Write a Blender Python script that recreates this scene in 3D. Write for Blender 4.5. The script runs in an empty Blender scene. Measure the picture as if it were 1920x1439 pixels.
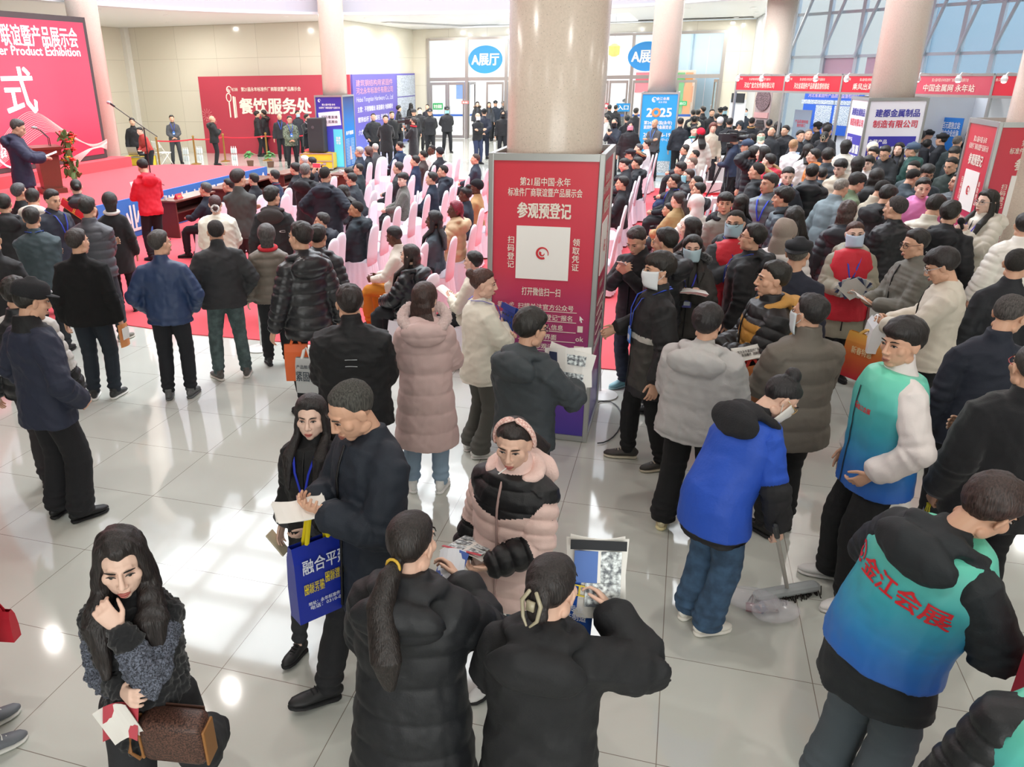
import bpy, bmesh, math, random
import numpy as np
from mathutils import Vector, Matrix
from mathutils.bvhtree import BVHTree
S = bpy.context.scene
COL = S.collection
random.seed(7)
# ---------------------------------------------------------------- camera, sky, light, exposure
HC, AZ, PIT, ROLL, FPX, CX, CY = 3.1, .3026, .3906, -.0152, 1470., 813., 740.5
cd = bpy.data.cameras.new('camera'); cam = bpy.data.objects.new('camera', cd); COL.objects.link(cam)
cd.sensor_fit = 'HORIZONTAL'; cd.sensor_width = 36; cd.lens = FPX/1920*36
cd.shift_x = (960-CX)/1920; cd.shift_y = (CY-719.5)/1920
cd.clip_end = 300; cd.clip_start = .05
cam.matrix_world = Matrix.Translation((0, 0, HC)) @ Matrix.Rotation(AZ, 4, 'Z') @ Matrix.Rotation(math.pi/2-PIT, 4, 'X') @ Matrix.Rotation(ROLL, 4, 'Z')
S.camera = cam
S.view_settings.view_transform = 'Standard'; S.view_settings.look = 'None'
S.view_settings.gamma = 1; S.view_settings.use_curve_mapping = False
S.view_settings.exposure = .52
S.cycles.max_bounces = 7; S.cycles.diffuse_bounces = 4; S.cycles.glossy_bounces = 3; S.cycles.transmission_bounces = 4
S.cycles.transparent_max_bounces = 6; S.cycles.caustics_reflective = False; S.cycles.caustics_refractive = False
S.cycles.sample_clamp_indirect = 6
w = bpy.data.worlds.new('overcast_sky'); S.world = w; w.use_nodes = True
w.node_tree.nodes['Background'].inputs[0].default_value = (.80, .90, 1, 1)
w.node_tree.nodes['Background'].inputs[1].default_value = 1.5

def area(name, loc, size, watts, col=(1, 1, 1), rot=(0, 0, 0), shape='DISK', size_y=None):
    l = bpy.data.lights.new(name, 'AREA'); l.shape = shape; l.size = size; l.energy = watts; l.color = col
    if size_y: l.size_y = size_y
    o = bpy.data.objects.new(name, l); COL.objects.link(o); o.location = loc; o.rotation_euler = rot
    return o
area('skylight_daylight', (-5.5, 18, 11.6), 19.0, 3300, (.96, .99, 1))          # glazed roof of the round atrium
area('front_fill', (3.5, -7.4, 2.6), 10, 470, (.98, 1, .99), (math.radians(90), 0, 0), 'RECTANGLE', 4.4)  # added fill light behind the viewer, before the solid near wall
area('exhibition_hall_daylight', (-6, 49, 7.4), 22, 2300, (1, 1, 1), shape='RECTANGLE', size_y=14)

# ---------------------------------------------------------------- helpers
def ray(x, y):
    cr, sr, cp, sp, ca, sa = math.cos(ROLL), math.sin(ROLL), math.cos(PIT), math.sin(PIT), math.cos(AZ), math.sin(AZ)
    R = np.array([1, 0, 0.]); U = np.array([0, sp, cp]); F = np.array([0, cp, -sp])
    r, u = cr*R+sr*U, -sr*R+cr*U
    d = r*(x-CX)/FPX-u*(y-CY)/FPX+F
    return np.array([d[0]*ca-d[1]*sa, d[0]*sa+d[1]*ca, d[2]])
def at(x, y, z=0.):                     # the point at height z seen at a place of the photograph
    d = ray(x, y); return np.array([0, 0, HC])+d*(z-HC)/d[2]
def atD(x, y, D):                       # the point at ground distance D
    d = ray(x, y); return np.array([0, 0, HC])+d*D/math.hypot(d[0], d[1])
def onpl(x, y, p0, n):                  # the point on a plane
    d = ray(x, y); o = np.array([0, 0, HC]); p0 = np.array(p0); n = np.array(n, float)
    return o+d*(np.dot(p0-o, n)/np.dot(d, n))
def lin(h):
    c = [int(h[i:i+2], 16)/255 for i in (0, 2, 4)]
    return tuple([x/12.92 if x < .04045 else ((x+.055)/1.055)**2.4 for x in c]+[1])
MATS = {}
def mat(h, rough=.8, metal=0., emit=0., bump=0., bscale=60., spec=.5, alpha=1., trans=0., sheen=0., coat=0., kind=None):
    key = (h, rough, metal, emit, bump, bscale, spec, alpha, trans, sheen, coat, kind)
    if key in MATS: return MATS[key]
    m = bpy.data.materials.new('m_'+h); m.use_nodes = True; nt = m.node_tree; b = nt.nodes['Principled BSDF']
    b.inputs['Base Color'].default_value = lin(h); b.inputs['Roughness'].default_value = rough
    b.inputs['Metallic'].default_value = metal; b.inputs['Specular IOR Level'].default_value = spec
    b.inputs['Alpha'].default_value = alpha; b.inputs['Transmission Weight'].default_value = trans
    b.inputs['Sheen Weight'].default_value = sheen; b.inputs['Coat Weight'].default_value = coat
    if emit: b.inputs['Emission Color'].default_value = lin(h); b.inputs['Emission Strength'].default_value = emit
    L = nt.links.new
    if kind == 'hair':
        tc = nt.nodes.new('ShaderNodeTexCoord'); mp = nt.nodes.new('ShaderNodeMapping'); mp.inputs['Scale'].default_value = (1, 1, .12)
        n = nt.nodes.new('ShaderNodeTexNoise'); n.inputs['Scale'].default_value = 190; n.inputs['Detail'].default_value = 2
        cr = nt.nodes.new('ShaderNodeValToRGB'); c = lin(h)
        cr.color_ramp.elements[0].color = tuple(x*.5 for x in c[:3])+(1,); cr.color_ramp.elements[1].color = tuple(min(1, x*2.6+.006) for x in c[:3])+(1,)
        cr.color_ramp.elements[0].position = .3; cr.color_ramp.elements[1].position = .72
        L(tc.outputs['Object'], mp.inputs[0]); L(mp.outputs[0], n.inputs['Vector']); L(n.outputs['Fac'], cr.inputs[0]); L(cr.outputs[0], b.inputs['Base Color'])
        bp = nt.nodes.new('ShaderNodeBump'); bp.inputs['Strength'].default_value = .6; bp.inputs['Distance'].default_value = .006
        L(n.outputs['Fac'], bp.inputs['Height']); L(bp.outputs[0], b.inputs['Normal'])
    elif kind in ('camo', 'plaid', 'tweed', 'check', 'speck', 'denim'):
        tc = nt.nodes.new('ShaderNodeTexCoord'); cr = nt.nodes.new('ShaderNodeValToRGB'); c = lin(h)
        if kind == 'plaid' or kind == 'check':
            n = nt.nodes.new('ShaderNodeTexChecker'); n.inputs['Scale'].default_value = 22 if kind == 'plaid' else 75
            n.inputs['Color1'].default_value = c; n.inputs['Color2'].default_value = lin('8a8684' if kind == 'plaid' else 'd9a79c')
            L(tc.outputs['Object'], n.inputs['Vector']); L(n.outputs['Color'], b.inputs['Base Color'])
        else:
            n = nt.nodes.new('ShaderNodeTexNoise'); n.inputs['Scale'].default_value = {'camo': 22, 'tweed': 160, 'speck': 55, 'denim': 14}[kind]
            n.inputs['Detail'].default_value = 3
            L(tc.outputs['Object'], n.inputs['Vector']); L(n.outputs['Fac'], cr.inputs[0]); L(cr.outputs[0], b.inputs['Base Color'])
            e = cr.color_ramp.elements
            if kind == 'camo':
                cr.color_ramp.interpolation = 'CONSTANT'; e[0].color = lin('2a3128'); e[1].position = .42; e[1].color = lin('5d6b55')
                x = e.new(.53); x.color = lin('8b9682'); x = e.new(.6); x.color = lin('3f4a3a')
            else:
                k = {'tweed': (.35, 2.2), 'speck': (.5, 3.5), 'denim': (.75, 1.3)}[kind]
                e[0].position = .38; e[1].position = .64
                e[0].color = tuple(x*k[0] for x in c[:3])+(1,); e[1].color = tuple(min(1, x*k[1]) for x in c[:3])+(1,)
    elif bump:
        n = nt.nodes.new('ShaderNodeTexNoise'); n.inputs['Scale'].default_value = bscale; n.inputs['Detail'].default_value = 3
        tc = nt.nodes.new('ShaderNodeTexCoord'); L(tc.outputs['Object'], n.inputs['Vector'])
        bp = nt.nodes.new('ShaderNodeBump'); bp.inputs['Strength'].default_value = bump; bp.inputs['Distance'].default_value = .01
        L(n.outputs['Fac'], bp.inputs['Height']); L(bp.outputs[0], b.inputs['Normal'])
    MATS[key] = m
    return m
def ramp_mat(stops, rough=.6, axis=2, emit=0., noise=False):      # a printed / dyed colour gradient along the object's own axis
    m = bpy.data.materials.new('gradient'); m.use_nodes = True; nt = m.node_tree; b = nt.nodes['Principled BSDF']; L = nt.links.new
    tc = nt.nodes.new('ShaderNodeTexCoord'); sp = nt.nodes.new('ShaderNodeSeparateXYZ'); cr = nt.nodes.new('ShaderNodeValToRGB')
    L(tc.outputs['Generated'], sp.inputs[0]); L(sp.outputs[axis], cr.inputs[0]); L(cr.outputs[0], b.inputs['Base Color'])
    b.inputs['Roughness'].default_value = rough
    e = cr.color_ramp.elements
    while len(e) < len(stops): e.new(.5)
    for k, (p, h) in enumerate(stops): e[k].position = p; e[k].color = lin(h)
    if emit: L(cr.outputs[0], b.inputs['Emission Color']); b.inputs['Emission Strength'].default_value = emit
    return m

class MB:                               # collects shapes, then links them as ONE mesh object
    def __init__(s): s.v = []; s.f = []; s.m = []; s.n = 0
    def add(s, V, F, mi=0):
        s.v.append(np.asarray(V, float).reshape(-1, 3)); s.f += [[i+s.n for i in f] for f in F]; s.m += [mi]*len(F); s.n += len(s.v[-1]); return s
    def box(s, c, d, R=None, mi=0, taper=1.):
        P = np.array([(x, y, z) for z in (-.5, .5) for x, y in ((-.5, -.5), (.5, -.5), (.5, .5), (-.5, .5))])*np.array(d)
        P[4:, :2] *= taper
        if R is not None: P = P@np.array(R).T
        return s.add(P+np.array(c), [(3, 2, 1, 0), (4, 5, 6, 7), (0, 1, 5, 4), (1, 2, 6, 5), (2, 3, 7, 6), (3, 0, 4, 7)], mi)
    def b2(s, lo, hi, mi=0):
        lo = np.array(lo, float); hi = np.array(hi, float); return s.box((lo+hi)/2, np.abs(hi-lo), mi=mi)
    def tube(s, pts, rad, ref=(0, 1, 0), n=14, mi=0, cap=True, closed=False):
        pts = np.asarray(pts, float); N = len(pts)
        rad = np.asarray([(r, r) if np.isscalar(r) else r for r in (rad if hasattr(rad, '__len__') else [rad]*N)], float)
        T = np.gradient(pts, axis=0) if not closed else np.roll(pts, -1, 0)-np.roll(pts, 1, 0)
        T /= np.linalg.norm(T, axis=1)[:, None]+1e-12
        ref = np.asarray(ref, float); ref = ref if ref.ndim == 2 else np.tile(ref, (N, 1))
        Bx = ref-T*(T*ref).sum(1)[:, None]; ln = np.linalg.norm(Bx, axis=1)
        bad = ln < 1e-3
        if bad.any():
            r2 = np.tile((1., .1, .3), (N, 1)); alt = r2-T*(T*r2).sum(1)[:, None]; Bx[bad] = alt[bad]; ln = np.linalg.norm(Bx, axis=1)
        Bx /= ln[:, None]; A = np.cross(Bx, T)
        if cap and not closed:           # rounded ends
            p0, p1 = pts[0], pts[-1]; r0, r1 = rad[0], rad[-1]; k0, k1 = min(r0)*.45, min(r1)*.45
            pts = np.vstack([p0-T[0]*k0, pts, p1+T[-1]*k1]); rad = np.vstack([r0*.6, rad, r1*.6])
            A = np.vstack([A[0], A, A[-1]]); Bx = np.vstack([Bx[0], Bx, Bx[-1]]); N += 2
        t = np.linspace(0, 2*math.pi, n, endpoint=False)
        V = pts[:, None]+A[:, None]*(np.cos(t)[None, :, None]*rad[:, :1, None])+Bx[:, None]*(np.sin(t)[None, :, None]*rad[:, 1:, None])
        F = [(i*n+j, i*n+(j+1) % n, (i+1) % N*n+(j+1) % n, (i+1) % N*n+j) for i in range(N if closed else N-1) for j in range(n)]
        if not closed: F += [tuple(range(n))[::-1], tuple(range((N-1)*n, N*n))]
        return s.add(V.reshape(-1, 3), F, mi)
    def ell(s, c, r, R=None, nu=16, nv=10, mi=0):
        V = [(0, 0, -1)]
        for i in range(1, nv):
            a = -math.pi/2+math.pi*i/nv
            V += [(math.cos(a)*math.cos(2*math.pi*j/nu), math.cos(a)*math.sin(2*math.pi*j/nu), math.sin(a)) for j in range(nu)]
        V += [(0, 0, 1)]; V = np.array(V)*np.array(r); L = len(V)-1
        F = [(0, 1+(j+1) % nu, 1+j) for j in range(nu)]
        F += [(1+i*nu+j, 1+i*nu+(j+1) % nu, 1+(i+1)*nu+(j+1) % nu, 1+(i+1)*nu+j) for i in range(nv-2) for j in range(nu)]
        F += [(1+(nv-2)*nu+j, 1+(nv-2)*nu+(j+1) % nu, L) for j in range(nu)]
        if R is not None: V = V@np.array(R).T
        return s.add(V+np.array(c), F, mi)
    def lathe(s, c, prof, n=24, mi=0):
        V = [(r*math.cos(2*math.pi*j/n), r*math.sin(2*math.pi*j/n), z) for r, z in prof for j in range(n)]; N = len(prof)
        F = [(i*n+j, i*n+(j+1) % n, (i+1)*n+(j+1) % n, (i+1)*n+j) for i in range(N-1) for j in range(n)]+[tuple(range(n))[::-1], tuple(range((N-1)*n, N*n))]
        return s.add(np.array(V)+np.array(c), F, mi)
    def prism(s, poly, z0, z1, mi=0):   # a plan outline (counter-clockwise) between two heights
        n = len(poly); V = [(x, y, z0) for x, y in poly]+[(x, y, z1) for x, y in poly]
        return s.add(V, [tuple(range(n))[::-1], tuple(range(n, 2*n))]+[(i, (i+1) % n, (i+1) % n+n, i+n) for i in range(n)], mi)
    def mesh(s, name):
        me = bpy.data.meshes.new(name); me.from_pydata(np.vstack(s.v), [], s.f)
        if any(s.m): me.polygons.foreach_set('material_index', s.m)
        return me
    def build(s, name, mats, parent=None, smooth=False, M=None, bevel=0):
        me = s.mesh(name)
        for m in (mats if isinstance(mats, (list, tuple)) else [mats]): me.materials.append(m)
        if smooth: me.polygons.foreach_set('use_smooth', [True]*len(me.polygons))
        o = bpy.data.objects.new(name, me); COL.objects.link(o)
        if parent is not None: o.parent = parent
        if M is not None: o.matrix_local = M
        if bevel:
            b = o.modifiers.new('b', 'BEVEL'); b.width = bevel; b.segments = 2; b.limit_method = 'ANGLE'
        return o
def tag(o, label=None, cat=None, group=None, kind=None):
    for k, v in (('label', label), ('category', cat), ('group', group), ('kind', kind)):
        if v: o[k] = v
    return o
def empty(name, loc, label, cat, group=None, rz=0.):
    o = bpy.data.objects.new(name, None); COL.objects.link(o); o.location = loc; o.rotation_euler = (0, 0, rz); o.empty_display_size = .1
    return tag(o, label, cat, group)
def struct(o): o['kind'] = 'structure'; return o
def frame(o, x, y):                     # matrix: local x along x, local y along y, z out of the face
    x = Vector(x).normalized(); y = Vector(y); y = (y-x*y.dot(x)).normalized(); z = x.cross(y)
    return Matrix(((x[0], y[0], z[0], o[0]), (x[1], y[1], z[1], o[1]), (x[2], y[2], z[2], o[2]), (0, 0, 0, 1)))
TXT = {}
def text_mesh(body, res=2, align='CENTER', ital=0.):
    key = (body, res, align, ital)
    if key not in TXT:
        c = bpy.data.curves.new('lettering', 'FONT'); c.body = body; c.align_x = align; c.align_y = 'CENTER'
        c.resolution_u = res; c.space_line = 1.05; c.shear = ital
        o = bpy.data.objects.new('lettering', c); COL.objects.link(o)
        dg = bpy.context.evaluated_depsgraph_get(); me = bpy.data.meshes.new_from_object(o.evaluated_get(dg))
        bpy.data.objects.remove(o)
        V = np.empty(len(me.vertices)*3, 'f'); me.vertices.foreach_get('co', V); TXT[key] = (V.reshape(-1, 3).copy(), [tuple(p.vertices) for p in me.polygons]); bpy.data.meshes.remove(me)
    return TXT[key]
def text_data(body, h, bold=.012, wid=None, ital=0., res=2):
    V, F = text_mesh(body, res, 'CENTER', ital); V = V.copy(); nl = body.count('\n')+1
    V -= (V.max(0)+V.min(0))/2; n = len(V)
    if bold > 0:                        # heavier strokes: the same glyphs laid slightly apart
        b = max(bold, .012)*1.1; Vs = []; Fs = []
        for k, (dx, dy) in enumerate(((0, 0), (b, b*.6), (-b, -b*.6), (b, -b*.6), (-b, b*.6))): Vs.append(V+np.array([dx, dy, k*.0012])); Fs += [tuple(i+k*n for i in f) for f in F]
        V = np.vstack(Vs); F = Fs
    V = V*(h*nl*1.08/max(1e-6, np.ptp(V[:, 1])) if nl > 1 else h/.86)
    if wid: V[:, 0] *= wid/max(1e-6, np.ptp(V[:, 0]))
    return V, F
def text(body, M, h, m, parent=None, bold=.012, wid=None, lift=.004, ital=0., name='lettering', res=2):
    """Lettering of cap height h in the frame M; wid squeezes or stretches the line to that width."""
    V, F = text_data(body, h, bold, wid, ital, res); V = V.copy(); V[:, 2] += lift
    me = bpy.data.meshes.new(name); me.from_pydata(V, [], F); me.materials.append(m)
    o = bpy.data.objects.new(name, me); COL.objects.link(o)
    if parent is not None: o.parent = parent
    o.matrix_local = M
    return o
# ---------------------------------------------------------------- people
SKIN = {'m': 'd6a88d', 'f': 'e2b9a3', 't': 'b98a6a', 'd': '5f4032', 'p': 'e8c4b1'}
PEOPLE = {}
ADJ = {33: 1.015, 63: 0.95, 66: 1.025, 92: 1.03, 101: 0.995, 106: 1.01, 130: 1.005, 139: 0.99, 149: 1.025, 152: 1.015, 153: 0.995, 160: 0.99, 171: 0.99, 176: 1.02, 179: 1.025, 180: 1.01, 187: 0.995, 191: 1.02, 196: 0.995, 199: 0.985, 202: 1.02, 228: 1.03}   # stature, so that neighbours in the crowd do not touch
FIN = []                                # (object, voxel, smoothing, after): fused into one surface at the end
def rotx(a): c, s = math.cos(a), math.sin(a); return np.array([[1, 0, 0], [0, c, -s], [0, s, c]])
def roty(a): c, s = math.cos(a), math.sin(a); return np.array([[c, 0, s], [0, 1, 0], [-s, 0, c]])
def rotz(a): c, s = math.cos(a), math.sin(a); return np.array([[c, -s, 0], [s, c, 0], [0, 0, 1]])
def nrm(v): v = np.asarray(v, float); return v/(np.linalg.norm(v)+1e-12)
def sst(a, b, x): t = np.clip((x-a)/(b-a), 0, 1); return t*t*(3-2*t)
def wob(P, f, seed):                    # smooth wrinkly noise
    r = np.random.RandomState(seed); v = 0
    for _ in range(5):
        k, q = r.normal(size=3), r.normal(size=3)
        v = v+np.sin(P@k*f+r.uniform(0, 6)+1.6*np.sin(P@q*f*.6+r.uniform(0, 6)))
    return v/5
ARMS = {  # wrist targets (x outward, y forward, z) for a 1.72 m figure, elbow direction, finger curl, palm
 'down': ((.27, .03, .83), (.3, -1, 0), .5, 'in'), 'pocket': ((.225, .125, .93), (.75, -.7, 0), .8, 'in'),
 'hold': ((.07, .30, 1.08), (.7, -.5, -.6), .8, 'up'), 'read': ((.06, .28, 1.17), (.7, -.3, -.8), .85, 'up'), 'phone': ((.03, .27, 1.30), (.7, -.2, -.9), .9, 'face'),
 'photo': ((.09, .36, 1.53), (.8, .1, -.9), .8, 'front'), 'cross': ((-.10, .20, 1.17), (.8, -.2, -.5), .7, 'in'), 'clasp': ((.03, .20, .96), (.9, -.4, 0), .8, 'in'),
 'behind': ((.05, -.20, .95), (.9, -.2, 0), .8, 'in'), 'mouth': ((.02, .20, 1.44), (.6, .1, -1), .9, 'face'), 'lap': ((.09, .30, 1.02), (.7, -.6, -.2), .6, 'in'),
 'carry': ((.27, .06, .84), (.4, -1, 0), 1.1, 'in'), 'head': ((.10, .06, 1.63), (1, .3, -.3), .7, 'in'), 'table': ((.14, .36, 1.14), (.8, -.4, -.3), .5, 'down'),
 'fold': ((.02, .22, 1.22), (.8, -.2, -.6), .8, 'in'), 'hip': ((.22, .05, 1.0), (1, -.6, 0), .8, 'in'), 'side': ((.36, .22, 1.05), (.6, -.8, -.3), .8, 'in')}
#          hem   bulk  quilt  rough  wrinkle
TOPS = {'jkt': (.85, .020, 0, .75, .008), 'puf': (.84, .045, .105, .5, .004), 'lpuf': (.50, .045, .16, .6, .005), 'coat': (.60, .022, 0, .95, .006),
        'park': (.72, .040, 0, .72, .009), 'shirt': (.84, .012, 0, .9, .007), 'vneck': (.84, .02, 0, .9, .006), 'blaz': (.80, .015, 0, .92, .005), 'fur': (.76, .045, 0, .95, .012)}
def build_hand(B, wr, d, n, side, s, curl, fine):
    d = nrm(d); n = nrm(n-d*np.dot(n, d)); wv = np.cross(d, n)*side
    if not fine:
        B.tube([wr, wr+d*.05*s, wr+(d*.10+n*.01)*s, wr+(d*.135+n*.045*curl)*s], [(.028*s, .02*s), (.040*s, .019*s), (.038*s, .017*s), (.03*s, .014*s)], ref=n, n=10)
        B.tube([wr+(d*.03+wv*.03)*s, wr+(d*.085+wv*.045+n*.03)*s], [.013*s, .010*s], ref=n, n=8); return
    B.tube([wr-d*.02*s, wr+d*.02*s, wr+d*.06*s, wr+d*.092*s], [(.027*s, .021*s), (.034*s, .020*s), (.041*s, .0165*s), (.041*s, .013*s)], ref=n, n=12)
    for i, L in enumerate((.066, .076, .070, .054)):
        p = wr+(d*.088+wv*(.032-.0215*i))*s; q = [p-d*.012*s, p]; a = 0
        spread = (1.5-i)*.05
        for k, (f, bend) in enumerate(((.46, .55), (.30, .85), (.24, .5))):
            a += bend*curl*(1+.08*i); dd = nrm(d*math.cos(a)+n*math.sin(a)+wv*spread); q.append(q[-1]+dd*L*f*s*1.06)
        B.tube(q, [.0092*s, .0094*s, .0088*s, .0082*s, .0068*s], ref=wv, n=8)
    p = wr+(d*.022+wv*.030)*s; t1 = nrm(d*.62+wv*.62+n*.30); t2 = nrm(d*.85+wv*.2+n*.45*curl)
    B.tube([p-t1*.012*s, p, p+t1*.036*s, p+t1*.036*s+t2*.03*s, p+t1*.036*s+t2*.052*s], [.013*s, .0135*s, .0105*s, .0095*s, .0072*s], ref=n, n=8)

def head_prims(B, X, s, fem=False, thin=1.):
    s = s*1.0
    e = lambda c, r, R=None: B.ell(X(np.array(c)*s), np.array(r)*s*X.k, X.R@R if R is not None else X.R, 18, 12)
    e((0, -.014, .030), (.076, .097, .086)); e((0, .020, -.030), (.0675*thin, .071, .086)); e((0, .058-.004*fem, -.095), (.030-.006*fem, .025, .020)); e((0, .035, -.062), (.055*thin, .05, .045))
    for q in (-1, 1):
        e((q*.043, .052, -.018), (.027, .0245, .027)); e((q*.012, .098, -.031), (.010, .010, .008)); e((q*.058*thin, .0, -.068), (.012, .03, .022))
        e((q*.077, -.006, -.004), (.009, .020, .031), rotz(q*.35)@rotx(-.15)); e((q*.083, -.012, .006), (.008, .015, .020), rotz(q*.5))
    e((0, .074, .030), (.050, .017-.004*fem, .011)); B.tube([X(np.array(c)*s) for c in ((0, .088, .024), (0, .097, .002), (0, .110, -.026), (0, .098, -.036))], [.008*s*X.k, .009*s*X.k, .0125*s*X.k, .009*s*X.k], ref=X.R[:, 0], n=10)
    e((0, .089, -.060), (.022, .011, .0065)); e((0, .087, -.071), (.019, .010, .007))

class Xf:
    def __init__(s, R, t, k=1.): s.R = R; s.t = t; s.k = k
    def __call__(s, p): return s.R@np.asarray(p, float)*s.k+s.t

def hair_shell(B, X, s, front=.068, temple=.05, ear=-.012, nape=-.062, th=.016, top=.024, seed=0, rough=.004, scale=1.):
    """Scalp cap: the skull's own surface pushed outwards above the hairline and sunk below it."""
    nu, nv = 44, 26; V = []; c = np.array([0, -.008, .012])
    ph = np.linspace(0, 2*math.pi, nu, endpoint=False); el = np.linspace(-math.pi/2, math.pi/2, nv+1)
    D = np.array([(math.cos(a)*math.sin(p), math.cos(a)*math.cos(p), math.sin(a)) for a in el[1:-1] for p in ph]+[(0, 0, -1), (0, 0, 1)])
    r = np.zeros(len(D))
    for ec, er in (((0, -.014, .030), (.076, .097, .086)), ((0, .020, -.030), (.064, .071, .088))):
        o = (c-np.array(ec))/er; q = D/np.array(er); A = (q*q).sum(1); Bq = (q*o).sum(1); C = (o*o).sum()-1
        disc = Bq*Bq-A*C; r = np.maximum(r, np.where(disc > 0, (-Bq+np.sqrt(np.maximum(disc, 0)))/A, 0))
    P = c+D*r[:, None]; az = np.abs(np.arctan2(P[:, 0], P[:, 1]+.0))*180/math.pi
    line = np.interp(az, [0, 35, 62, 80, 95, 112, 140, 180], [front, front, temple, min(temple, ear+.02), ear, ear-.01, nape+.01, nape])
    line = line+.0025*np.sin(az*.16+seed)
    dz = P[:, 2]-line; k = sst(-.006, .008, dz); up = sst(0, .10, P[:, 2]); fr = (az < 60)*1.; k2 = sst(-.004, np.where(fr > 0, .022, .060), dz)
    t = -.012+k*(.0145+k2*(th-.002+(top-th)*up)+k2*(rough*wob(P*np.array([1, 1, .6]), 95, seed)+rough*.8*wob(P*np.array([1, 1, .5]), 230, seed+1)))
    P = c+(P-c)*scale+D*t[:, None]; n = nv-1
    F = [(i*nu+j, i*nu+(j+1) % nu, (i+1)*nu+(j+1) % nu, (i+1)*nu+j) for i in range(n-1) for j in range(nu)]
    F += [(n*nu, (j+1) % nu, j) for j in range(nu)]+[(n*nu+1, (n-1)*nu+j, (n-1)*nu+(j+1) % nu) for j in range(nu)]
    F = [f[::-1] for f in F]
    B.add(np.array([X(p*s) for p in P]), F)

EYE = {}
def face_parts(body, X, s, hc, brow, fem, mouth=True, eyes=True, lidded=0.):
    """Eyes, eyebrows and lips: shared small meshes set into the face."""
    if 'eye' not in EYE:
        b = MB(); b.ell((0, 0, 0), (.0150, .0065, .0044), nu=14, nv=8); b.ell((0, .0036, .0), (.0068, .0050, .0052), mi=1, nu=12, nv=8)
        b.tube([(-.017, .003, -.001), (-.009, .0066, .0058), (0, .0076, .0075), (.009, .0066, .0056), (.018, .003, .0005)], [.0012, .0020, .0023, .0022, .0013], n=6, mi=1)
        EYE['eye'] = b.mesh('eye')
        b = MB(); b.tube([(-.020, .0, -.001), (-.010, .0045, .004), (.004, .005, .0055), (.021, -.003, .001)], [(.0022, .002), (.0036, .0024), (.0034, .0024), (.0014, .0015)], ref=(0, 1, 0), n=8); EYE['brow'] = b.mesh('eyebrow')
        b = MB(); b.tube([(-.023, -.004, .0), (-.012, .004, .0035), (0, .007, .0025), (.012, .004, .0035), (.023, -.004, 0)], [.0015, .0042, .0044, .0042, .0015], n=8)
        b.tube([(-.019, -.003, -.004), (-.009, .004, -.0075), (0, .0062, -.0085), (.009, .004, -.0075), (.019, -.003, -.004)], [.0015, .0045, .0052, .0045, .0015], n=8); EYE['mouth'] = b.mesh('mouth')
    def put(key, name, p, mats, R=np.eye(3)):
        me = EYE[key]; kk = (key,)+tuple(m.name for m in mats)
        if kk not in EYE:
            me = me.copy()
            for m in mats: me.materials.append(m)
            me.polygons.foreach_set('use_smooth', [True]*len(me.polygons)); EYE[kk] = me
        o = bpy.data.objects.new(name, EYE[kk]); COL.objects.link(o); o.parent = body
        M = np.eye(4); M[:3, :3] = X.R@R*s*X.k; M[:3, 3] = X(np.array(p)*s); o.matrix_local = Matrix(M.tolist())
    for q in (-1, 1):
        if eyes: put('eye', 'eye', (q*.031, .0825, .010), (mat('c4b8b0', .4), mat('17110e', .3)), rotz(-q*.28)@np.diag([q, 1, 1]))
        put('brow', 'eyebrow', (q*.033, .088, .031), (mat(brow, .9),), rotz(-q*.30)@np.diag([q, 1, 1]))
    if mouth: put('mouth', 'mouth', (0, .0945, -.065), (mat('b0625a' if fem else '9a5f52', .5),))

HAIRS = {  # front, temple, ear, nape, side thickness, top thickness
 'short': (.074, .054, -.002, -.052, .009, .022), 'crew': (.080, .062, .008, -.044, .004, .011), 'mop': (.044, .034, -.016, -.062, .017, .031),
 'side': (.064, .048, -.006, -.056, .011, .028), 'thin': (.098, .062, .0, -.055, .007, .010), 'bob': (.050, .020, -.085, -.100, .026, .028), 'long': (.072, .030, -.075, -.100, .016, .022),
 'tied': (.070, .052, .012, -.055, .008, .014), 'fringe': (.030, .018, -.075, -.10, .018, .024)}

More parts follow.
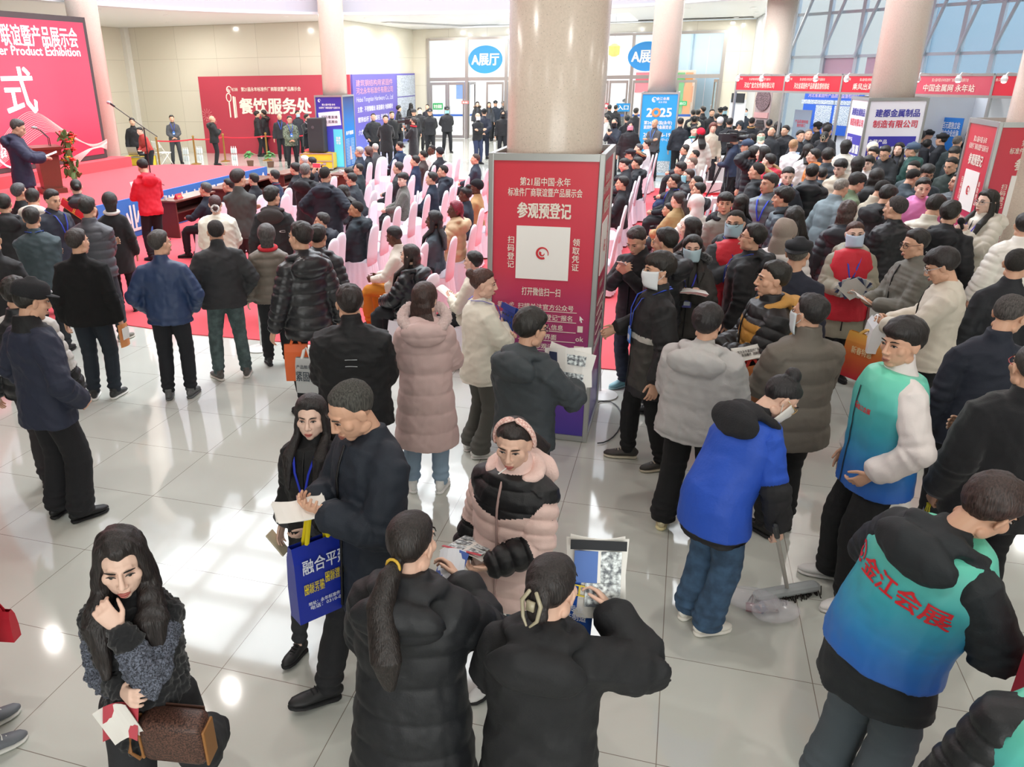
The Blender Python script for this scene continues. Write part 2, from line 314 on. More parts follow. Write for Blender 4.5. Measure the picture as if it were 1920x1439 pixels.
def P(hx, hy, f, label, H=1.72, pose='stand', top='jkt', c='1d1f24', L='1c1d21', legs='straight', hair='short', hc='16130f', sk='m', fem=False,
      arms='down', ra=None, la=None, ht=0, hp=0, hr=0, lean=0, twist=0, hood=None, hoodc=None, collar='stand', cap=None, capc='17181c', mask=None, glasses=None,
      lanyard=None, badge=None, roll=0, shoe='1a1a1c', sole=None, bulk=0., wide=1., hem=None, vest=None, zone=None, group=None, base=0., lod=None, hairx=None, seed=None,
      wdir=None, feet=None, cat='person', xy=None, fur=None, back=0, mk=None, kind=None, scarf=None, nb=None, legkind=None, thin=1., band=None, zipc='0c0c0e', beard=None, rough=None, tmat=None):
    """One figure: (hx, hy) where the middle of its head shows, f its heading seen from the viewer (0 away, 90 to the right, 180 towards)."""
    global _np
    _np = globals().get('_np', 0)+1; seed = seed if seed is not None else _np*13
    H *= ADJ.get(_np-1, 1.); rnd = random.Random(seed)
    s = H/1.72*(1 if True else 0); sit = pose in ('sit', 'sitx')
    hemz, tb, quilt, trough, wr = TOPS[top]; hemz = hem or hemz; tb += bulk
    sh = .166 if not fem else .146; wk = (1. if not fem else .91)*wide
    # --- posture
    pel0 = np.array([0, 0, .93]); pel = np.array([0, 0, .53 if sit else .93])
    if pose == 'walk': pel[2] -= .03
    Rl = rotz(-math.radians(twist))@rotx(-math.radians(lean))@roty(math.radians(roll))
    def tp(p, k=1.):                     # upper body, standing coordinates -> posed
        p = np.asarray(p, float)
        if k >= 1: return (Rl@(p-pel0)+pel)*s
        return (rotz(-math.radians(twist)*k)@rotx(-math.radians(lean)*k)@roty(math.radians(roll)*k)@(p-pel0)+pel)*s
    spine = lambda z: float(sst(.80, 1.16, z))
    hR = rotz(-math.radians(ht))@rotx(-math.radians(hp))@roty(math.radians(hr))
    HR = rotz(-math.radians(twist))@rotx(-math.radians(lean*.55))@roty(math.radians(roll*.6))@hR
    nb_ = tp((0, -.005, 1.475)); hc_ = nb_+HR@np.array([0, .022, .142])*s
    X = Xf(HR, hc_, 1.05); XU = Xf(Rl, np.zeros(3))
    # --- place
    if xy is None:
        g0 = at(hx, hy, base+hc_[2]); cz = math.atan2(g0[0], g0[1])
        hd = math.radians(wdir) if wdir is not None else cz+math.radians(f)
        rz = -hd; o2 = rotz(rz)@hc_; loc = np.array([g0[0]-o2[0], g0[1]-o2[1], base])
    else:
        cz = math.atan2(xy[0], xy[1]); rz = -(math.radians(wdir) if wdir is not None else cz+math.radians(f)); loc = np.array([xy[0], xy[1], base])
    dist = math.hypot(loc[0], loc[1])
    lod = lod if lod is not None else (0 if dist < 6.6 else 1 if dist < 11.5 else 2 if dist < 17 else 3)
    vb, vc, vh = ((.0045, .0105, .0065), (.0065, .013, .008), (.010, .018, .011), (.014, .023, .015))[lod]
    # --- arms by two-bone reach
    bones = []; hands = []
    for side, key in ((1, ra or arms), (-1, la or arms)):
        if isinstance(key, tuple): tgt, pole, curl, palm = key if isinstance(key[0], tuple) else (key, (.7, -.5, -.5), .8, 'in')
        else: tgt, pole, curl, palm = ARMS[key]
        Sx = tp((side*sh*wk, -.005, 1.352)); T = tp((tgt[0]*side, tgt[1], tgt[2]-.0)) if not (sit and key == 'lap') else np.array([side*.10, .34, .66])*s
        if top in ('puf', 'lpuf', 'park') and key in ('down', 'carry'): T = T+np.array([side*.04, 0, 0])*s
        if fem and key in ('down', 'carry'): T = T-np.array([side*.02, 0, -.02])*s
        a, b = .285*s, .255*s; v = T-Sx; dd = np.linalg.norm(v); mx = (a+b)*.985
        if dd > mx: T = Sx+v/dd*mx; v = T-Sx; dd = mx
        dd = max(dd, abs(a-b)+.02); h = (a*a-b*b+dd*dd)/(2*dd); pv = Rl@np.array([pole[0]*side, pole[1], pole[2]]); u = v/np.linalg.norm(v)
        pv = nrm(pv-u*np.dot(pv, u)); E = Sx+u*h+pv*math.sqrt(max(a*a-h*h, 0)); d = nrm(T-E)
        n = {'in': np.array([-side, .12, 0]), 'up': np.array([-.35*side, -.15, 1]), 'down': np.array([0, .1, -1]), 'face': np.array([-side*.5, -1, .2]), 'front': np.array([-side*.45, .9, .1])}[palm]
        n = Rl@n
        if abs(np.dot(nrm(n), d)) > .93: n = n+np.array([-side*.8, 0, .5])
        dh = nrm(d+({'up': np.array([-side*.55, .25, 0]), 'front': np.array([0, -.1, .7]), 'face': np.array([-side*.5, 0, .35])}.get(palm, np.zeros(3))))
        bones.append((Sx, E, T)); hands.append((T, dh, n, side, curl))
    # --- legs
    lg = []
    for side in (1, -1):
        hip = np.array([side*.088, 0, .90 if not sit else .53])*s+np.array([0, 0, pel[2]-(.53 if sit else .93)])*s
        yaw = side*rnd.uniform(8, 22); pitch = 0.
        if feet: fx, fy, fz, yaw, pitch = feet[0 if side > 0 else 1]; an = np.array([fx, fy, fz+.085])*s
        elif sit: an = np.array([side*rnd.uniform(.10, .15), rnd.uniform(.36, .50), .085])*s
        elif pose == 'walk':
            an = np.array([side*.075, .27 if side > 0 else -.30, .085 if side > 0 else .15])*s; pitch = -8 if side > 0 else 42; yaw = side*6
        else:
            wd = .15 if pose == 'wide' else rnd.uniform(.085, .125); an = np.array([side*wd, rnd.uniform(-.05, .06), .085])*s
        kd = np.array([side*.12, 1, .15]); v = an-hip; dd = min(np.linalg.norm(v), .829*s); u = nrm(v); an = hip+u*dd if np.linalg.norm(v) > .829*s and pose != 'walk' and not feet else an
        if sit and not feet:
            kn = np.array([side*rnd.uniform(.12, .17), .43, .52])*s
        else:
            h = dd/2; pv = nrm(kd-u*np.dot(kd, u)); kn = hip+u*h+pv*math.sqrt(max((.415*s)**2-h*h, 0))
        lg.append((hip, kn, an, yaw, pitch, side))
    # --- body: head, neck, trunk, arms, hands and legs in one skin
    B = MB(); head_prims(B, X, s, fem, thin)
    B.tube([tp((0, -.02, 1.36)), tp((0, -.012, 1.46)), hc_+HR@np.array([0, -.022, -.065])*s, hc_+HR@np.array([0, -.02, -.01])*s], [(.085*s, .06*s), (.055*s, .054*s), (.051*s, .052*s), (.05*s, .05*s)], n=16)
    B.tube([tp((0, 0, z), spine(z)) for z in (.88, 1.0, 1.15, 1.3, 1.40, 1.44)], [(x*s*wk, y*s) for x, y in ((.12, .085), (.11, .08), (.12, .085), (.14, .09), (.135, .075), (.09, .06))], n=16)
    for (Sx, E, T), (hT, dh, hn, side, curl) in zip(bones, hands):
        q = tp((side*.08, 0, 1.37)); B.tube([q, Sx, Sx*.5+E*.5, E, E*.45+T*.55, T], [.05*s, .046*s, .041*s, .036*s, .034*s, (.027*s, .024*s)], ref=hn, n=12)
        build_hand(B, hT, dh, hn, side, s*(1. if not fem else .93), curl, lod < 2)
    for hip, kn, an, yaw, pitch, side in lg:
        B.tube([hip+np.array([0, 0, .05])*s, hip, hip*.5+kn*.5, kn*.88+hip*.12, kn*.88+an*.12, an], [.065*s, .062*s, .05*s, .038*s, .036*s, .033*s], n=12)
    skin = mat(SKIN.get(sk, sk), .5, spec=.35)
    body = B.build('person', [skin], smooth=True); body.location = loc; body.rotation_euler = (0, 0, rz)
    tag(body, label, cat, group)
    FIN.append((body, vb, 2, None))
    part = lambda B, name, mats, vox, sm, after=None: (lambda o: (FIN.append((o, vox, sm, after)), o)[1])(B.build(name, mats, body, True))
    # --- jacket
    J = MB(); b = tb
    prof = [(1.475, .062, .064, -.004), (1.452, .086, .072, -.005), (1.428, .112, .082, 0), (1.392, .140, .094, .003), (1.345, .165, .106, .006), (1.28, .192, .117, .010), (1.18, .180, .114, .012), (1.06, .172, .112, .010), (.97, .178, .120, .004), (.90, .188, .128, 0)]
    prof = [(z, (x+b*(.35 if z > 1.45 else 1))*wk, y+b*(.45 if z > 1.45 else 1), yo) for z, x, y, yo in prof if z > hemz+.03 or z > .95]
    hz = hemz
    if sit: hz = max(hemz, .865)
    zb = prof[-1][0]
    if hz < zb-.02:
        k = 0
        for z in np.linspace(zb-.08, hz, max(2, int((zb-hz)/.10)+1)):
            fl = (zb-z)*(.10 if top in ('coat', 'lpuf') else .06); prof.append((z, prof[0][1]*0+(.188+b)*wk+fl, .128+b+fl*.8, 0))
    prof = prof[::-1]
    J.tube([tp((0, yo, z), spine(z)) for z, x, y, yo in prof], [(x*s, y*s) for z, x, y, yo in prof], n=28, cap=False)
    sw = .058+b*.75
    for (Sx, E, T), (hT, dh, hn, side, curl) in zip(bones, hands):
        q = tp((side*.105, -.003, 1.368)); q2 = tp((side*.04, 0, 1.375)); m1 = Sx*.55+E*.45; e1 = Sx*.12+E*.88; e2 = E*.88+T*.12
        eb = nrm((Sx-E)/np.linalg.norm(Sx-E)+(T-E)/np.linalg.norm(T-E))*.008*s
        cuff = T-nrm(T-E)*.012*s
        J.tube([q2, q, Sx, m1, e1, E+eb, e2, E*.45+T*.55, cuff], [(sw-.006)*s, (sw+.004)*s, (sw+.008)*s, (sw+.004)*s, sw*s, (sw-.001)*s, (sw-.003)*s, (sw-.008)*s, (sw-.016 if top not in ('park',) else sw-.008)*s], ref=XU.R[:, 1], n=14)
    if collar in ('stand', 'fur', 'high'):
        ch = {'stand': .055, 'fur': .07, 'high': .085}[collar]; cw = .070+(.014 if top in ('puf', 'lpuf') or collar == 'fur' else 0)
        J.tube([tp((0, -.006, 1.43)), tp((0, -.006, 1.47)), tp((0, -.002, 1.47))*.35+(tp((0, -.004, 1.47+ch)))*.65, tp((0, -.002, 1.47+ch))], [((cw+.045)*s, (cw+.02)*s), ((cw+.012)*s, (cw+.01)*s), (cw*s, (cw+.002)*s), ((cw-.003)*s, cw*s)], n=22, cap=False)
    elif collar == 'shirt':
        J.tube([tp((0, -.006, 1.44)), tp((0, -.008, 1.49)), tp((0, -.01, 1.505))], [(.10*s, .082*s), (.066*s, .066*s), (.062*s, .062*s)], n=20, cap=False)
    if lod < 2 and zipc is not None and not sit:
        ZB = MB(); zz = [z for z in np.linspace(max(hemz+.03, .62), 1.43, 12)]
        yf = lambda z: np.interp(z, [p_[0] for p_ in prof], [p_[2]+p_[3] for p_ in prof])
        ZB.tube([tp((.004, yf(z)+.004, z), spine(z)) for z in zz], [(.007*s, .007*s)]*12, ref=XU.R[:, 1], n=6); zb_ = ZB.build('zipper', mat(zipc, .5), None, True)
        zipo = zb_
    else: zipo = None
    sep = []
    if hood in ('down', 'fur'):
        HB = J if hoodc is None else MB()
        HB.ell(tp((0, -.135-b*.4, 1.395)), np.array([.135+b, .060+b*.3, .105])*s, Rl@rotx(.25), 18, 12); HB.ell(tp((0, -.085, 1.475)), np.array([.115+b*.5, .060, .045])*s, Rl@rotx(.35), 16, 10)
        a = np.linspace(-2.35, 2.35, 13); HB.tube([tp((math.sin(x)*(.108+b*.4), -math.cos(x)*(.10)-.005, 1.455+.028*math.cos(x))) for x in a], [(.040*s, .030*s)]*13, ref=XU.R[:, 2], n=10)
        if HB is not J: sep.append((HB, 'hood', hoodc))
    elif hood == 'up':
        HB = J if hoodc is None else MB()
        HB.ell(X(np.array([0, -.022, .028])*s), np.array([.104, .118, .118])*s, HR, 20, 14)
        HB.tube([tp((0, -.02, 1.42)), tp((0, -.03, 1.49)), X(np.array([0, -.045, -.05])*s)], [(.125*s, .095*s), (.11*s, .09*s), (.10*s, .085*s)], n=20)
        a = np.linspace(-2.2, 2.2, 15); HB.tube([X(np.array([math.sin(x)*.088, .050-.02*math.cos(x), .012+math.cos(x)*.105])*s) for x in a], [.020*s]*15, ref=HR[:, 1], n=8)
        if HB is not J: sep.append((HB, 'hood', hoodc))
    if sit:
        for hip, kn, an, yaw, pitch, side in lg:
            k = .62 if hemz < .78 else .30
            J.tube([hip+np.array([0, -.06, .03])*s, hip+np.array([0, .05, .035])*s, hip*(1-k)+kn*k+np.array([0, 0, .012])*s], [(.115+b*.5)*s, (.105+b*.5)*s, (.095+b*.4)*s], n=14)
    cmats = [tmat or mat(c, rough or trough, bump=.0 if kind else .13, bscale=150 if top not in ('fur',) else 70, sheen=.25 if top in ('coat', 'fur') else 0, kind=kind)]
    zf = None
    if zone:                              # colour blocking: list of (hex, rule(bone, t, p))
        for z_ in zone: cmats.append(mat(z_[0], trough, bump=.13, bscale=150, kind=z_[2] if len(z_) > 2 else None))
    segs = [(tp((0, 0, 1.42)), tp((0, 0, .9), 0), 0)]+[(a_, b_, 1+2*i) for i, (a_, e_, t_) in enumerate(bones) for b_ in (e_,)]+[(e_, t_, 2+2*i) for i, (a_, e_, t_) in enumerate(bones)]
    iR = Rl.T
    def where(V):                         # for every vertex: nearest bone, distance along the sleeve, standing coordinates
        Q = (V/s-pel)@Rl+pel0             # inverse of tp
        best = np.full(len(V), 1e9); bone = np.zeros(len(V), int); Lp = np.zeros(len(V))
        for a_, b_, i in segs:
            ab = b_-a_; t = np.clip(((V-a_)@ab)/(ab@ab), 0, 1); d2 = np.linalg.norm(V-a_-t[:, None]*ab, axis=1)-(.13*s*wk if i == 0 else sw*s)
            if i == 0: sk_ = np.clip((1.50-Q[:, 2])/.14, .35, 1); d2 = (np.sqrt((Q[:, 0]/((.180+tb)*wk*sk_))**2+((Q[:, 1]-.008)/((.118+tb)*np.sqrt(sk_)))**2)-1)*.14*s
            u = d2 < best; best[u] = d2[u]; bone[u] = i; Lp[u] = (t*np.linalg.norm(ab))[u]+(0 if i % 2 or i == 0 else .285*s)
        return bone, Lp/s, Q
    def fin_jacket(V, N):
        bone, Lp, Q = where(V); low = Q[:, 2] < .98
        z = np.where(low, V[:, 2]/s-pel[2]+.93, Q[:, 2]); d = wr*s*(1.5*wob(V*np.array([1, 1, .7]), 15/s, seed)+.8*wob(V*np.array([.8, .8, 1.3]), 38/s, seed+3)-.9*np.abs(wob(V, 22/s, seed+6))**.7)
        el = np.exp(-((Lp-.285)/.07)**2)*(bone > 0); d += el*.006*s*np.sin(Lp*95+wob(V, 9, seed)*1.5)
        tuck = np.exp(-((z-(hemz+.02))/.018)**2)*(bone == 0)*(top in ('jkt', 'puf'))*(not sit); d -= tuck*.010*s
        if quilt:
            q = quilt*.72; u = np.where(bone == 0, (z-hemz)/quilt, (Lp+.02)/q); neck = np.clip((1.50-z)/.10, 0, 1)
            d += (.017 if top == 'puf' else .012)*s*(np.abs(np.sin(math.pi*(u+.04*wob(V, 8, seed+5))))**.55-.7)*np.where(bone == 0, neck, 1)
        if top == 'fur': d += .010*s*wob(V, 130, seed+9)
        return V+N*d[:, None]
    def fac_jacket(Cn):
        if not zone: return None
        bone, Lp, Q = where(Cn); mi = np.zeros(len(Cn), int)
        for i, z_ in enumerate(zone): mi[z_[1](bone, Lp, Q)] = i+1
        return mi
    jk = part(J, 'jacket' if top not in ('coat', 'lpuf') else 'coat', cmats, vc*(.6 if zone and lod < 2 else 1), 3 if not (zone and lod < 2) else 6, (fin_jacket, fac_jacket))
    if zipo: zipo.parent = jk
    for HB, nm, hx_ in sep: part(HB, nm, [mat(hx_, .9, bump=.4, bscale=120) if len(hx_) == 6 else hx_], vc, 3, (lambda V, N: V+N*(.007*s*wob(V, 30/s, seed+2))[:, None], None))
    if fur:                               # fur trim along the hood's edge
        FB = MB(); a = np.linspace(-2.5, 2.5, 21)
        FB.tube([tp((math.sin(x)*(.150+b*.3), -.055-math.cos(x)*.12, 1.50-.075*math.cos(x))) for x in a], [(.046*s, .036*s)]*21, ref=XU.R[:, 2], n=12)
        part(FB, 'fur_trim', [mat(fur, .95, bump=.8, bscale=160, sheen=.5)], vc*.8, 1, (lambda V, N: V+N*(.012*s*wob(V, 110/s, seed+4)+.008*s*wob(V, 260/s, seed))[:, None], None))
    # --- trousers
    T_ = MB(); lk = {'slim': (.004, .0, -.006), 'straight': (.012, .014, .014), 'wide': (.018, .030, .045), 'flare': (.0, .004, .045), 'skirt': (.02, .03, .05)}[legs]
    T_.ell(np.array([0, -.012, pel[2]+.01])*s, np.array([.165*wk, .118, .115])*s, None, 20, 12)
    for hip, kn, an, yaw, pitch, side in lg:
        up = np.array([0, -.02 if sit else 0, .04])*s; en = an-nrm(an-kn)*(.0 if legs in ('wide', 'flare') else .01)*s
        T_.tube([hip+up, hip, hip*.5+kn*.5, kn*.9+hip*.1, kn*.9+an*.1, kn*.5+an*.5, kn*.15+an*.85, en], [((.092+lk[0])*s, (.10+lk[0])*s), (.096+lk[0])*s, (.080+lk[0])*s, (.066+lk[1])*s, (.063+lk[1])*s, (.060+lk[1])*s, (.053+lk[2])*s, (.050+lk[2])*s], n=16)
    def fin_tr(V, N):
        d = .006*s*wob(V, 15/s, seed+7)
        for hip, kn, an, yaw, pitch, side in lg:
            r = np.linalg.norm(V-an, axis=1)/s; d += .010*s*np.exp(-(r/.13)**2)*np.sin(V[:, 2]/s*105+2*wob(V, 8, seed)); r = np.linalg.norm(V-kn, axis=1)/s; d += .004*s*np.exp(-(r/.12)**2)*np.sin(V[:, 2]/s*80+2*wob(V, 8, seed+1))
        return V+N*d[:, None]
    if not (nb and 't' in nb): part(T_, 'skirt' if legs == 'skirt' else 'trousers', [mat(L, .88, bump=.2, bscale=200, kind=legkind)], vc*1.05, 3, (fin_tr, None))
    # --- shoes
    for hip, kn, an, yaw, pitch, side in lg:
        if nb and 's' in nb: break
        K = MB(); q = .93 if fem else 1.
        yy = np.array([-.075, -.055, 0, .06, .12, .165, .185])*q; wx = np.array([.022, .034, .036, .042, .045, .034, .016])*q; hh = np.array([.060, .082, .092, .066, .048, .040, .028])
        K.tube([(0, y, .016+h/2) for y, h in zip(yy, hh)], [(w, h/2) for w, h in zip(wx, hh)], ref=(0, 0, 1), n=14)
        K.tube([(0, y, .014) for y in yy], [(w+.005, .014) for w in wx], ref=(0, 0, 1), n=14, mi=1)
        K.tube([(0, -.02, .07), (0, -.018, .115)], [.043*q, .040*q], n=12)
        if lod < 2:
            for i in range(4): K.tube([(-.022, .035+.02*i, .098-.012*i), (0, .038+.02*i, .105-.012*i), (.022, .035+.02*i, .098-.012*i)], .004, n=6, mi=1)
        M = Matrix(((rotz(-math.radians(yaw))@rotx(math.radians(-pitch)))*s).tolist()).to_4x4(); off = np.array(M.to_3x3())@np.array([0, 0, -.085])
        M.translation = Vector((an+off+np.array([0, 0, 0 if pitch == 0 else .0])).tolist())
        K.build('shoe', [mat(shoe, .55), mat(sole or shoe, .7)], body, True, M)
    # --- hair and hats
    G = MB(); hs = HAIRS.get('short' if hair in ('bald', 'hood') else {'bun': 'tied', 'pony': 'tied', 'topbun': 'tied', 'curl': 'long', 'braid': 'tied', 'claw': 'tied'}.get(hair, hair))
    if hair not in ('bald', 'none', 'hood') and not (cap in ('beanie',) and hair == 'short'):
        st = hs if cap is None else hs[:4]+(.006, .004)
        hair_shell(G, X, s, *st, seed=seed, rough=(.0055 if hair in ('mop', 'side', 'short') else .003) if hair not in ('crew', 'thin') else .0015)
        e = lambda c_, r_, R=None: G.ell(X(np.array(c_)*s), np.array(r_)*s*X.k, HR if R is None else HR@R, 14, 10)
        back_ = lambda p: X(np.array(p)*s)
        hx0 = hairx or {}
        if hair in ('long', 'curl', 'fringe'):
            ln = hx0.get('len', .34)
            dn = lambda x, y, z: tp((x, y, z))
            G.tube([back_((0, -.075, .06)), back_((0, -.095, -.03)), back_((0, -.085, -.10)), dn(0, -.115-b, 1.40), dn(0, -.13-b, 1.62-ln)], [(.066*s, .03*s), (.085*s, .032*s), (.092*s, .030*s), (.105*s, .026*s), (.075*s, .014*s)], ref=[HR[:, 1]]*3+[XU.R[:, 1]]*2, n=18)
            if hx0.get('front', 1):
                for q in (-1, 1):
                    ck = 1.55 if hair == 'curl' else 1.; G.tube([back_((q*.060, -.0, .06)), back_((q*.080, -.008, -.035)), back_((q*.082, .0, -.11)), dn(q*.100, .105+b, 1.40), dn(q*.09, .150+b*1.25, 1.40-ln*.45)], [(.020*s*ck, .034*s*ck), (.022*s*ck, .042*s*ck), (.028*s*ck, .042*s*ck), (.042*s*ck, .028*s*ck), (.012*s*ck, .008*s*ck)], ref=[HR[:, 1]]*3+[XU.R[:, 1]]*2, n=12)
        if hair == 'bob':
            G.tube([back_((0, -.07, .06)), back_((0, -.095, -.03)), back_((0, -.085, -.115))], [(.07*s, .035*s), (.086*s, .036*s), (.072*s, .022*s)], ref=HR[:, 1], n=18)
        if hair in ('pony', 'braid'):
            bh = .085 if hood else .0; pz = hx0.get('z', .02); ln = hx0.get('len', .36)
            e((0, -.108, pz), (.026, .024, .026)); G.tube([back_((0, -.10, pz)), back_((0, -.145, pz-.03)), back_((0, -.165-bh*.4, pz-.12)), tp((0, -.16-b-bh, 1.62-ln*.7)), tp((0, -.145-b-bh*.9, 1.60-ln))], [.028*s, .042*s, .054*s, (.062*s, .040*s), (.022*s, .014*s)], n=18)
        if hair == 'bun': e((0, -.122, hx0.get('z', .02)), (.042, .036, .040))
        if hair == 'topbun': e((0, -.055, .135), (.046, .046, .040)); e((0, -.05, .11), (.035, .035, .03))
        if hair == 'claw':
            e((0, -.105, .015), (.052, .034, .062)); e((.01, -.118, -.04), (.04, .026, .04))
        jit = .004 if hair == 'curl' else .0022
        part(G, 'hair', [mat(hc, .5 if hair not in ('crew',) else .8, kind='hair')], vh, 2, (lambda V, N: V+N*((jit*s*wob(V*np.array([1, 1, .45]), 120/s, seed)+(.010*s*wob(V*np.array([1, 1, .5]), 42/s, seed+2) if hair == 'curl' else 0)))[:, None], None))
        if hair == 'claw':
            CL = MB(); Rr = HR
            for q in (-1, 1): CL.tube([back_((q*.012, -.15, .05)), back_((q*.034, -.152, .01)), back_((q*.026, -.150, -.05)), back_((q*.006, -.158, -.075))], [.007*s, .008*s, .007*s, .004*s], n=8)
            CL.box(back_((0, -.156, .0)), (.03*s, .012*s, .035*s), HR); CL.build('hair_claw', mat('a89f86', .25, spec=.6), body, True)
        if hair in ('pony',) and 'tie' in hx0:
            TI = MB(); TI.tube([back_((math.cos(a_)*.027, -.124, hx0.get('z', .02)+math.sin(a_)*.027)) for a_ in np.linspace(0, 6.283, 12, endpoint=False)], .006*s, n=8, closed=True); TI.build('hair_tie', mat(hx0['tie'], .4), body, True)
        if hair == 'bun' and 'tie' in hx0:
            TI = MB(); TI.tube([back_((math.cos(a_)*.04, -.128, hx0.get('z', .02)+math.sin(a_)*.036)) for a_ in np.linspace(0, 6.283, 12, endpoint=False)], .018*s, n=8, closed=True); TI.build('scrunchie', mat(hx0['tie'], .8, kind='speck'), body, True)
    if cap:
        C = MB()
        if cap == 'beanie':
            hair_shell(C, X, s, .045, .035, .0, -.045, .020, .032, seed=seed, rough=.001)
            part(C, 'beanie', [mat(capc, .95, bump=.5, bscale=180)], vh, 2, None)
        else:
            cz_ = .052
            rings = [(.050, .098, .115), (.075, .099, .116), (.105, .094, .110), (.130, .072, .086), (.142, .035, .042)] if cap != 'flat' else [(.050, .095, .112), (.080, .104, .126), (.105, .098, .118), (.118, .055, .07)]
            C.tube([X(np.array([0, -.012, z])*s) for z, x, y in rings], [(x*s*X.k, y*s*X.k) for z, x, y in rings], ref=HR[:, 1], n=28)
            sg = -1 if back else 1
            V = []; n_ = 15
            for zz in (0, .006):
                for rr in (.0, 1.):
                    for i in range(n_):
                        a_ = (i/(n_-1)-.5)*2.2; x = math.sin(a_)*(.094+.004*rr); y = math.cos(a_)*(.096+.078*rr*math.cos(a_)**.5)
                        V.append(X(np.array([x, sg*y-.012, .062-.020*rr*math.cos(a_)-zz+.012*abs(math.sin(a_))*0])*s))
            F = [(i, i+1, n_+i+1, n_+i) for i in range(n_-1)]+[(2*n_+i, 3*n_+i, 3*n_+i+1, 2*n_+i+1) for i in range(n_-1)]+[(n_+i, n_+i+1, 3*n_+i+1, 3*n_+i) for i in range(n_-1)]
            CB = C.build('cap', mat(capc, .85, bump=.3, bscale=200), body, True); BR = MB(); BR.add(V, F); BR.build('peak', mat(capc, .7), CB, True)
            if cap == 'police':
                t_ = MB(); t_.tube([X(np.array([math.sin(a_)*.102, math.cos(a_)*.119-.012, .072])*s) for a_ in np.linspace(-.35, .35, 9)], (.0075*s), ref=HR[:, 2], n=6); t_.build('cap_badge', mat('b8bbc0', .4, .6), CB, True)
    # --- face
    if lod < 3:
        face_parts(body, X, s, hc, hc if hair != 'bald' else '3a2f28', fem, mouth=mask is None, eyes=True)
    if mask:
        K = MB(); nu, nv = 15, 9; V = []
        for o in (.010, .006):
            for i in range(nv):
                v = i/(nv-1); z = .005-.112*v
                for j in range(nu):
                    u = (j/(nu-1)-.5)*2; a_ = u*1.18; ry = .103+.014*math.exp(-((v-.25)/.25)**2)*math.exp(-(u/.35)**2)-.02*max(0, v-.75)*4*.6; rx = .081-.006*v
                    V.append(X(np.array([math.sin(a_)*(rx+o), math.cos(a_)*(ry+o)-.004-.012*abs(u), z+.020*abs(u)**1.5*(v-.35)*-1.2])*s))
        F = [(i*nu+j, i*nu+j+1, (i+1)*nu+j+1, (i+1)*nu+j) for i in range(nv-1) for j in range(nu-1)]; m_ = nu*nv
        F = [f_[::-1] for f_ in F]+[tuple(x+m_ for x in f_) for f_ in F]
        rim = [j for j in range(nu)]+[i*nu+nu-1 for i in range(1, nv)]+[(nv-1)*nu+j for j in range(nu-2, -1, -1)]+[i*nu for i in range(nv-2, 0, -1)]
        F += [(rim[i], rim[(i+1) % len(rim)], rim[(i+1) % len(rim)]+m_, rim[i]+m_) for i in range(len(rim))]
        mo = K.add(V, F).build('face_mask', mat(mask, .8), body, True)
        if lod < 3:
            for q in (-1, 1): E_ = MB(); E_.tube([X(np.array([q*.070, .040, .0])*s), X(np.array([q*.084, .005, .018])*s), X(np.array([q*.088, -.026, .008])*s), X(np.array([q*.084, .0, -.03])*s), X(np.array([q*.066, .045, -.07])*s)], .0022*s, n=5); E_.build('ear_loop', mat(mask, .8), mo, True)
    if glasses:
        K = MB()
        for q in (-1, 1):
            K.tube([X(np.array([q*(.034+.025*math.cos(a_)), .100-.006*math.cos(a_)-.004*abs(math.cos(a_)), .006+.019*math.sin(a_)])*s) for a_ in np.linspace(0, 6.283, 16, endpoint=False)], .0022*s*(1+.4*(lod > 1)), n=6, closed=True)
            K.tube([X(np.array([q*.059, .092, .012])*s), X(np.array([q*.080, .04, .012])*s), X(np.array([q*.084, -.01, .012])*s)], .0022*s, n=6)
        K.tube([X(np.array([-.010, .104, .010])*s), X(np.array([0, .108, .013])*s), X(np.array([.010, .104, .010])*s)], .002*s, n=6)
        K.build('glasses', mat(glasses, .35, .3), body, True)
    if beard:
        K = MB(); K.ell(X(np.array([0, .055, -.088])*s), np.array([.05, .042, .032])*s, HR); K.build('beard', mat(beard, .9, kind='hair'), body, True)
    yb = lambda z: .010+np.interp(z, [.9, 1.06, 1.18, 1.28, 1.36, 1.42, 1.46], [.128, .122, .126, .127, .112, .094, .07])+b*1.0+.012
    if lanyard:
        K = MB()
        for q in (-1, 1): K.tube([tp((q*.02, -.085-b*.3, 1.485)), tp((q*(.078+b*.4), -.02, 1.488)), tp((q*.070, yb(1.42)-.02, 1.42)), tp((q*.045, yb(1.32), 1.32)), tp((q*.008, yb(1.18), 1.17))], [(.0028*s, .0085*s)]*5 if lod < 2 else [(.004*s, .011*s)]*5, ref=[(1, 0, .2)]*2+[(q*.9, 0, .2)]*3, n=6)
        lo_ = K.build('lanyard', mat(lanyard, .6), body, True)
        if badge:
            K = MB(); K.box(tp((0, yb(1.12)+.004, 1.115)), (.085*s, .006*s, .115*s), Rl); K.box(tp((0, yb(1.17)+.004, 1.18)), (.014*s, .007*s, .02*s), Rl, mi=1); K.box(tp((0, yb(1.12)+.008, 1.10)), (.06*s, .003*s, .04*s), Rl, mi=2)
            K.build('badge', [mat(badge, .35), mat('b9bbbd', .4, .5), mat('d8dfe8', .4)], lo_)
    if scarf:
        K = MB(); a = np.linspace(0, 6.283, 16, endpoint=False); K.tube([tp((math.cos(x)*.088, math.sin(x)*.085-.002, 1.478+.014*math.sin(x))) for x in a], [(.036*s, .028*s)]*16, ref=XU.R[:, 2], n=10, closed=True)
        part(K, 'scarf', [mat(scarf, .9, bump=.4)], vc, 2, None)
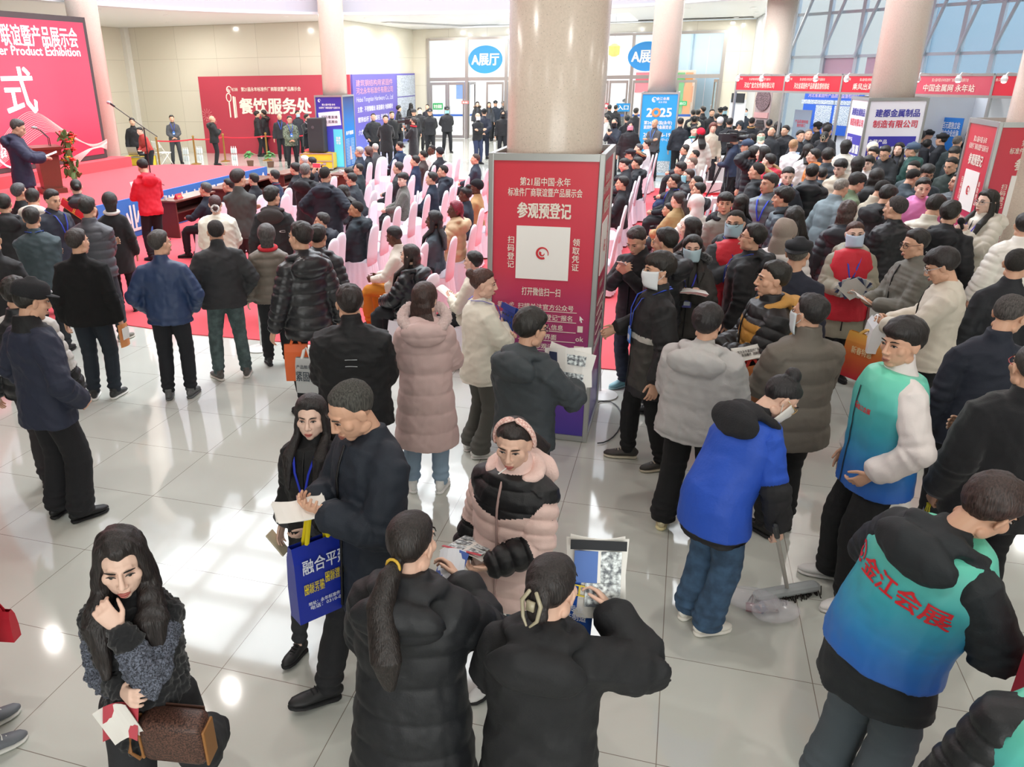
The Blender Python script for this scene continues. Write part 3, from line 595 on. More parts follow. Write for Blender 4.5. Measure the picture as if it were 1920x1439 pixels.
    if vest:                              # sleeveless overlayer
        Vb = MB(); pv = [(z+(.012 if z > 1.3 else 0), x+.016, y+.018, yo) for z, x, y, yo in prof if z < 1.46 and z > max(vest[1], .90 if sit else 0)-.02]; pv = [(max(vest[1], .88 if sit else 0),)+pv[0][1:]]+pv[1:]
        pv = [(z, x*(.97 if z > 1.30 else 1), y+(.006 if z > 1.33 else 0), yo) for z, x, y, yo in pv]
        Vb.tube([tp((0, yo, z), spine(z)) for z, x, y, yo in pv], [(x*s, y*s) for z, x, y, yo in pv], n=28, cap=False)
        vo = part(Vb, 'vest', [vest[0] if not isinstance(vest[0], str) else mat(vest[0], .6, bump=.2)], vc, 2, (lambda V, N: V+N*(.006*s*wob(V, 17/s, seed)+.004*s*wob(V, 36/s, seed+1))[:, None], None))
        body['_vest'] = vo.name
    if band:
        K = MB(); K.tube([X(np.array([math.sin(a_)*.098, -.02+.015*math.cos(a_), .012+math.cos(a_)*.128])*s) for a_ in np.linspace(-1.75, 1.75, 17)], [(.021*s, .010*s)]*17, ref=HR[:, 1]*0+np.array([0, 0, 0.])+HR[:, 0], n=10)
        K.build('hairband', mat(band, .8, kind='check'), body, True)
    info = dict(o=body, tp=tp, X=X, s=s, b=b, yb=yb, hands=hands, bones=bones, loc=loc, rz=rz, R=rotz(rz), lg=lg, Rl=Rl, HR=HR, jk=jk, lod=lod, dist=dist)
    PEOPLE[label] = info
    info['w'] = lambda p: info['R']@np.asarray(p, float)+loc
    return info

def finish_people():
    for o, vox, sm, after in FIN:
        m = o.modifiers.new('fuse', 'REMESH'); m.mode = 'VOXEL'; m.voxel_size = vox; m.use_smooth_shade = True
        if sm: m = o.modifiers.new('relax', 'SMOOTH'); m.factor = .5; m.iterations = sm
    dg = bpy.context.evaluated_depsgraph_get()
    for o, vox, sm, after in FIN:
        me = bpy.data.meshes.new_from_object(o.evaluated_get(dg)); o.modifiers.clear(); old = o.data; name = old.name
        if after:
            n = len(me.vertices); V = np.empty(n*3, 'f'); N = np.empty(n*3, 'f'); me.vertices.foreach_get('co', V); me.vertex_normals.foreach_get('vector', N)
            V = after[0](V.reshape(-1, 3).astype(float), N.reshape(-1, 3).astype(float)); me.vertices.foreach_set('co', V.astype('f').ravel())
            if after[1] is not None:
                C = np.empty(len(me.polygons)*3, 'f'); me.polygons.foreach_get('center', C); mi = after[1](C.reshape(-1, 3).astype(float))
                if mi is not None: me.polygons.foreach_set('material_index', mi.astype('i'))
            me.update()
        if len(me.materials) < len(old.materials):
            for m in list(old.materials)[len(me.materials):]: me.materials.append(m)
        me.polygons.foreach_set('use_smooth', [True]*len(me.polygons))
        o.data = me; bpy.data.meshes.remove(old); me.name = name
    dg = bpy.context.evaluated_depsgraph_get()
# ---------------------------------------------------------------- the setting
ZC, CC, CR = 5.02, (-5.57, 18.75), 10.77
def tile_mat():
    m = bpy.data.materials.new('polished_tile'); m.use_nodes = True; nt = m.node_tree; b = nt.nodes['Principled BSDF']; L = nt.links.new
    N = lambda t, **k: (lambda n: ([setattr(n, a, v) for a, v in k.items()], n)[1])(nt.nodes.new(t))
    tc = N('ShaderNodeTexCoord'); sp = N('ShaderNodeSeparateXYZ'); L(tc.outputs['Object'], sp.inputs[0]); ln = []
    for ax, off in ((0, .158), (1, 3.78)):
        a = N('ShaderNodeMath', operation='SUBTRACT'); a.inputs[1].default_value = off-80*.79; L(sp.outputs[ax], a.inputs[0])
        c = N('ShaderNodeMath', operation='MODULO'); c.inputs[1].default_value = .79; L(a.outputs[0], c.inputs[0])
        d = N('ShaderNodeMath', operation='LESS_THAN'); d.inputs[1].default_value = .0045; L(c.outputs[0], d.inputs[0]); ln.append(d)
    mx = N('ShaderNodeMath', operation='MAXIMUM'); L(ln[0].outputs[0], mx.inputs[0]); L(ln[1].outputs[0], mx.inputs[1])
    n = N('ShaderNodeTexNoise'); n.inputs['Scale'].default_value = 1.7; n.inputs['Detail'].default_value = 5; L(tc.outputs['Object'], n.inputs['Vector'])
    cr = N('ShaderNodeValToRGB'); cr.color_ramp.elements[0].color = lin('c4c6be'); cr.color_ramp.elements[1].color = lin('cfd1c9'); L(n.outputs['Fac'], cr.inputs[0])
    mi = N('ShaderNodeMix', data_type='RGBA'); L(mx.outputs[0], mi.inputs[0]); L(cr.outputs[0], mi.inputs[6]); mi.inputs[7].default_value = lin('837b70'); L(mi.outputs[2], b.inputs['Base Color'])
    b.inputs['Roughness'].default_value = .075; b.inputs['Specular IOR Level'].default_value = .6; b.inputs['Coat Weight'].default_value = .25; b.inputs['Coat Roughness'].default_value = .04
    return m
B = MB(); B.b2((-24, -8, -.1), (18, 40, 0)); struct(B.build('floor', tile_mat()))
wallm = mat('cfc9b8', .16, spec=.45)
def wall_panel_mat():
    m = bpy.data.materials.new('wall_panel'); m.use_nodes = True; nt = m.node_tree; b = nt.nodes['Principled BSDF']; L = nt.links.new
    tc = nt.nodes.new('ShaderNodeTexCoord'); br = nt.nodes.new('ShaderNodeTexBrick'); mp = nt.nodes.new('ShaderNodeMapping'); mp.inputs['Rotation'].default_value = (math.pi/2, 0, 0)
    br.offset = 0; br.inputs['Scale'].default_value = 1; br.inputs['Brick Width'].default_value = 1.9; br.inputs['Row Height'].default_value = 1.25; br.inputs['Mortar Size'].default_value = .006
    br.inputs['Color1'].default_value = lin('dcd6c6'); br.inputs['Color2'].default_value = lin('d8d2c1'); br.inputs['Mortar'].default_value = lin('b5ae9d')
    L(tc.outputs['Object'], mp.inputs[0]); L(mp.outputs[0], br.inputs['Vector']); L(br.outputs['Color'], b.inputs['Base Color']); b.inputs['Roughness'].default_value = .10; b.inputs['Specular IOR Level'].default_value = .5
    return m
wpm = wall_panel_mat()
def wall(name, p, q, z0=0., z1=ZC, th=.2, m=None):
    p = np.array(p+(0,)); q = np.array(q+(0,)); d = nrm(q-p); n = np.array([d[1], -d[0], 0]); L = np.linalg.norm(q-p)
    B = MB(); B.box((p+q)/2-n*th/2*0+n*(-th/2)+np.array([0, 0, (z0+z1)/2]), (L, th, z1-z0), np.column_stack([d, -n, (0, 0, 1)])); return struct(B.build(name, m or wpm))
wall('wall_back', (-24, 31.3), (-13.2, 31.3)); wall('wall_left', (-23.3, -8), (-23.3, 31.3)); wall('wall_alcove', (-13.2, 31.5), (-13.2, 39.9))
B = MB(); B.b2((-23.35, 31.0, 0), (-23.1, 31.35, ZC)); struct(B.build('trim_corner', mat('e6e4dc', .3)))
wall('wall_near', (18, -8), (-24, -8), m=mat('c9c0b0', .5))
# ceiling with the round atrium opening
A3 = np.array([2.75, 28.6, 0.]); B3 = atD(1862, 108, 26.0); B3[2] = 0; e3 = nrm(B3-A3); n3 = np.array([-e3[1], e3[0], 0]); N3 = n3 if n3[1] > 0 else -n3; n3 = N3
B = MB(); n = 192; V = []; F = []
for k, z in enumerate((ZC, ZC+.25)):
    for i in range(n):
        a = 2*math.pi*i/n; c, s_ = math.cos(a), math.sin(a); V.append((CC[0]+CR*c, CC[1]+CR*s_, z))
        nx_, ny_ = N3[0], N3[1]; dn_ = c*nx_+s_*ny_; tcw = ((A3[0]-CC[0])*nx_+(A3[1]-CC[1])*ny_)/dn_ if dn_ > 1e-6 else 1e9; tt = min([tcw, abs(((18 if c > 0 else -24)-CC[0])/c) if abs(c) > 1e-6 else 1e9, abs(((40.2 if s_ > 0 else -8.2)-CC[1])/s_) if abs(s_) > 1e-6 else 1e9]); V.append((CC[0]+tt*c, CC[1]+tt*s_, z))
for i in range(n):
    j = (i+1) % n; F += [(2*i, 2*i+1, 2*j+1, 2*j), (2*n+2*i, 2*n+2*j, 2*n+2*j+1, 2*n+2*i+1), (2*i, 2*j, 2*n+2*j, 2*n+2*i), (2*i+1, 2*n+2*i+1, 2*n+2*j+1, 2*j+1)]
for ci, (x, y) in enumerate(((-24, -8.2), (18, -8.2), (18, 40.2), (-24, 40.2))): V.append((x, y, ZC))
B.add(V, F); cw = mat('e9e9e7', .45); struct(B.build('ceiling', cw))
B = MB(); B.b2((-2.5, 29.5, ZC+.03), (2.62, 40.2, ZC+.2)); struct(B.build('ceiling_far', cw))
def ring(B, r0, r1, z0, z1, n=96, mi=0):
    V = [(CC[0]+r*math.cos(2*math.pi*i/n), CC[1]+r*math.sin(2*math.pi*i/n), z) for r, z in ((r0, z0), (r1, z0), (r1, z1), (r0, z1)) for i in range(n)]
    B.add(V, [(k*n+i, ((k+1) % 4)*n+i, ((k+1) % 4)*n+(i+1) % n, k*n+(i+1) % n) for k in range(4) for i in range(n)], mi)
B = MB(); ring(B, CR-.02, CR+.3, ZC-.02, 11.4); struct(B.build('wall_atrium', mat('b9bac2', .12, spec=.5), smooth=False))
B = MB(); ring(B, CR-.06, CR+.34, ZC-.06, ZC+.02); struct(B.build('trim_atrium', mat('dcdce0', .4)))
B = MB()
for k in range(-4, 5): B.box((CC[0]+k*2.4, CC[1], 11.2), (.14, 21, .3)); B.box((CC[0], CC[1]+k*2.4, 11.2), (21, .14, .3))
struct(B.build('trim_skylight', mat('e4e6e8', .5)))
B = MB(); q = [(-12.2, 33.2), (-10.2, 37.6), (-4, 38.6), (2.2, 38.6)]
for a, b in zip(q[:-1], q[1:]): B.tube([(a[0], a[1], ZC-.01), (b[0], b[1], ZC-.01)], [(.28, .03)]*2, ref=(0, 0, 1), n=4)
struct(B.build('ceiling_recess_shade', mat('a9a8a6', .5)))  # darker strips stand in for the shade of a recess in the ceiling
# columns of speckled terrazzo
def terrazzo():
    m = bpy.data.materials.new('terrazzo'); m.use_nodes = True; nt = m.node_tree; b = nt.nodes['Principled BSDF']; L = nt.links.new
    tc = nt.nodes.new('ShaderNodeTexCoord'); v = nt.nodes.new('ShaderNodeTexVoronoi'); v.inputs['Scale'].default_value = 46; n = nt.nodes.new('ShaderNodeTexNoise'); n.inputs['Scale'].default_value = 60; n.inputs['Detail'].default_value = 3
    cr = nt.nodes.new('ShaderNodeValToRGB'); e = cr.color_ramp.elements; e[0].position = .07; e[0].color = lin('8f867e'); e[1].position = .14; e[1].color = lin('e6dcd1')
    c2 = nt.nodes.new('ShaderNodeValToRGB'); c2.color_ramp.elements[0].color = lin('f4ede4'); c2.color_ramp.elements[1].color = lin('fff8f0'); c2.color_ramp.elements[0].position = .35; c2.color_ramp.elements[1].position = .62
    mi = nt.nodes.new('ShaderNodeMix'); mi.data_type = 'RGBA'; mi.blend_type = 'MULTIPLY'; mi.inputs[0].default_value = .8
    L(tc.outputs['Object'], v.inputs['Vector']); L(tc.outputs['Object'], n.inputs['Vector']); L(v.outputs['Distance'], cr.inputs[0]); L(n.outputs['Fac'], c2.inputs[0])
    L(cr.outputs[0], mi.inputs[6]); L(c2.outputs[0], mi.inputs[7]); L(mi.outputs[2], b.inputs['Base Color']); b.inputs['Roughness'].default_value = .22
    return m
tz = terrazzo()
COLS = [(-1.06, 6.93, .40), (3.87, 10.9, .40), (3.80, 18.5, .40), (-.85, 26.6, .42), (-11.75, 26.75, .42), (-15.75, 19.5, .40), (2.30, 27.3, .42)]
for i, (x, y, r) in enumerate(COLS):
    B = MB(); B.lathe((0, 0, 0), [(r, 0), (r, ZC+.1 if math.hypot(x-CC[0], y-CC[1]) > CR else 11.0)], 48); o = struct(B.build('column_%d' % (i+1), tz, smooth=False)); o.location = (x, y, 0)
    o.data.polygons.foreach_set('use_smooth', [len(p.vertices) == 4 for p in o.data.polygons])
# red carpet
B = MB(); B.prism([(-14.5, 7.6), (-7.3, 8.5), (-5.9, 8.32), (1.15, 8.42), (1.3, 23), (-6.8, 24.2), (-13.5, 24.5)], 0, .012); struct(B.build('floor_carpet', mat('e0565f', .95, bump=.5, bscale=260)))
# ---- exhibition hall behind the glazed doors
B = MB(); B.b2((-24, 40, -.1), (14, 58, 0)); struct(B.build('floor_hall', mat('d9d6d0', .2)))
B = MB(); B.b2((-24, 57.8, 0), (14, 58, 9)); B.b2((-24, 40, 9), (14, 58, 9.2)); B.b2((-24.2, 40, 0), (-24, 58, 9)); B.b2((14, 40, 0), (14.2, 58, 9)); struct(B.build('wall_hall', mat('eceff0', .6)))
DV = 39.8
wall('wall_doors_left', (-13.2, DV), (-12.44, DV)); wall('wall_doors_right', (1.22, DV), (2.4, DV)); wall('wall_doors_top', (-12.44, DV), (1.22, DV), 4.62, ZC)
B = MB()
for b_ in ((-24, 39.85, 0, -13.2, 40.1, 9), (2.4, 39.85, 0, 14, 40.1, 9)): B.b2(b_[:3], b_[3:])
struct(B.build('wall_hall_front', mat('dcdad2', .5)))
steel = mat('a9a39d', .32, .75); glass = mat('eef6f6', .03, alpha=.10, spec=.5); nmod = 7; mw = (1.22+12.44)/nmod
door_n = 0
for k in range(nmod):
    x0 = -12.44+k*mw; x1 = x0+mw
    B = MB(); B.b2((x0+.05, DV, 2.80), (x1-.05, DV+.02, 4.55)); w_ = struct(B.build('window_%d' % (k+1), glass))
    B = MB()
    for a, c in (((x0-.07, DV-.08, 0), (x0+.07, DV+.08, 4.60)),)+((((x1-.07, DV-.08, 0), (x1+.07, DV+.08, 4.60)),) if k == nmod-1 else ())+(((x0+.07, DV-.07, 2.68), (x1-.07, DV+.07, 2.84)), ((x0+.07, DV-.07, 4.5), (x1-.07, DV+.07, 4.61))): B.b2(a, c)
    B.build('window_frame', steel, w_)
    for h in (0, 1):
        a0 = x0+.09+h*(mw-.18)/2; a1 = a0+(mw-.18)/2-.02; door_n += 1
        opened = (k, h) in ((1, 0), (5, 1), (6, 1))
        D = bpy.data.objects.new('door_%d' % door_n, None); COL.objects.link(D); struct(D)
        hx_ = a0 if h == 0 else a1; D.location = (hx_, DV, 0); D.rotation_euler = (0, 0, (math.radians(82) if h == 0 else math.radians(-82)) if opened else 0)
        w2 = a1-a0; sx = 1 if h == 0 else -1; B = MB(); P_ = lambda u: sorted((u[0]*sx, u[1]*sx))
        for (u0, u1), (z0, z1) in (((0, .09), (.02, 2.62)), ((w2-.09, w2), (.02, 2.62)), ((.09, w2-.09), (.02, .16)), ((.09, w2-.09), (2.5, 2.62))):
            q0, q1 = P_((u0, u1)); B.b2((q0, -.03, z0), (q1, .03, z1))
        B.build('door_frame', steel, D); q0, q1 = P_((.09, w2-.09)); B = MB(); B.b2((q0, -.008, .16), (q1, .008, 2.5)); B.build('door_pane', glass, D)
        B = MB(); B.b2((q0, -.012, 1.05), (q1, .012, 1.15)); B.build('door_sticker', mat('3a62b0', .5), D)
        B = MB(); hx2 = sx*(w2-.13); B.tube([(hx2, -.04, .9), (hx2, -.07, .92), (hx2, -.07, 1.5), (hx2, -.04, 1.52)], .014, n=8); B.build('door_handle', mat('c9c9c9', .25, .9), D)
# ---- right-hand curtain wall with diagonal struts, booths before it
onc = lambda x, y: onpl(x, y, A3, n3)
wall('wall_side', (2.4, 39.9), (2.62, 28.7), m=mat('c9cdd0', .35))
mull = mat('c3ccd4', .4, .2); gl2 = mat('bcd2e2', .04, alpha=.12, spec=.5)
tms = sorted(float((onc(x, 108)-A3)@e3) for x in (1484, 1545, 1607, 1672, 1733, 1797, 1862)); st = (tms[-1]-tms[0])/6; tms += [tms[-1]+st*i for i in range(1, 9)]
zt = float(onc(1484, 108)[2]); Rw = np.column_stack([e3, n3, (0, 0, 1)]); zt2 = zt+1.18
for i, t in enumerate(tms[:-1]):
    t1 = tms[i+1]; m_ = (t+t1)/2; c = A3+e3*m_; wd = t1-t
    B = MB()
    for z0, z1 in ((.05, 1.3), (1.3, zt), (zt, zt2), (zt2, ZC)): B.box(c+np.array([0, 0, (z0+z1)/2]), (wd-.06, .02, z1-z0-.05), Rw)
    w_ = struct(B.build('window_%d' % (11+i), gl2)); B = MB(); B.box(A3+e3*t+np.array([0, 0, ZC/2]), (.10, .16, ZC), Rw)
    for z in (1.3, zt, zt2): B.box(c+np.array([0, 0, z]), (wd, .10, .08), Rw)
    p0 = A3+e3*t-n3*.16+np.array([0, 0, zt]); p1 = A3+e3*(t+wd*.62)-n3*.16+np.array([0, 0, ZC+.3]); B.tube([p0, p1], .045, n=10)
    B.build('window_frame', mull, w_)
E3 = A3+e3*tms[-1]; wall('wall_right', tuple(E3[:2]), (17.9, -8.), m=mat('c9c0b0', .5))
B = MB(); c = A3+e3*(tms[0]+1.6)+n3*.03; B.box(c+np.array([0, 0, zt-.42]), (1.0, .01, .75), Rw); B.box(c+e3*1.25+np.array([0, 0, zt-.42]), (.95, .01, .75), Rw); tag(B.build('pink_poster', mat('e9b3c4', .6)), 'pale pink film stuck on the low window panes above the booths', 'poster')
B = MB(); c = A3+e3*(tms[5]+1.1)+n3*.03; B.box(c+np.array([0, 0, zt-.80]), (2.2, .01, .22), Rw); tag(B.build('green_banner', mat('4fb58a', .6)), 'green strip banner seen through the window panes above the pink booth fascia', 'banner')
F0 = A3+n3*13; B = MB(); B.box(F0+e3*14+np.array([0, 0, 2.4]), (64, .4, 6.2), Rw)
for k in range(14): B.box(F0+e3*(k*4-14)-n3*.25+np.array([0, 0, 2.4]), (.12, .12, 6.0), Rw, mi=1)
struct(B.build('exterior_building', [mat('a9c2d2', .5), mat('93b0c2', .5)]))
B = MB(); B.box(A3+n3*8+e3*12+np.array([0, 0, -.1]), (70, 15.5, .1), Rw); struct(B.build('ground_outside', mat('a9adb0', .8)))
# ---- ceiling downlights
lamp = mat('fff6e6', .5, emit=9.); n_dl = 0
DL = [(-9.86, 25.0+3.9), (-8.6, 30.2), (-9.6, 31.4), (-9.3, 33.0), (-7.0, 33.6), (-4.6, 33.8), (-2.7, 34.2), (-9.1, 36.6), (-11.6, 36.4), (-12.0, 33.4), (-11.9, 30.4), (-14.2, 28.3), (-17.3, 25.6), (-17.6, 22.5), (-19.4, 28.8), (1.8, 32.5), (2.1, 35.5), (1.5, 38.2), (-.4, 31.4), (1.6, 29.6),
      (-8.66, 7.65), (-5.41, 7.44), (-5.55, 8.21-1.4), (-2.9, 5.2), (0.6, 4.6), (-2.4, 1.6), (.8, 1.2), (3.6, 3.2), (3.8, 7.0), (5.8, 10.4), (6.8, 15.2), (-12, 7.0), (-6.5, 3.4), (7.5, 5.5)]
for x, y in DL:
    d = empty('downlight', (x, y, ZC), 'small round recessed ceiling downlight, switched on', 'ceiling light', 'recessed ceiling downlights')
    B = MB(); B.lathe((0, 0, -.012), [(.075, 0), (.105, 0), (.11, .015), (.075, .015)], 24); B.build('trim_ring', mat('f4f4f2', .4), d)
    B = MB(); B.lathe((0, 0, -.006), [(.075, 0), (.075, .008)], 24); B.build('lamp', lamp, d)
    if y < 12: area('downlight_beam', (x, y, ZC-.03), .12, 18, (1, .96, .9))
    else: area('downlight_beam', (x, y, ZC-.03), .12, 95 if x < -8 else 60, (1, .98, .93))
    n_dl += 1
# ---------------------------------------------------------------- signs, stands and furniture
alu = mat('b4b6b4', .35, .7); white = mat('f1eeea', .6); cream = mat('efe4d6', .6)
def swirl(M, r, m, parent, name='logo', m2=None):
    """Round mark: a ring closing into a comma-shaped curl."""
    B = MB(); a = np.linspace(-.3, 5.2, 26); B.tube([(math.cos(t)*r*(1-.035*t), math.sin(t)*r*(1-.035*t), 0) for t in a], [(r*(.05+.045*min(t+.4, 3)), r*.02) for t in a], ref=(0, 0, 1), n=8)
    a = np.linspace(0, 3.9, 16); B.tube([(math.cos(t+2.4)*r*.36, math.sin(t+2.4)*r*.36, 0) for t in a], [(r*(.22-.045*t), r*.02) for t in a], ref=(0, 0, 1), n=8)
    return B.build(name, m, parent, M=M)
def kiosk_frame(k, w2, h, mid=None):
    pos = [(-w2, -w2), (w2, -w2), (w2, w2), (-w2, w2)]
    for x, y in pos: B = MB(); B.box((x, y, h/2), (.045, .045, h)); B.build('post', alu, k, bevel=.006)
    for z in [h-.03, .03]+([mid] if mid else []):
        for i in range(4):
            (x0, y0), (x1, y1) = pos[i], pos[(i+1) % 4]; B = MB(); B.box(((x0+x1)/2, (y0+y1)/2, z), (abs(x1-x0)+.0 if x0 != x1 else .04, abs(y1-y0) if y0 != y1 else .04, .055 if z > .1 and z != mid else .05 if z < .1 else .012)); B.build('rail', alu, k)
def kiosk_panels(k, w2, h, m, which='flrb'):
    for s_ in which:
        B = MB(); d = {'f': ((0, -w2, h/2), (2*w2-.04, .012, h-.08)), 'b': ((0, w2, h/2), (2*w2-.04, .012, h-.08)), 'l': ((-w2, 0, h/2), (.012, 2*w2-.04, h-.08)), 'r': ((w2, 0, h/2), (.012, 2*w2-.04, h-.08))}[s_]
        B.box(*d); B.build('panel', m, k)
def face(side, w2, u, z):               # frame on a stand's face: u from -1..1 across, z up
    return {'f': frame((u*w2, -w2-.008, z), (1, 0, 0), (0, 0, 1)), 'r': frame((w2+.008, u*w2, z), (0, 1, 0), (0, 0, 1)), 'l': frame((-w2-.008, -u*w2, z), (0, -1, 0), (0, 0, 1))}[side]
redviolet = ramp_mat([(0, '4a3a9c'), (.16, '64389a'), (.38, 'a03a72'), (.62, 'cc3a50'), (1, 'd83a48')], .35)
def register_face(k, side, w2, h, blank=True):
    F = lambda u, z: face(side, w2, u, z); wd = 2*w2
    text('第21届中国·永年', F(0, h-.22), .062, cream, k, wid=wd*.46); text('标准件厂商联谊暨产品展示会', F(0, h-.305), .062, cream, k, wid=wd*.68)
    text('参观预登记', F(0, h-.45), .115, cream, k, bold=.03, wid=wd*.50)
    B = MB(); B.box((0, 0, .003), (wd*.50, wd*.50, .006)); B.build('code_card', mat('f4f1ec', .5), k, M=F(0, h-.80))
    swirl(F(0, h-.80) @ Matrix.Translation((0, 0, .012)), .05, mat('cf2b35', .5), k)
    for u, b_ in ((-.60, '扫\n码\n登\n记'), (.62, '领\n取\n凭\n证')): text(b_, F(u, h-.80), .062, cream, k, wid=.06)
    text('打开微信扫一扫', F(0, h-1.13), .066, cream, k, wid=wd*.37)
    for i, (a, b_, c) in enumerate((('第一步', '扫描关注官方公众号', ''), ('第二步', '点击“参观登记”报名', ''), ('第三步', '填写个人信息', ''), ('第四步', '成功界面', 'ok'), ('第五步', '参观证', '参观证'))):
        z = h-1.26-i*.088; text(a, F(-.68, z), .052, cream, k, bold=.0, wid=wd*.17, ital=.2); text(b_, F(.10, z), .046, cream, k, bold=.006)
        B = MB(); B.box((0, 0, .002), (wd*.56, .005, .004)); B.build('rule', cream, k, M=F(.14, z-.036))
        if c == 'ok': text('ok', F(.78, z), .055, cream, k)
        elif i == 4: B = MB(); B.box((0, 0, .002), (.085, .045, .004)); B.build('icon', cream, k, M=F(.78, z))
        elif i == 1: B = MB(); B.add([(0, .03, .003), (.035, -.005, .003), (.016, -.003, .003), (.024, -.028, .003), (.012, -.03, .003), (.006, -.006, .003), (0, -.018, .003)], [(0, 2, 1), (0, 6, 5, 2), (5, 4, 3, 2)]); B.build('icon', mat('f4f1ec', .6), k, M=F(.76, z))
        elif i == 2: B = MB(); B.box((0, 0, .002), (.045, .055, .004)); B.build('icon', cream, k, M=F(.78, z))
    text('现场填写登记信息务必真实，信息严格保密，请放心填写，谢谢', F(.0, h-1.72), .026, cream, k, bold=0, wid=wd*.86); text('请凭参观证件，凭证入场，无证人员谢绝入内', F(.05, h-1.83), .026, cream, k, bold=0, wid=wd*.80)
K1 = empty('poster_stand', (-1.05, 6.92, 0), 'red and violet registration poster stand wrapped round the nearest column', 'display stand', 'square poster stands around the columns')
kiosk_frame(K1, .445, 2.49, .82); kiosk_panels(K1, .445, 2.49, redviolet)
register_face(K1, 'f', .445, 2.49); register_face(K1, 'r', .445, 2.49)
K2 = empty('poster_stand', (3.76, 11.08, 0), 'red registration poster stand wrapped round the column at the far right', 'display stand', 'square poster stands around the columns', math.radians(2))
kiosk_frame(K2, .455, 2.5, .82); kiosk_panels(K2, .455, 2.5, redviolet); register_face(K2, 'f', .455, 2.5); register_face(K2, 'l', .455, 2.5)
K3 = empty('poster_stand', (3.78, 18.55, 0), 'white poster stand with purple product grid wrapped round a column', 'display stand', 'square poster stands around the columns', math.radians(7))
kiosk_frame(K3, .52, 2.52); kiosk_panels(K3, .52, 2.52, mat('eceaf0', .5)); vio = mat('3f3aa6', .5); pic = mat('a9b0bb', .5, kind='speck')
for sd in 'fl':
    F = lambda u, z: face(sd, .52, u, z)
    text('建都金属制品', F(.05, 2.24), .13, mat('3d3b9c', .5), K3, bold=.025, wid=.80); text('制造有限公司', F(.03, 2.04), .13, mat('d2384e', .5), K3, bold=.02, wid=.80)
    B = MB(); B.box((0, 0, .002), (.86, 1.42, .004)); B.build('product_board', vio, K3, M=F(.02, 1.10)); text('主营产品', F(-.46, 1.71), .075, white, K3, bold=.02)
    for r in range(6):
        for c in range(4): B = MB(); B.box((0, 0, .004), (.175, .165, .004)); B.build('product_picture', pic if (r+c) % 3 else mat('d7dbe2', .5, kind='speck'), K3, M=F((-.57+.40*c), 1.54-r*.20))
K4 = empty('poster_stand', (-.86, 26.45, 0), 'tall bright blue 2025 fair poster stand wrapped round a far column', 'display stand', 'square poster stands around the columns')
kiosk_frame(K4, .53, 2.45); sky = ramp_mat([(0, 'cfe6f2'), (.10, '4fb7e6'), (.5, '35a3e0'), (1, '2a9ce0')], .4); kiosk_panels(K4, .53, 2.45, sky)
for sd in 'fr':
    F = lambda u, z: face(sd, .53, u, z)
    swirl(F(-.30, 2.24), .07, white, K4); text('金江会展', F(.16, 2.27), .08, white, K4); text('标准·质量', F(.16, 2.17), .05, white, K4, bold=0)
    text('2', F(-.52, 1.88), .30, white, K4, bold=.03); text('2', F(.22, 1.88), .30, white, K4, bold=.03); text('5', F(.56, 1.88), .30, white, K4, bold=.03)
    B = MB(); a = np.linspace(0, 6.283, 24, endpoint=False); B.tube([(math.cos(t)*.10, math.sin(t)*.10, .004) for t in a], [(.035, .006)]*24, ref=(0, 0, 1), n=6, closed=True); B.build('zero_ring', mat('ee9460', .5), K4, M=F(-.15, 1.88))
    text('第24届中国(永年)', F(0, 1.58), .10, white, K4, bold=.02, wid=.82); text('紧固件及设备展览会', F(0, 1.46), .10, white, K4, bold=.02, wid=.82)
    text('2025.2.16-19', F(0, 1.24), .13, white, K4, bold=.02, wid=.80); text('永年会展中心', F(0, 1.10), .08, white, K4, bold=0, wid=.74)
    B = MB(); B.box((0, 0, .003), (.9, .35, .004)); B.build('mountain_picture', mat('b9cfdc', .6, kind='speck'), K4, M=F(0, .30))
K5 = empty('poster_stand', (-11.78, 26.72, 0), 'violet poster stand with white notice wrapped round the column by the loudspeaker', 'display stand', 'square poster stands around the columns')
kiosk_frame(K5, .50, 2.42); kiosk_panels(K5, .50, 2.42, ramp_mat([(0, '3c5bd0'), (.4, '4a4fc8'), (1, '3a2a8c')], .4), 'flb'); kiosk_panels(K5, .50, 2.42, ramp_mat([(0, '1d62b8'), (.5, '2a86d8'), (1, '20306e')], .4), 'r')
F = lambda u, z: face('f', .50, u, z)
swirl(F(-.68, 2.25), .05, white, K5); text('第21届中国·永年', F(.0, 2.12), .06, white, K5, wid=.5); text('标准件厂商联谊暨产品展示会', F(.05, 2.02), .06, white, K5, wid=.78)
B = MB(); B.box((0, 0, .004), (.80, .46, .006)); B.build('notice_card', mat('f3e6ee', .5), K5, M=F(.02, 1.66) @ Matrix.Rotation(.08, 4, 'Z')); text('扫码看直播', F(.02, 1.72), .09, mat('4a4350', .6), K5, wid=.6, lift=.012); text('掌上逛展会', F(.02, 1.57), .09, mat('4a4350', .6), K5, wid=.6, lift=.012)
B = MB(); B.box((0, 0, .004), (.34, 1.25, .004)); B.build('cyan_strip', mat('5fd0e8', .5), K5, M=F(.58, .70)); text('直播\n精彩\n不停', F(.58, .95), .08, white, K5, lift=.010)
F = lambda u, z: face('r', .50, u, z)
text('永不落幕', F(0, 1.18), .12, white, K5, bold=.03, wid=.66)
for i in range(18):
    for u in (-.40, .42): B = MB(); B.box((0, 0, .003), (.30, .016, .003)); B.build('text_line', mat('bcd8f2', .5), K5, M=F(u, .98-.05*i))
B = MB(); B.tube([(0, 0, .005), (0, .42, .005)], [.05, .02], n=8); B.build('tower_picture', mat('e8b8b0', .5), K5, M=F(0, .3))
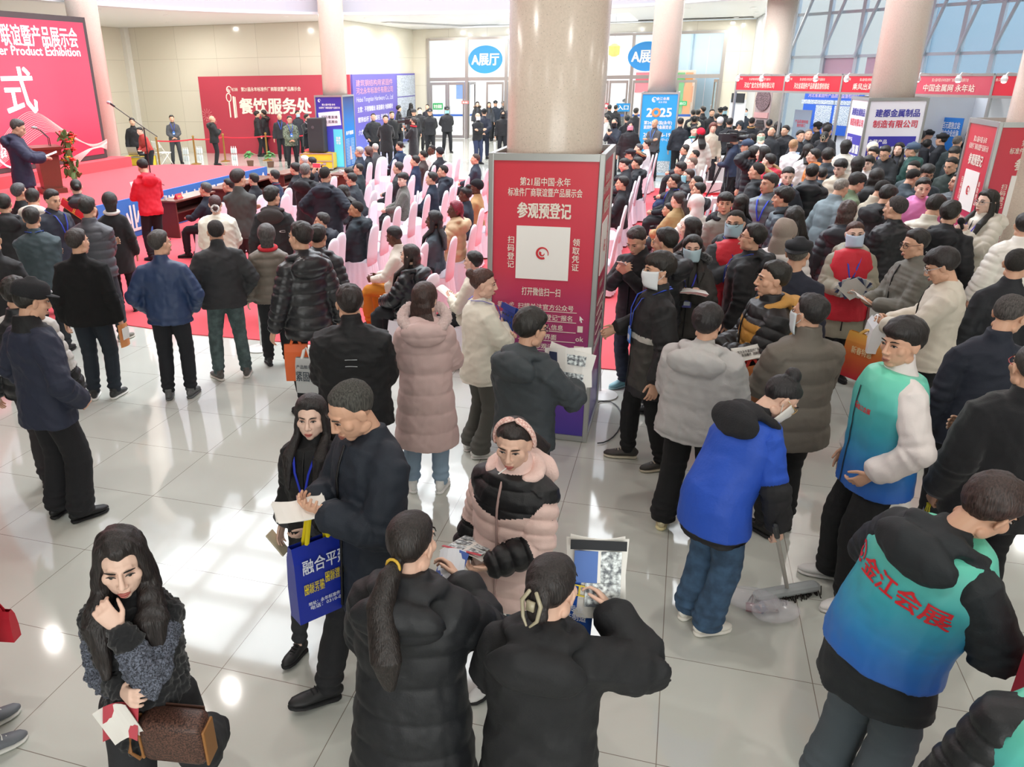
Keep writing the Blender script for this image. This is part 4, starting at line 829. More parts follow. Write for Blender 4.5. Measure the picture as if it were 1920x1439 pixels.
# ---- board of the food service and the violet company board
def board(name, p, q, z0, z1, m, label, cat, th=.08):
    p = np.array(p+(0,)); q = np.array(q+(0,)); d = nrm(q-p); n = np.array([d[1], -d[0], 0]); L = np.linalg.norm(q-p); o = empty(name, ((p+q)/2).tolist(), label, cat, rz=math.atan2(d[1], d[0]))
    B = MB(); B.box((0, th/2, (z0+z1)/2), (L, th, z1-z0)); B.build('panel', m, o); return o, L, (lambda u, z: frame((u*L/2, -.006, z), (1, 0, 0), (0, 0, 1)))
fb, L, F = board('food_service_board', (-19.72, 30.85), (-12.9, 30.85), 0, 3.06, mat('b0384a', .55), 'wide dusty red food service board standing against the rear wall', 'sign board')
FU = lambda px, py: (float(onpl(px, py, (0, 30.84, 0), (0, 1, 0))[0])+16.31)/(L/2)
FW = lambda a, b, py: (FU(b, py)-FU(a, py))*L/2
swirl(F(FU(429, 166), 2.55), .12, cream, fb); text('金江会展', F(FU(440, 166), 2.55), .12, cream, fb, wid=.26); text('第21届永年标准件厂商联谊暨产品展示会', F(FU(507, 166), 2.55), .15, cream, fb, wid=FW(452, 564, 166))
text('餐饮服务处', F(FU(515, 195), 1.90), .56, cream, fb, bold=.03, wid=FW(448, 583, 195))
B = MB(); a = np.linspace(0, 6.283, 16, endpoint=False); B.tube([(math.cos(t)*.11, .38+math.sin(t)*.16, 0) for t in a], [(.02, .006)]*16, ref=(0, 0, 1), n=6, closed=True); B.tube([(0, .22, 0), (0, -.40, 0)], [(.03, .006)]*2, ref=(0, 0, 1), n=6); B.box((.22, .0, 0), (.08, .85, .01), taper=1); B.box((.30, .0, 0), (.04, .80, .01)); B.build('cutlery_symbol', cream, fb, M=F(FU(430, 195), 1.86))
for u, z in ((-.93, 1.55), (-.88, 1.3), (.85, 2.88)):
    B = MB()
    for t in np.linspace(0, 6.0, 13): B.tube([(math.cos(t)*.08, math.sin(t)*.08, 0), (math.cos(t)*.26, math.sin(t)*.26, 0)], [(.010, .004), (.016, .004)], ref=(0, 0, 1), n=5)
    B.build('firework_symbol', mat('cf7a80', .6), fb, M=F(u, z))
pb, L, F = board('company_board', (-13.05, 31.5), (-13.05, 39.5), 0.0, 3.06, ramp_mat([(0, '4c5cb4'), (.45, '5a4fa0'), (1, '5d55a8')], .4), 'violet company board with factory pictures on the alcove wall', 'sign board')
pk = mat('d59aa8', .5)
text('建筑钢结构用紧固件', F(-.37, 2.72), .24, pk, pb, wid=4.4, bold=0); text('河北永年标准件有限公司', F(-.37, 2.42), .24, pk, pb, wid=4.4, bold=0); text('Hebei Yongnian Hardware Co., Ltd', F(-.37, 2.06), .24, mat('c9c6e4', .5), pb, wid=4.4, bold=0)
for i, s_ in enumerate(('主营：不锈钢螺丝 高强螺栓 地脚螺栓', '镀锌丝杆 双头螺柱 预埋件 垫圈', '六角螺栓 内六角 螺母 膨胀螺栓')): text(s_, F(-.37, 1.70-.40*i-(0 if i < 2 else .1)), .20, mat('d5d3ee', .5), pb, wid=4.3, bold=.01)
text('地址：河北省永年区', F(-.50, .42), .15, mat('d5d3ee', .5), pb, bold=0); text('电话：400-888', F(-.55, .2), .15, mat('d5d3ee', .5), pb, bold=0)
for r in range(3): B = MB(); B.box((0, 0, .004), (2.6, .92, .006)); B.build('factory_picture', mat('7d838c', .5, kind='speck'), pb, M=F(.655, .58+r*.97))
# ---- ellipse hall signs, door stickers and bright stands inside the hall
for x, lb in ((-9.55, 'blue oval hall A sign above the glass doors left of the nearest column'), (-2.06, 'blue oval hall A sign half hidden behind the far column')):
    o = empty('hall_sign', (x, DV-.10, 3.62), lb, 'sign'); B = MB(); a = np.linspace(0, 6.283, 40, endpoint=False); V = [(math.cos(t)*.84, y_, math.sin(t)*.62) for y_ in (0, .04) for t in a]
    B.add(V, [tuple(range(40)), tuple(range(79, 39, -1))]+[(i, (i+40), (i+1) % 40+40, (i+1) % 40) for i in range(40)]); B.build('plate', mat('2f8fd6', .4), o); text('A展厅', frame((0, -.006, 0), (1, 0, 0), (0, 0, 1)), .5, white, o, bold=.03, wid=1.36)
for x, z, w_, h, c, s_, lb in ((-11.95, 1.52, .52, .30, '2fa05a', '安全通道', 'green exit sticker on the leftmost glass door'), (-10.55, 1.70, .36, .14, 'cf6a66', '拉', 'small red sticker on the second glass door'), (-7.5, 1.42, .62, .52, '1f86c4', '出口', 'blue exit sticker on a glass door beside the nearest column'), (-2.95, 1.45, .62, .36, '1f86c4', '入口', 'blue entrance sticker on a glass door right of the nearest column'), (-3.75, 1.52, .26, .24, 'cf3a4a', '推', 'small red sticker on a glass door right of the nearest column'), (-.45, 1.62, .66, .20, '2fb070', '安全出口', 'green exit sticker over the doorway beside the 2025 stand')):
    o = empty('door_sign', (x, DV-.08, z), lb, 'sign'); B = MB(); B.box((0, 0, 0), (w_, .012, h)); B.build('plate', mat(c, .5), o); text(s_, frame((0, -.008, 0), (1, 0, 0), (0, 0, 1)), h*.55, white, o, bold=.02, wid=w_*.8)
rs = random.Random(5)
for i, (x, y, w_, h, c, c2, lb) in enumerate(((-13.0, 47, 2.2, 3.4, 'f6f7f8', '3f7fd0', 'white fair stand with blue panel inside the hall, far left'), (-10.0, 50, 2.6, 4.2, 'fbfbfb', '5a56b8', 'tall white fair stand with violet corner inside the hall'), (-7.2, 46.5, 2.0, 3.2, 'f4f6f8', '2f7fcf', 'white stand with blue lettering inside the hall by the open door'), (-3.2, 48, 2.6, 3.9, 'f5eff2', 'd85a6a', 'pale pink stand inside the hall right of the column'), (-.6, 46, 1.5, 3.0, 'f4d9c0', 'e8863a', 'stand with orange and green banners inside the hall'), (1.6, 47.5, 1.9, 4.6, 'f3e3e8', 'c8405e', 'tall pale pink stand with red ribbon drawing inside the hall'))):
    o = empty('fair_stand', (x, y, 0), lb, 'fair stand', 'stands inside hall A'); B = MB(); B.box((0, 0, h/2), (w_, 1.6, h)); B.build('stand_wall', mat(c, .6), o); B = MB(); B.box((w_*.28, -.83, h*.62), (w_*.36, .06, h*.26)); B.build('sign_panel', mat(c2, .5), o); B = MB(); B.box((-w_*.2, -.84, h*.33), (w_*.42, .06, h*.30)); B.build('display_panel', mat('dfe6ee', .5), o)
    if i == 5:
        B = MB(); B.tube([(-.5, -.88, 4.3), (-.2, -.88, 4.35), (.05, -.88, 4.0), (-.1, -.88, 3.6), (-.45, -.88, 3.5), (-.1, -.88, 3.3), (.1, -.88, 2.8)], [.03, .04, .05, .06, .09, .06, .03], n=8); B.tube([(-.1, -.88, 3.3), (.3, -.88, 3.05), (.6, -.88, 3.2)], [.05, .05, .02], n=8); B.build('ribbon_drawing', mat('d8405a', .5), o)
    if i == 4:
        for q, cc in ((-.4, 'e06a3a'), (.05, '58b45a'), (.45, 'e8903a')): B = MB(); B.box((q, -.86, 1.9), (.36, .05, 2.0)); B.build('banner', mat(cc, .6), o)
o = empty('lantern', (-4.0, 45, 4.0), 'yellow lantern hanging inside the hall', 'lantern'); B = MB(); B.lathe((0, 0, 0), [(.1, -.3), (.28, -.2), (.30, .2), (.1, .32)], 12); B.build('lantern_body', mat('f2b53a', .6, emit=.4), o); B = MB(); B.tube([(0, 0, .3), (0, 0, 5)], .012, n=5); B.build('cord', mat('777777'), o)
# ---- booths
p0, p1 = atD(1383, 142, 25.0), atD(1830, 141, 19.9); p0[2] = p1[2] = 0; eb = nrm(p1-p0); nb2 = np.array([-eb[1], eb[0], 0]); nb2 = nb2 if nb2[1] > 0 else -nb2; Lb = np.linalg.norm(p1-p0)/3.78
RB = np.column_stack([eb, nb2, (0, 0, 1)]); zf = 2.90; zb = 2.50; angB = math.atan2(eb[1], eb[0])
bt = ['河北广金文化传播有限公司', '河北省紧固件产品质量监督检验站', '乘风出海 智能外贸', '中国金属网 永年站']
ord_ = ['leftmost', 'second', 'third', 'rightmost']
for i in range(5):
    o = p0+eb*Lb*i
    k = empty('exhibition_booth', o.tolist(), 'white panel booth with red fascia, %s in the row under the windows' % (ord_[i] if i < 4 else 'at the far end'), 'booth', 'booths under the windows', angB)
    B = MB(); B.box((Lb/2, 0, (zf+zb)/2), (Lb-.05, .03, zf-zb-.04)); B.build('fascia', mat('cf3040' if i != 3 else 'd4586a', .45), k)
    for z in (zf, zb): B = MB(); B.box((Lb/2, 0, z), (Lb-.052, .045, .05)); B.build('rail', alu, k)
    for x in (0, Lb) if i == 4 else (0,): B = MB(); B.box((x, 0, zf/2), (.05, .05, zf)); B.build('post', alu, k)
    FF = lambda x, z: frame((x, -.022, z), (1, 0, 0), (0, 0, 1))
    if i < 4: text('第21届中国·永年标准件厂商联谊暨产品展示会', FF(Lb/2, zf-.10), .06, cream, k, bold=0, wid=Lb*.44); text(bt[i], FF(Lb/2, zf-.25), .13, cream, k, wid=Lb*.62)
    text('金江会展', FF(.15, zf-.09), .05, cream, k, bold=0)
    if i: B = MB(); B.box((Lb/2, 2.0, 1.25), (Lb, .03, 2.5)); B.build('back_panel', mat('dfe4ea', .5), k)
    if i > 1: B = MB(); B.box((Lb-.01, 1.0, 1.25), (.03, 2.0, 2.5)); B.build('side_panel', mat('dde2e8', .5), k)
    for x in (.45, Lb-.5):
        B = MB(); B.tube([(x, 0, zf+.02), (x, -.28, zf+.04), (x, -.34, zf-.02)], .012, n=6); B.lathe((x, -.34, zf-.12), [(.05, 0), (.06, .06), (.03, .12)], 12); sl = B.build('spotlight', mat('e8e8e8', .4), k)
        B = MB(); B.ell((x, -.34, zf-.125), (.04, .04, .02)); B.build('bulb', mat('fff4e0', .5, emit=14), sl)
def inbooth(px, py, depth): return onpl(px, py, p0+nb2*depth, nb2)
def poster(name, x0, y0, x1, y1, depth, m, label, cat, items=()):
    a = inbooth(x0, y1, depth); b = inbooth(x1, y0, depth); c = (a+b)/2; o = empty(name, c.tolist(), label, cat, rz=angB); W_ = abs(float((b-a)@eb)); H_ = b[2]-a[2]
    B = MB(); B.box((0, 0, 0), (W_, .02, H_)); B.build('sheet', m, o)
    for s_, u, v, h, c_, wd in items: text(s_, frame((u*W_/2, -.012, v*H_/2), (1, 0, 0), (0, 0, 1)), h*H_, mat(c_, .5), o, wid=wd*W_)
    return o, W_, H_
o, W_, H_ = poster('wall_poster', 1499, 172, 1622, 248, 1.9, ramp_mat([(0, '2a62cc'), (1, '3f6fd6')], .4), 'large blue inspection station poster on the booth back wall', 'poster', (('河北省紧固件产品质量监督检验站', 0, .80, .10, 'd8c6e8', .86),))
for u, w_, v, h in ((-.78, .30, .48, .10), (-.20, .30, .48, .10), (.36, .30, .48, .10), (-.25, .28, -.10, .44), (.40, .28, -.10, .44)): B = MB(); B.box((u*W_/2, -.012, v*H_/2), (w_*W_, .008, h*H_)); B.build('picture', mat('8fc0ea', .5, kind='speck'), o)
poster('standing_board', 1483, 207, 1523, 262, .6, mat('93a5b6', .35), 'grey framed notice board on a stand before the blue poster', 'notice board', (('产品质量检验', 0, .25, .10, 'd05a68', .8), ('服务窗口', 0, -.0, .10, 'd05a68', .5)))
poster('roll_banner', 1752, 222, 1808, 292, 1.2, mat('2f7fd6', .4), 'blue roll-up banner behind the woman under the pink fascia', 'banner', (('百元建独立站', 0, .62, .16, 'f4f6fa', .82), ('助力企业出海', 0, .22, .16, 'f4f6fa', .82)))
o, _, _ = poster('air_conditioner', 1364, 187, 1400, 235, 2.4, mat('e2e4e4', .5), 'white floor air conditioner with black grille by the end wall', 'air conditioner'); B = MB(); B.box((0, -.03, .45), (.6, .04, .28)); B.build('grille', mat('23282a', .5), o)
o, W_, H_ = poster('pagoda_sign', 1409, 172, 1449, 255, 1.5, mat('b9a7a4', .6), 'shop sign with round dark picture above a pagoda shape', 'sign')
B = MB(); B.lathe((0, 0, 0), [(.01, 0), (W_*.47, 0), (W_*.47, .03), (.01, .03)], 28); B.build('round_picture', mat('5a4a4c', .5, kind='speck'), o, M=frame((0, -.02, H_*.32), (1, 0, 0), (0, 0, 1)))
B = MB(); B.box((0, -.03, -H_*.02), (W_*.9, .03, H_*.12)); B.build('pink_label', mat('d4a3a0', .5), o); B = MB()
for z, w_ in ((-.16, .5), (-.24, .66), (-.34, .5)): B.box((0, -.04, H_*z), (W_*w_, .04, H_*.07), taper=.8)
B.build('pagoda', mat('3a3536', .6), o)
# ---- stage, screen, lectern
SZ = .80; red = mat('e0585f', .95, bump=.4, bscale=240); o = empty('stage', (0, 0, 0), 'low red carpeted stage with blue lettered skirt before the screen', 'stage')
B = MB(); B.prism([(-15.28, 8.5), (-10.80, 8.5), (-10.80, 19.62), (-13.8, 19.75), (-15.28, 18.6)], 0, SZ); B.build('platform', red, o)
B = MB(); B.b2((-10.79, 8.5, .02), (-10.74, 19.62, SZ)); sk_ = B.build('skirt', mat('3a74c2', .7), o)
for ch, v_ in (('产', 12.5), ('业', 13.8), ('优', 15.2), ('势', 15.72), ('均', 16.24), ('压', 16.76), ('国', 17.28), ('民', 17.9), ('展', 18.85), ('会', 19.36)): text(ch, frame((-10.735, v_, .40), (0, 1, 0), (0, 0, 1)), .52, white, o, bold=.02, wid=.46)
for a_, b_ in (((-15.25, 9, SZ), (-14.55, 16.3, SZ+.26)), ((-15.25, 16.33, SZ), (-14.62, 19.1, SZ+.26))): B = MB(); B.b2(a_, b_); B.build('step_block', red, o)
o = empty('led_screen', (-15.05, 13, SZ+.26), 'huge glowing red stage screen with white lettering', 'screen'); z0, z1 = SZ+.27, 4.52
B = MB(); B.b2((-.10, -4.5, z0-SZ-.26), (.0, 5.68, z1-SZ-.26)); B.build('casing', mat('453e3e', .6), o)
def screen_mat():
    m = bpy.data.materials.new('led_red'); m.use_nodes = True; nt = m.node_tree; b = nt.nodes['Principled BSDF']; L = nt.links.new
    tc = nt.nodes.new('ShaderNodeTexCoord'); sp = nt.nodes.new('ShaderNodeSeparateXYZ'); cr = nt.nodes.new('ShaderNodeValToRGB'); L(tc.outputs['Generated'], sp.inputs[0]); L(sp.outputs[2], cr.inputs[0]); e = cr.color_ramp.elements
    for p_, h in ((0.0, 'd92a4c'), (.35, 'f04a68'), (.7, 'f4506c'), (1., 'e64464')):
        x = e.new(p_) if p_ not in (0., 1.) else e[0 if p_ == 0 else -1]; x.color = lin(h)
    L(cr.outputs[0], b.inputs['Emission Color']); b.inputs['Emission Strength'].default_value = .95; b.inputs['Base Color'].default_value = lin('300a10'); b.inputs['Roughness'].default_value = .5; return m
B = MB(); B.b2((.0, -4.4, .12), (.01, 5.56, z1-z0-.12)); scr = B.build('picture', screen_mat(), o); glow = mat('ffffff', .5, emit=.95)
SP = lambda x, y, up=.0: (lambda q: (q[0]+15.05+.03, q[1]-13, q[2]-SZ-.26))(onpl(x, y, (-15.03, 0, 0), (1, 0, 0)))
def stext(s_, x0, x1, y, h): a, b = SP(x0, y), SP(x1, y); return text(s_, frame((.03, (a[1]+b[1])/2, (a[2]+b[2])/2), (0, 1, 0), (0, 0, 1)), h, glow, o, bold=.009, wid=abs(b[1]-a[1]))
stext('联谊暨产品展示会', 0, 143, 68, .42); stext('er Product Exhibition', -3, 149, 96, .24); stext('式', 5, 65, 170, .95); stext('月', 0, 9, 277, .2); stext('永年', 0, 12, 290, .14)
Aw = [(-20, 300), (0, 262), (30, 222), (52, 208), (75, 213), (110, 238), (150, 266), (178, 279), (199, 269)]; Bw = [(-20, 330), (0, 310), (60, 262), (85, 246), (108, 248), (150, 266), (175, 277), (199, 260), (199, 263)]
rsm = lambda q, n=40: np.array([(np.interp(t, np.linspace(0, 1, len(q)), [p[0] for p in q]), np.interp(t, np.linspace(0, 1, len(q)), [p[1] for p in q])) for t in np.linspace(0, 1, n)])
def smooth(q): 
    for _ in range(3): q[1:-1] = (q[:-2]+q[1:-1]*2+q[2:])/4
    return q
Aq, Bq = smooth(rsm(Aw)), smooth(rsm(Bw)); B = MB(); gl3 = mat('ff9f98', .5, emit=.85)
for t in np.linspace(0, 1, 15): B.tube([SP(*(a*(1-t)+b*t)) for a, b in zip(Aq, Bq)], .0032, ref=(1, 0, 0), n=4)
Cq = smooth(rsm([(120, 308), (140, 292), (165, 279), (185, 274), (199, 271)])); Dq = smooth(rsm([(130, 330), (150, 300), (170, 280), (188, 276), (199, 280)]))
for t in np.linspace(0, 1, 10): B.tube([SP(*(a*(1-t)+b*t)) for a, b in zip(Cq, Dq)], .004, ref=(1, 0, 0), n=4)
B.build('wave_lines', gl3, o)
B = MB(); B.tube([SP(*q) for q in smooth(rsm([(-10, 290), (0, 303), (10, 311), (30, 318), (60, 322)]))], .02, ref=(1, 0, 0), n=6); B.build('light_streak', mat('ffe9f4', .5, emit=.9), o)
area('screen_glow', (-14.7, 14.5, 2.8), 3.0, 45, (1, .45, .5), (0, math.radians(90), 0), 'RECTANGLE', 6)
LX, LY = -13.05, 14.25; o = empty('lectern', (LX, LY, SZ), 'brown wooden lectern with flowers and microphones on the stage', 'lectern', rz=math.radians(-38)); wood = mat('6b3a2c', .4, bump=.15, bscale=30)
B = MB(); B.box((0, 0, .05), (.62, .50, .10)); B.box((0, 0, .42), (.46, .36, .70), taper=1.15); B.build('pedestal', wood, o); B = MB(); B.box((0, 0, .84), (.66, .48, .12), taper=1.12); B.box((0, 0, .93), (.80, .58, .06), taper=1.05); B.build('desk_top', wood, o, bevel=.008)
for x in (-.10, .06):
    B = MB(); B.tube([(x, .12, .95), (x, .12, 1.12), (x-.03, .0, 1.27), (x-.05, -.08, 1.32)], .009, n=6); m_ = B.build('gooseneck', mat('2a2a2c', .4), o); B = MB(); B.ell((x-.06, -.11, 1.335), (.028, .05, .028)); B.build('microphone_head', mat('9aa2a0', .5), m_)
fl = empty('flower_arrangement', (LX+.34, LY+.30, SZ+.92), 'red and yellow flower spray hanging over the lectern edge', 'flowers'); rf = random.Random(3); B = MB()
for i in range(70): t = rf.random(); B.ell((rf.uniform(-.12, .12), rf.uniform(-.12, .12), .30-.95*t), (.05, .012, .09), rotz(rf.uniform(0, 3))@rotx(rf.uniform(-1, 1)), 6, 4)
B.build('foliage', mat('5d7a45', .7), fl)
for i in range(34):
    t = rf.random(); c = (rf.uniform(-.17, .17)*(1-.5*t), rf.uniform(-.17, .17)*(1-.5*t), .32-.80*t); B = MB()
    for q in range(5): a_ = q*1.257; B.ell((c[0]+.032*math.cos(a_), c[1]+.032*math.sin(a_), c[2]), (.034, .026, .02), rotz(a_), 6, 4)
    B.build('bloom', mat('d83a38' if rf.random() < .75 else 'f0b030', .6), fl)
# ---- mic stand, flight cases, loudspeaker, laptop, folding chair, ropes
def mic_stand(x, y, z, label):
    o = empty('microphone_stand', (x, y, z), label, 'microphone stand'); blk = mat('1d1d20', .4)
    B = MB(); B.tube([(0, 0, .1), (0, 0, 1.25)], .014, n=8); B.build('pole', blk, o)
    for k in range(3): B = MB(); B.tube([(0, 0, .12), (.32*math.cos(k*2.09), .32*math.sin(k*2.09), .012)], .011, n=6); B.build('leg', blk, o)
    B = MB(); B.tube([(.25, .1, 1.05), (0, 0, 1.25), (-.55, -.22, 1.72)], .010, n=6); B.build('boom', blk, o)
    for dx in (0, .12): B = MB(); B.tube([(-.50-dx, -.22+dx, 1.70), (-.58-dx, -.24+dx, 1.76)], .018, n=8); h_ = B.build('microphone', blk, o); B = MB(); B.ell((-.61-dx, -.25+dx, 1.78), (.035, .035, .035)); B.build('microphone_head', mat('b4b8bc', .4, .5), h_)
q = at(303, 348, SZ); mic_stand(q[0]-.25, min(q[1], 18.9), SZ, 'black boom microphone stand on the red stage')
yel = mat('e3bb2e', .5)
def flight_case(p, w_, d, h, rz, label, words_=None):
    o = empty('flight_case', p, label, 'flight case', rz=rz); B = MB(); B.box((0, 0, h/2+.06), (w_-.03, d-.03, h-.03)); B.build('case_body', yel, o)
    for x in (-w_/2, w_/2):
        for y in (-d/2, d/2): B = MB(); B.box((x, y, h/2+.06), (.03, .03, h)); B.build('corner_edge', alu, o)
    for z in (.07, h*.62, h+.05):
        for y in (-d/2, d/2): B = MB(); B.box((0, y, z), (w_, .03, .03)); B.build('edge', alu, o)
    for x in (-w_*.36, w_*.36):
        for y in (-d*.3, d*.3): B = MB(); B.lathe((x, y, 0), [(.035, 0), (.035, .06)], 10); B.build('caster', mat('222222'), o)
    for x in (-w_*.25, w_*.25): B = MB(); B.box((x, -d/2-.012, h*.45), (.10, .02, .08)); B.build('latch', alu, o)
    if words_: text(words_, frame((-.15, -d/2-.003, h*.78), (1, 0, 0), (0, 0, 1)), .10, mat('c99c1e', .5), o)
    return o
q = at(608, 316, 0); q = q+np.array([.02, -.42, 0]); flight_case((q[0], q[1], 0), 1.15, .62, .52, math.radians(8), 'yellow flight case under the loudspeaker', '||| messi')
o = empty('loudspeaker', (q[0]-.02, q[1]+.05, .60), 'tall black loudspeaker standing on the yellow flight case', 'loudspeaker', rz=math.radians(8)); B = MB(); B.box((0, 0, .56), (.56, .46, 1.10)); B.build('cabinet', mat('3a3a3d', .7), o, bevel=.02); B = MB(); B.box((0, -.235, .56), (.50, .015, 1.02)); B.build('grille', mat('2e2e31', .8, bump=.6, bscale=300), o)
B = MB(); B.lathe((0, 0, 0), [(.05, 0), (.05, .02)], 16); B.build('badge', mat('4c4c50', .4), o, M=frame((-.08, -.25, .82), (1, 0, 0), (0, 0, 1)))
o = empty('folded_cloth', (q[0]-.40, q[1]+.12, .60), 'red folded cloth on the yellow case beside the loudspeaker', 'cloth'); B = MB(); B.box((0, 0, .04), (.26, .3, .05)); B.box((.02, .01, .075), (.2, .24, .035)); B.build('cloth_fold', red, o, bevel=.015)
q = at(258, 296, .62); o = flight_case((q[0], q[1], 0), 1.0, .6, .62, 0, 'yellow flight case used as a desk by the rear wall')
l_ = empty('laptop', (q[0]-.05, q[1], .70), 'open silver laptop on the yellow case by the rear wall', 'laptop'); B = MB(); B.box((0, 0, .012), (.36, .25, .02)); B.build('keyboard_base', mat('4a4c50', .4), l_); B = MB(); B.box((0, -.16, .15), (.36, .012, .25), rotx(.25)); B.build('screen_lid', mat('b9b2a8', .35, .3), l_)
l_ = empty('sound_mixer', (q[0]+.36, q[1]-.04, .70), 'dark sound mixer beside the laptop on the yellow case', 'mixer'); B = MB(); B.box((0, 0, .03), (.26, .34, .06)); B.build('mixer_body', mat('3a3c46', .5), l_)
for i in range(6): B = MB(); B.lathe((-.09+.036*i, .04, .06), [(.010, 0), (.008, .02)], 8); B.build('knob', mat('c0c4c8', .4), l_)
q = at(308, 309, 0); o = empty('folding_chair', (q[0], q[1], 0), 'white plastic folding chair near the rope barrier', 'chair', rz=math.radians(-20)); wh = mat('e9e7e2', .5)
B = MB(); B.box((0, .02, .44), (.42, .42, .035)); B.build('seat', wh, o); B = MB(); B.box((0, -.24, .74), (.42, .03, .22), rotx(.2)); B.build('backrest', wh, o)
for x in (-.20, .20): B = MB(); B.tube([(x, -.28, .86), (x, .24, .02)], .014, n=6); B.build('leg', wh, o); B = MB(); B.tube([(x, .16, .44), (x, -.26, .02)], .014, n=6); B.build('leg', wh, o)
gold = mat('b08a4a', .3, .7); posts = []
for i, (x, y) in enumerate(((300, 312), (368, 308), (423, 303), (502, 301), (577, 299))):
    q = at(x, y, 0); posts.append(q); o = empty('barrier_post', q.tolist(), ('gold rope barrier post %s' % ('beside the folding chair', 'between the folding chair and the bald man', 'at the rope bend beside the bald man', 'before the two men in black', 'next to the loudspeaker case')[i]), 'barrier post', 'gold barrier posts'); B = MB(); B.lathe((0, 0, 0), [(.19, 0), (.19, .02), (.06, .05)], 24); B.build('base', gold, o); B = MB(); B.tube([(0, 0, .03), (0, 0, .98)], .032, n=12); B.build('pole', gold, o); B = MB(); B.ell((0, 0, 1.0), (.045, .045, .04)); B.build('cap', gold, o)
for i, (a, b) in enumerate(zip(posts[:-1], posts[1:])):
    B = MB(); B.tube([a*(1-t)+b*t+np.array([0, 0, .90-.10*4*t*(1-t)*.4]) for t in np.linspace(0, 1, 7)], [(.008, .028)]*7, ref=(0, 0, 1), n=6); tag(B.build('barrier_ribbon', mat('cf2b3c', .7)), 'red barrier ribbon strung between gold posts, %s stretch' % ('leftmost', 'second', 'third', 'last')[i], 'ribbon', 'red barrier ribbons')
for i, (x, y) in enumerate(((470, 312), (508, 314), (350, 302), (440, 300), (376, 300))):
    q = at(x, y, 0)
    if i < 2:
        o = empty('potted_plant', q.tolist(), 'leafy green pot plant at the stage end, %s' % ('left one' if i == 0 else 'right one nearer the loudspeaker'), 'plant', 'pot plants at the stage end'); B = MB(); B.lathe((0, 0, 0), [(.10, 0), (.13, .2), (.12, .2)], 16); B.build('pot', mat('6a4a3a', .7), o); B = MB(); rr = random.Random(i)
        for k in range(26): a_ = rr.uniform(0, 6.28); t_ = rr.uniform(.2, 1); B.ell((.16*t_*math.cos(a_), .16*t_*math.sin(a_), .34+.22*(1-t_)+rr.uniform(-.06, .08)), (.10, .05, .012), rotz(a_)@roty(.5*t_), 8, 4)
        B.build('foliage', mat('4f8a4c', .6), o)
    else:
        o = empty('water_pack', q.tolist(), 'shrink wrapped pack of water bottles against the rear wall, %s' % {2: 'behind the man in grey', 3: 'beside the barrier post', 4: 'right of the man in grey'}[i], 'bottles')
        for k in range(3):
            for z in (0, .26): B = MB(); B.lathe((-.09+.09*k, 0, z), [(.04, 0), (.042, .16), (.015, .21), (.015, .26)], 10); B.build('bottle', mat('dfe8ea', .2), o)
# ---- covered chairs and meeting tables
def make_chair():
    r = empty('banquet_chair', (0, 0, 0), 'x', 'chair'); cov = mat('ece6ee', .8, bump=.15, bscale=40)
    B = MB(); pr = [(.40, .205, .032, -.20), (.55, .205, .032, -.215), (.75, .20, .030, -.24), (.88, .185, .028, -.262), (.95, .150, .025, -.272), (.985, .09, .02, -.276)]
    B.tube([(0, y, z) for z, w_, t, y in pr], [(w_, t) for z, w_, t, y in pr], ref=(0, 1, 0), n=22); B.build('back_cover', cov, r, True)
    B = MB(); B.tube([(0, .0, z) for z in (.42, .455, .47)], [(.225, .225), (.225, .225), (.20, .20)], n=26, ref=(0, 1, 0)); B.build('seat_cover', cov, r, True)
    B = MB(); n = 72; V = []; t = np.linspace(0, 2*math.pi, n, endpoint=False)
    for z, k, a_ in ((.455, .222, .0), (.40, .230, .004), (.20, .252, .010), (.03, .285, .016)): 
        rr = k/np.maximum(np.abs(np.cos(t)), np.abs(np.sin(t)))**.72+a_*np.cos(t*18)
        V += [(c*math.cos(q), c*math.sin(q), z) for c, q in zip(rr, t)]
    B.add(V, [(k*n+i, (k+1)*n+i, (k+1)*n+(i+1) % n, k*n+(i+1) % n) for k in range(3) for i in range(n)]); B.build('skirt', cov, r, True)
    for x in (-.19, .19):
        for y in (-.19, .19): B = MB(); B.tube([(x, y, .40), (x, y, .0)], .016, n=6, cap=False); B.build('leg', mat('b07a3c', .5), r)
    return r
chair0 = None; SEATS = []
def dup(root):
    r = root.copy(); COL.objects.link(r)
    for ch in root.children: c = ch.copy(); COL.objects.link(c); c.parent = r
    return r
def chair(x, y, face_deg, label, gr='white covered banquet chairs'):
    global chair0
    if any(math.hypot(x-a, y-b) < .40 for a, b in SEATS): return None
    SEATS.append((x, y))
    if chair0 is None: chair0 = make_chair(); r = chair0
    else: r = dup(chair0)
    r.location = (x, y, .012); r.rotation_euler = (0, 0, -math.radians(face_deg)); r['label'] = label; r['group'] = gr; r['category'] = 'chair'; return r
def table(x, y, ln, label):
    o = empty('meeting_table', (x, y, .012), label, 'table', 'long tables before the stage'); B = MB(); B.box((0, 0, .735), (.48, ln, .035)); B.build('table_top', mat('6b4438', .35), o, bevel=.005)
    B = MB(); B.box((-.20, 0, .45), (.02, ln-.08, .50)); B.build('front_panel', mat('52231f', .5), o)
    for y_ in (-ln/2+.05, ln/2-.05): B = MB(); B.box((0, y_, .36), (.42, .03, .72)); B.build('side_panel', mat('5f2f26', .45), o)
    B = MB(); B.box((0, 0, .50), (.40, ln-.1, .02)); B.build('shelf', mat('4a2a22', .5), o)
    return o
# ---------------------------------------------------------------- who is there
BK, NV, DG, SL = '1c1d21', '1e2536', '2f3236', '3d4a50'
GS, GV, GG, GC = 'seated audience in the chairs', 'visitors standing behind the chairs', 'security guards by the doors', 'crowd around the registration stands'
blk_collar = [('0b0b0e', lambda b, L, Q: (b == 0) & (Q[:, 2] > 1.435))]
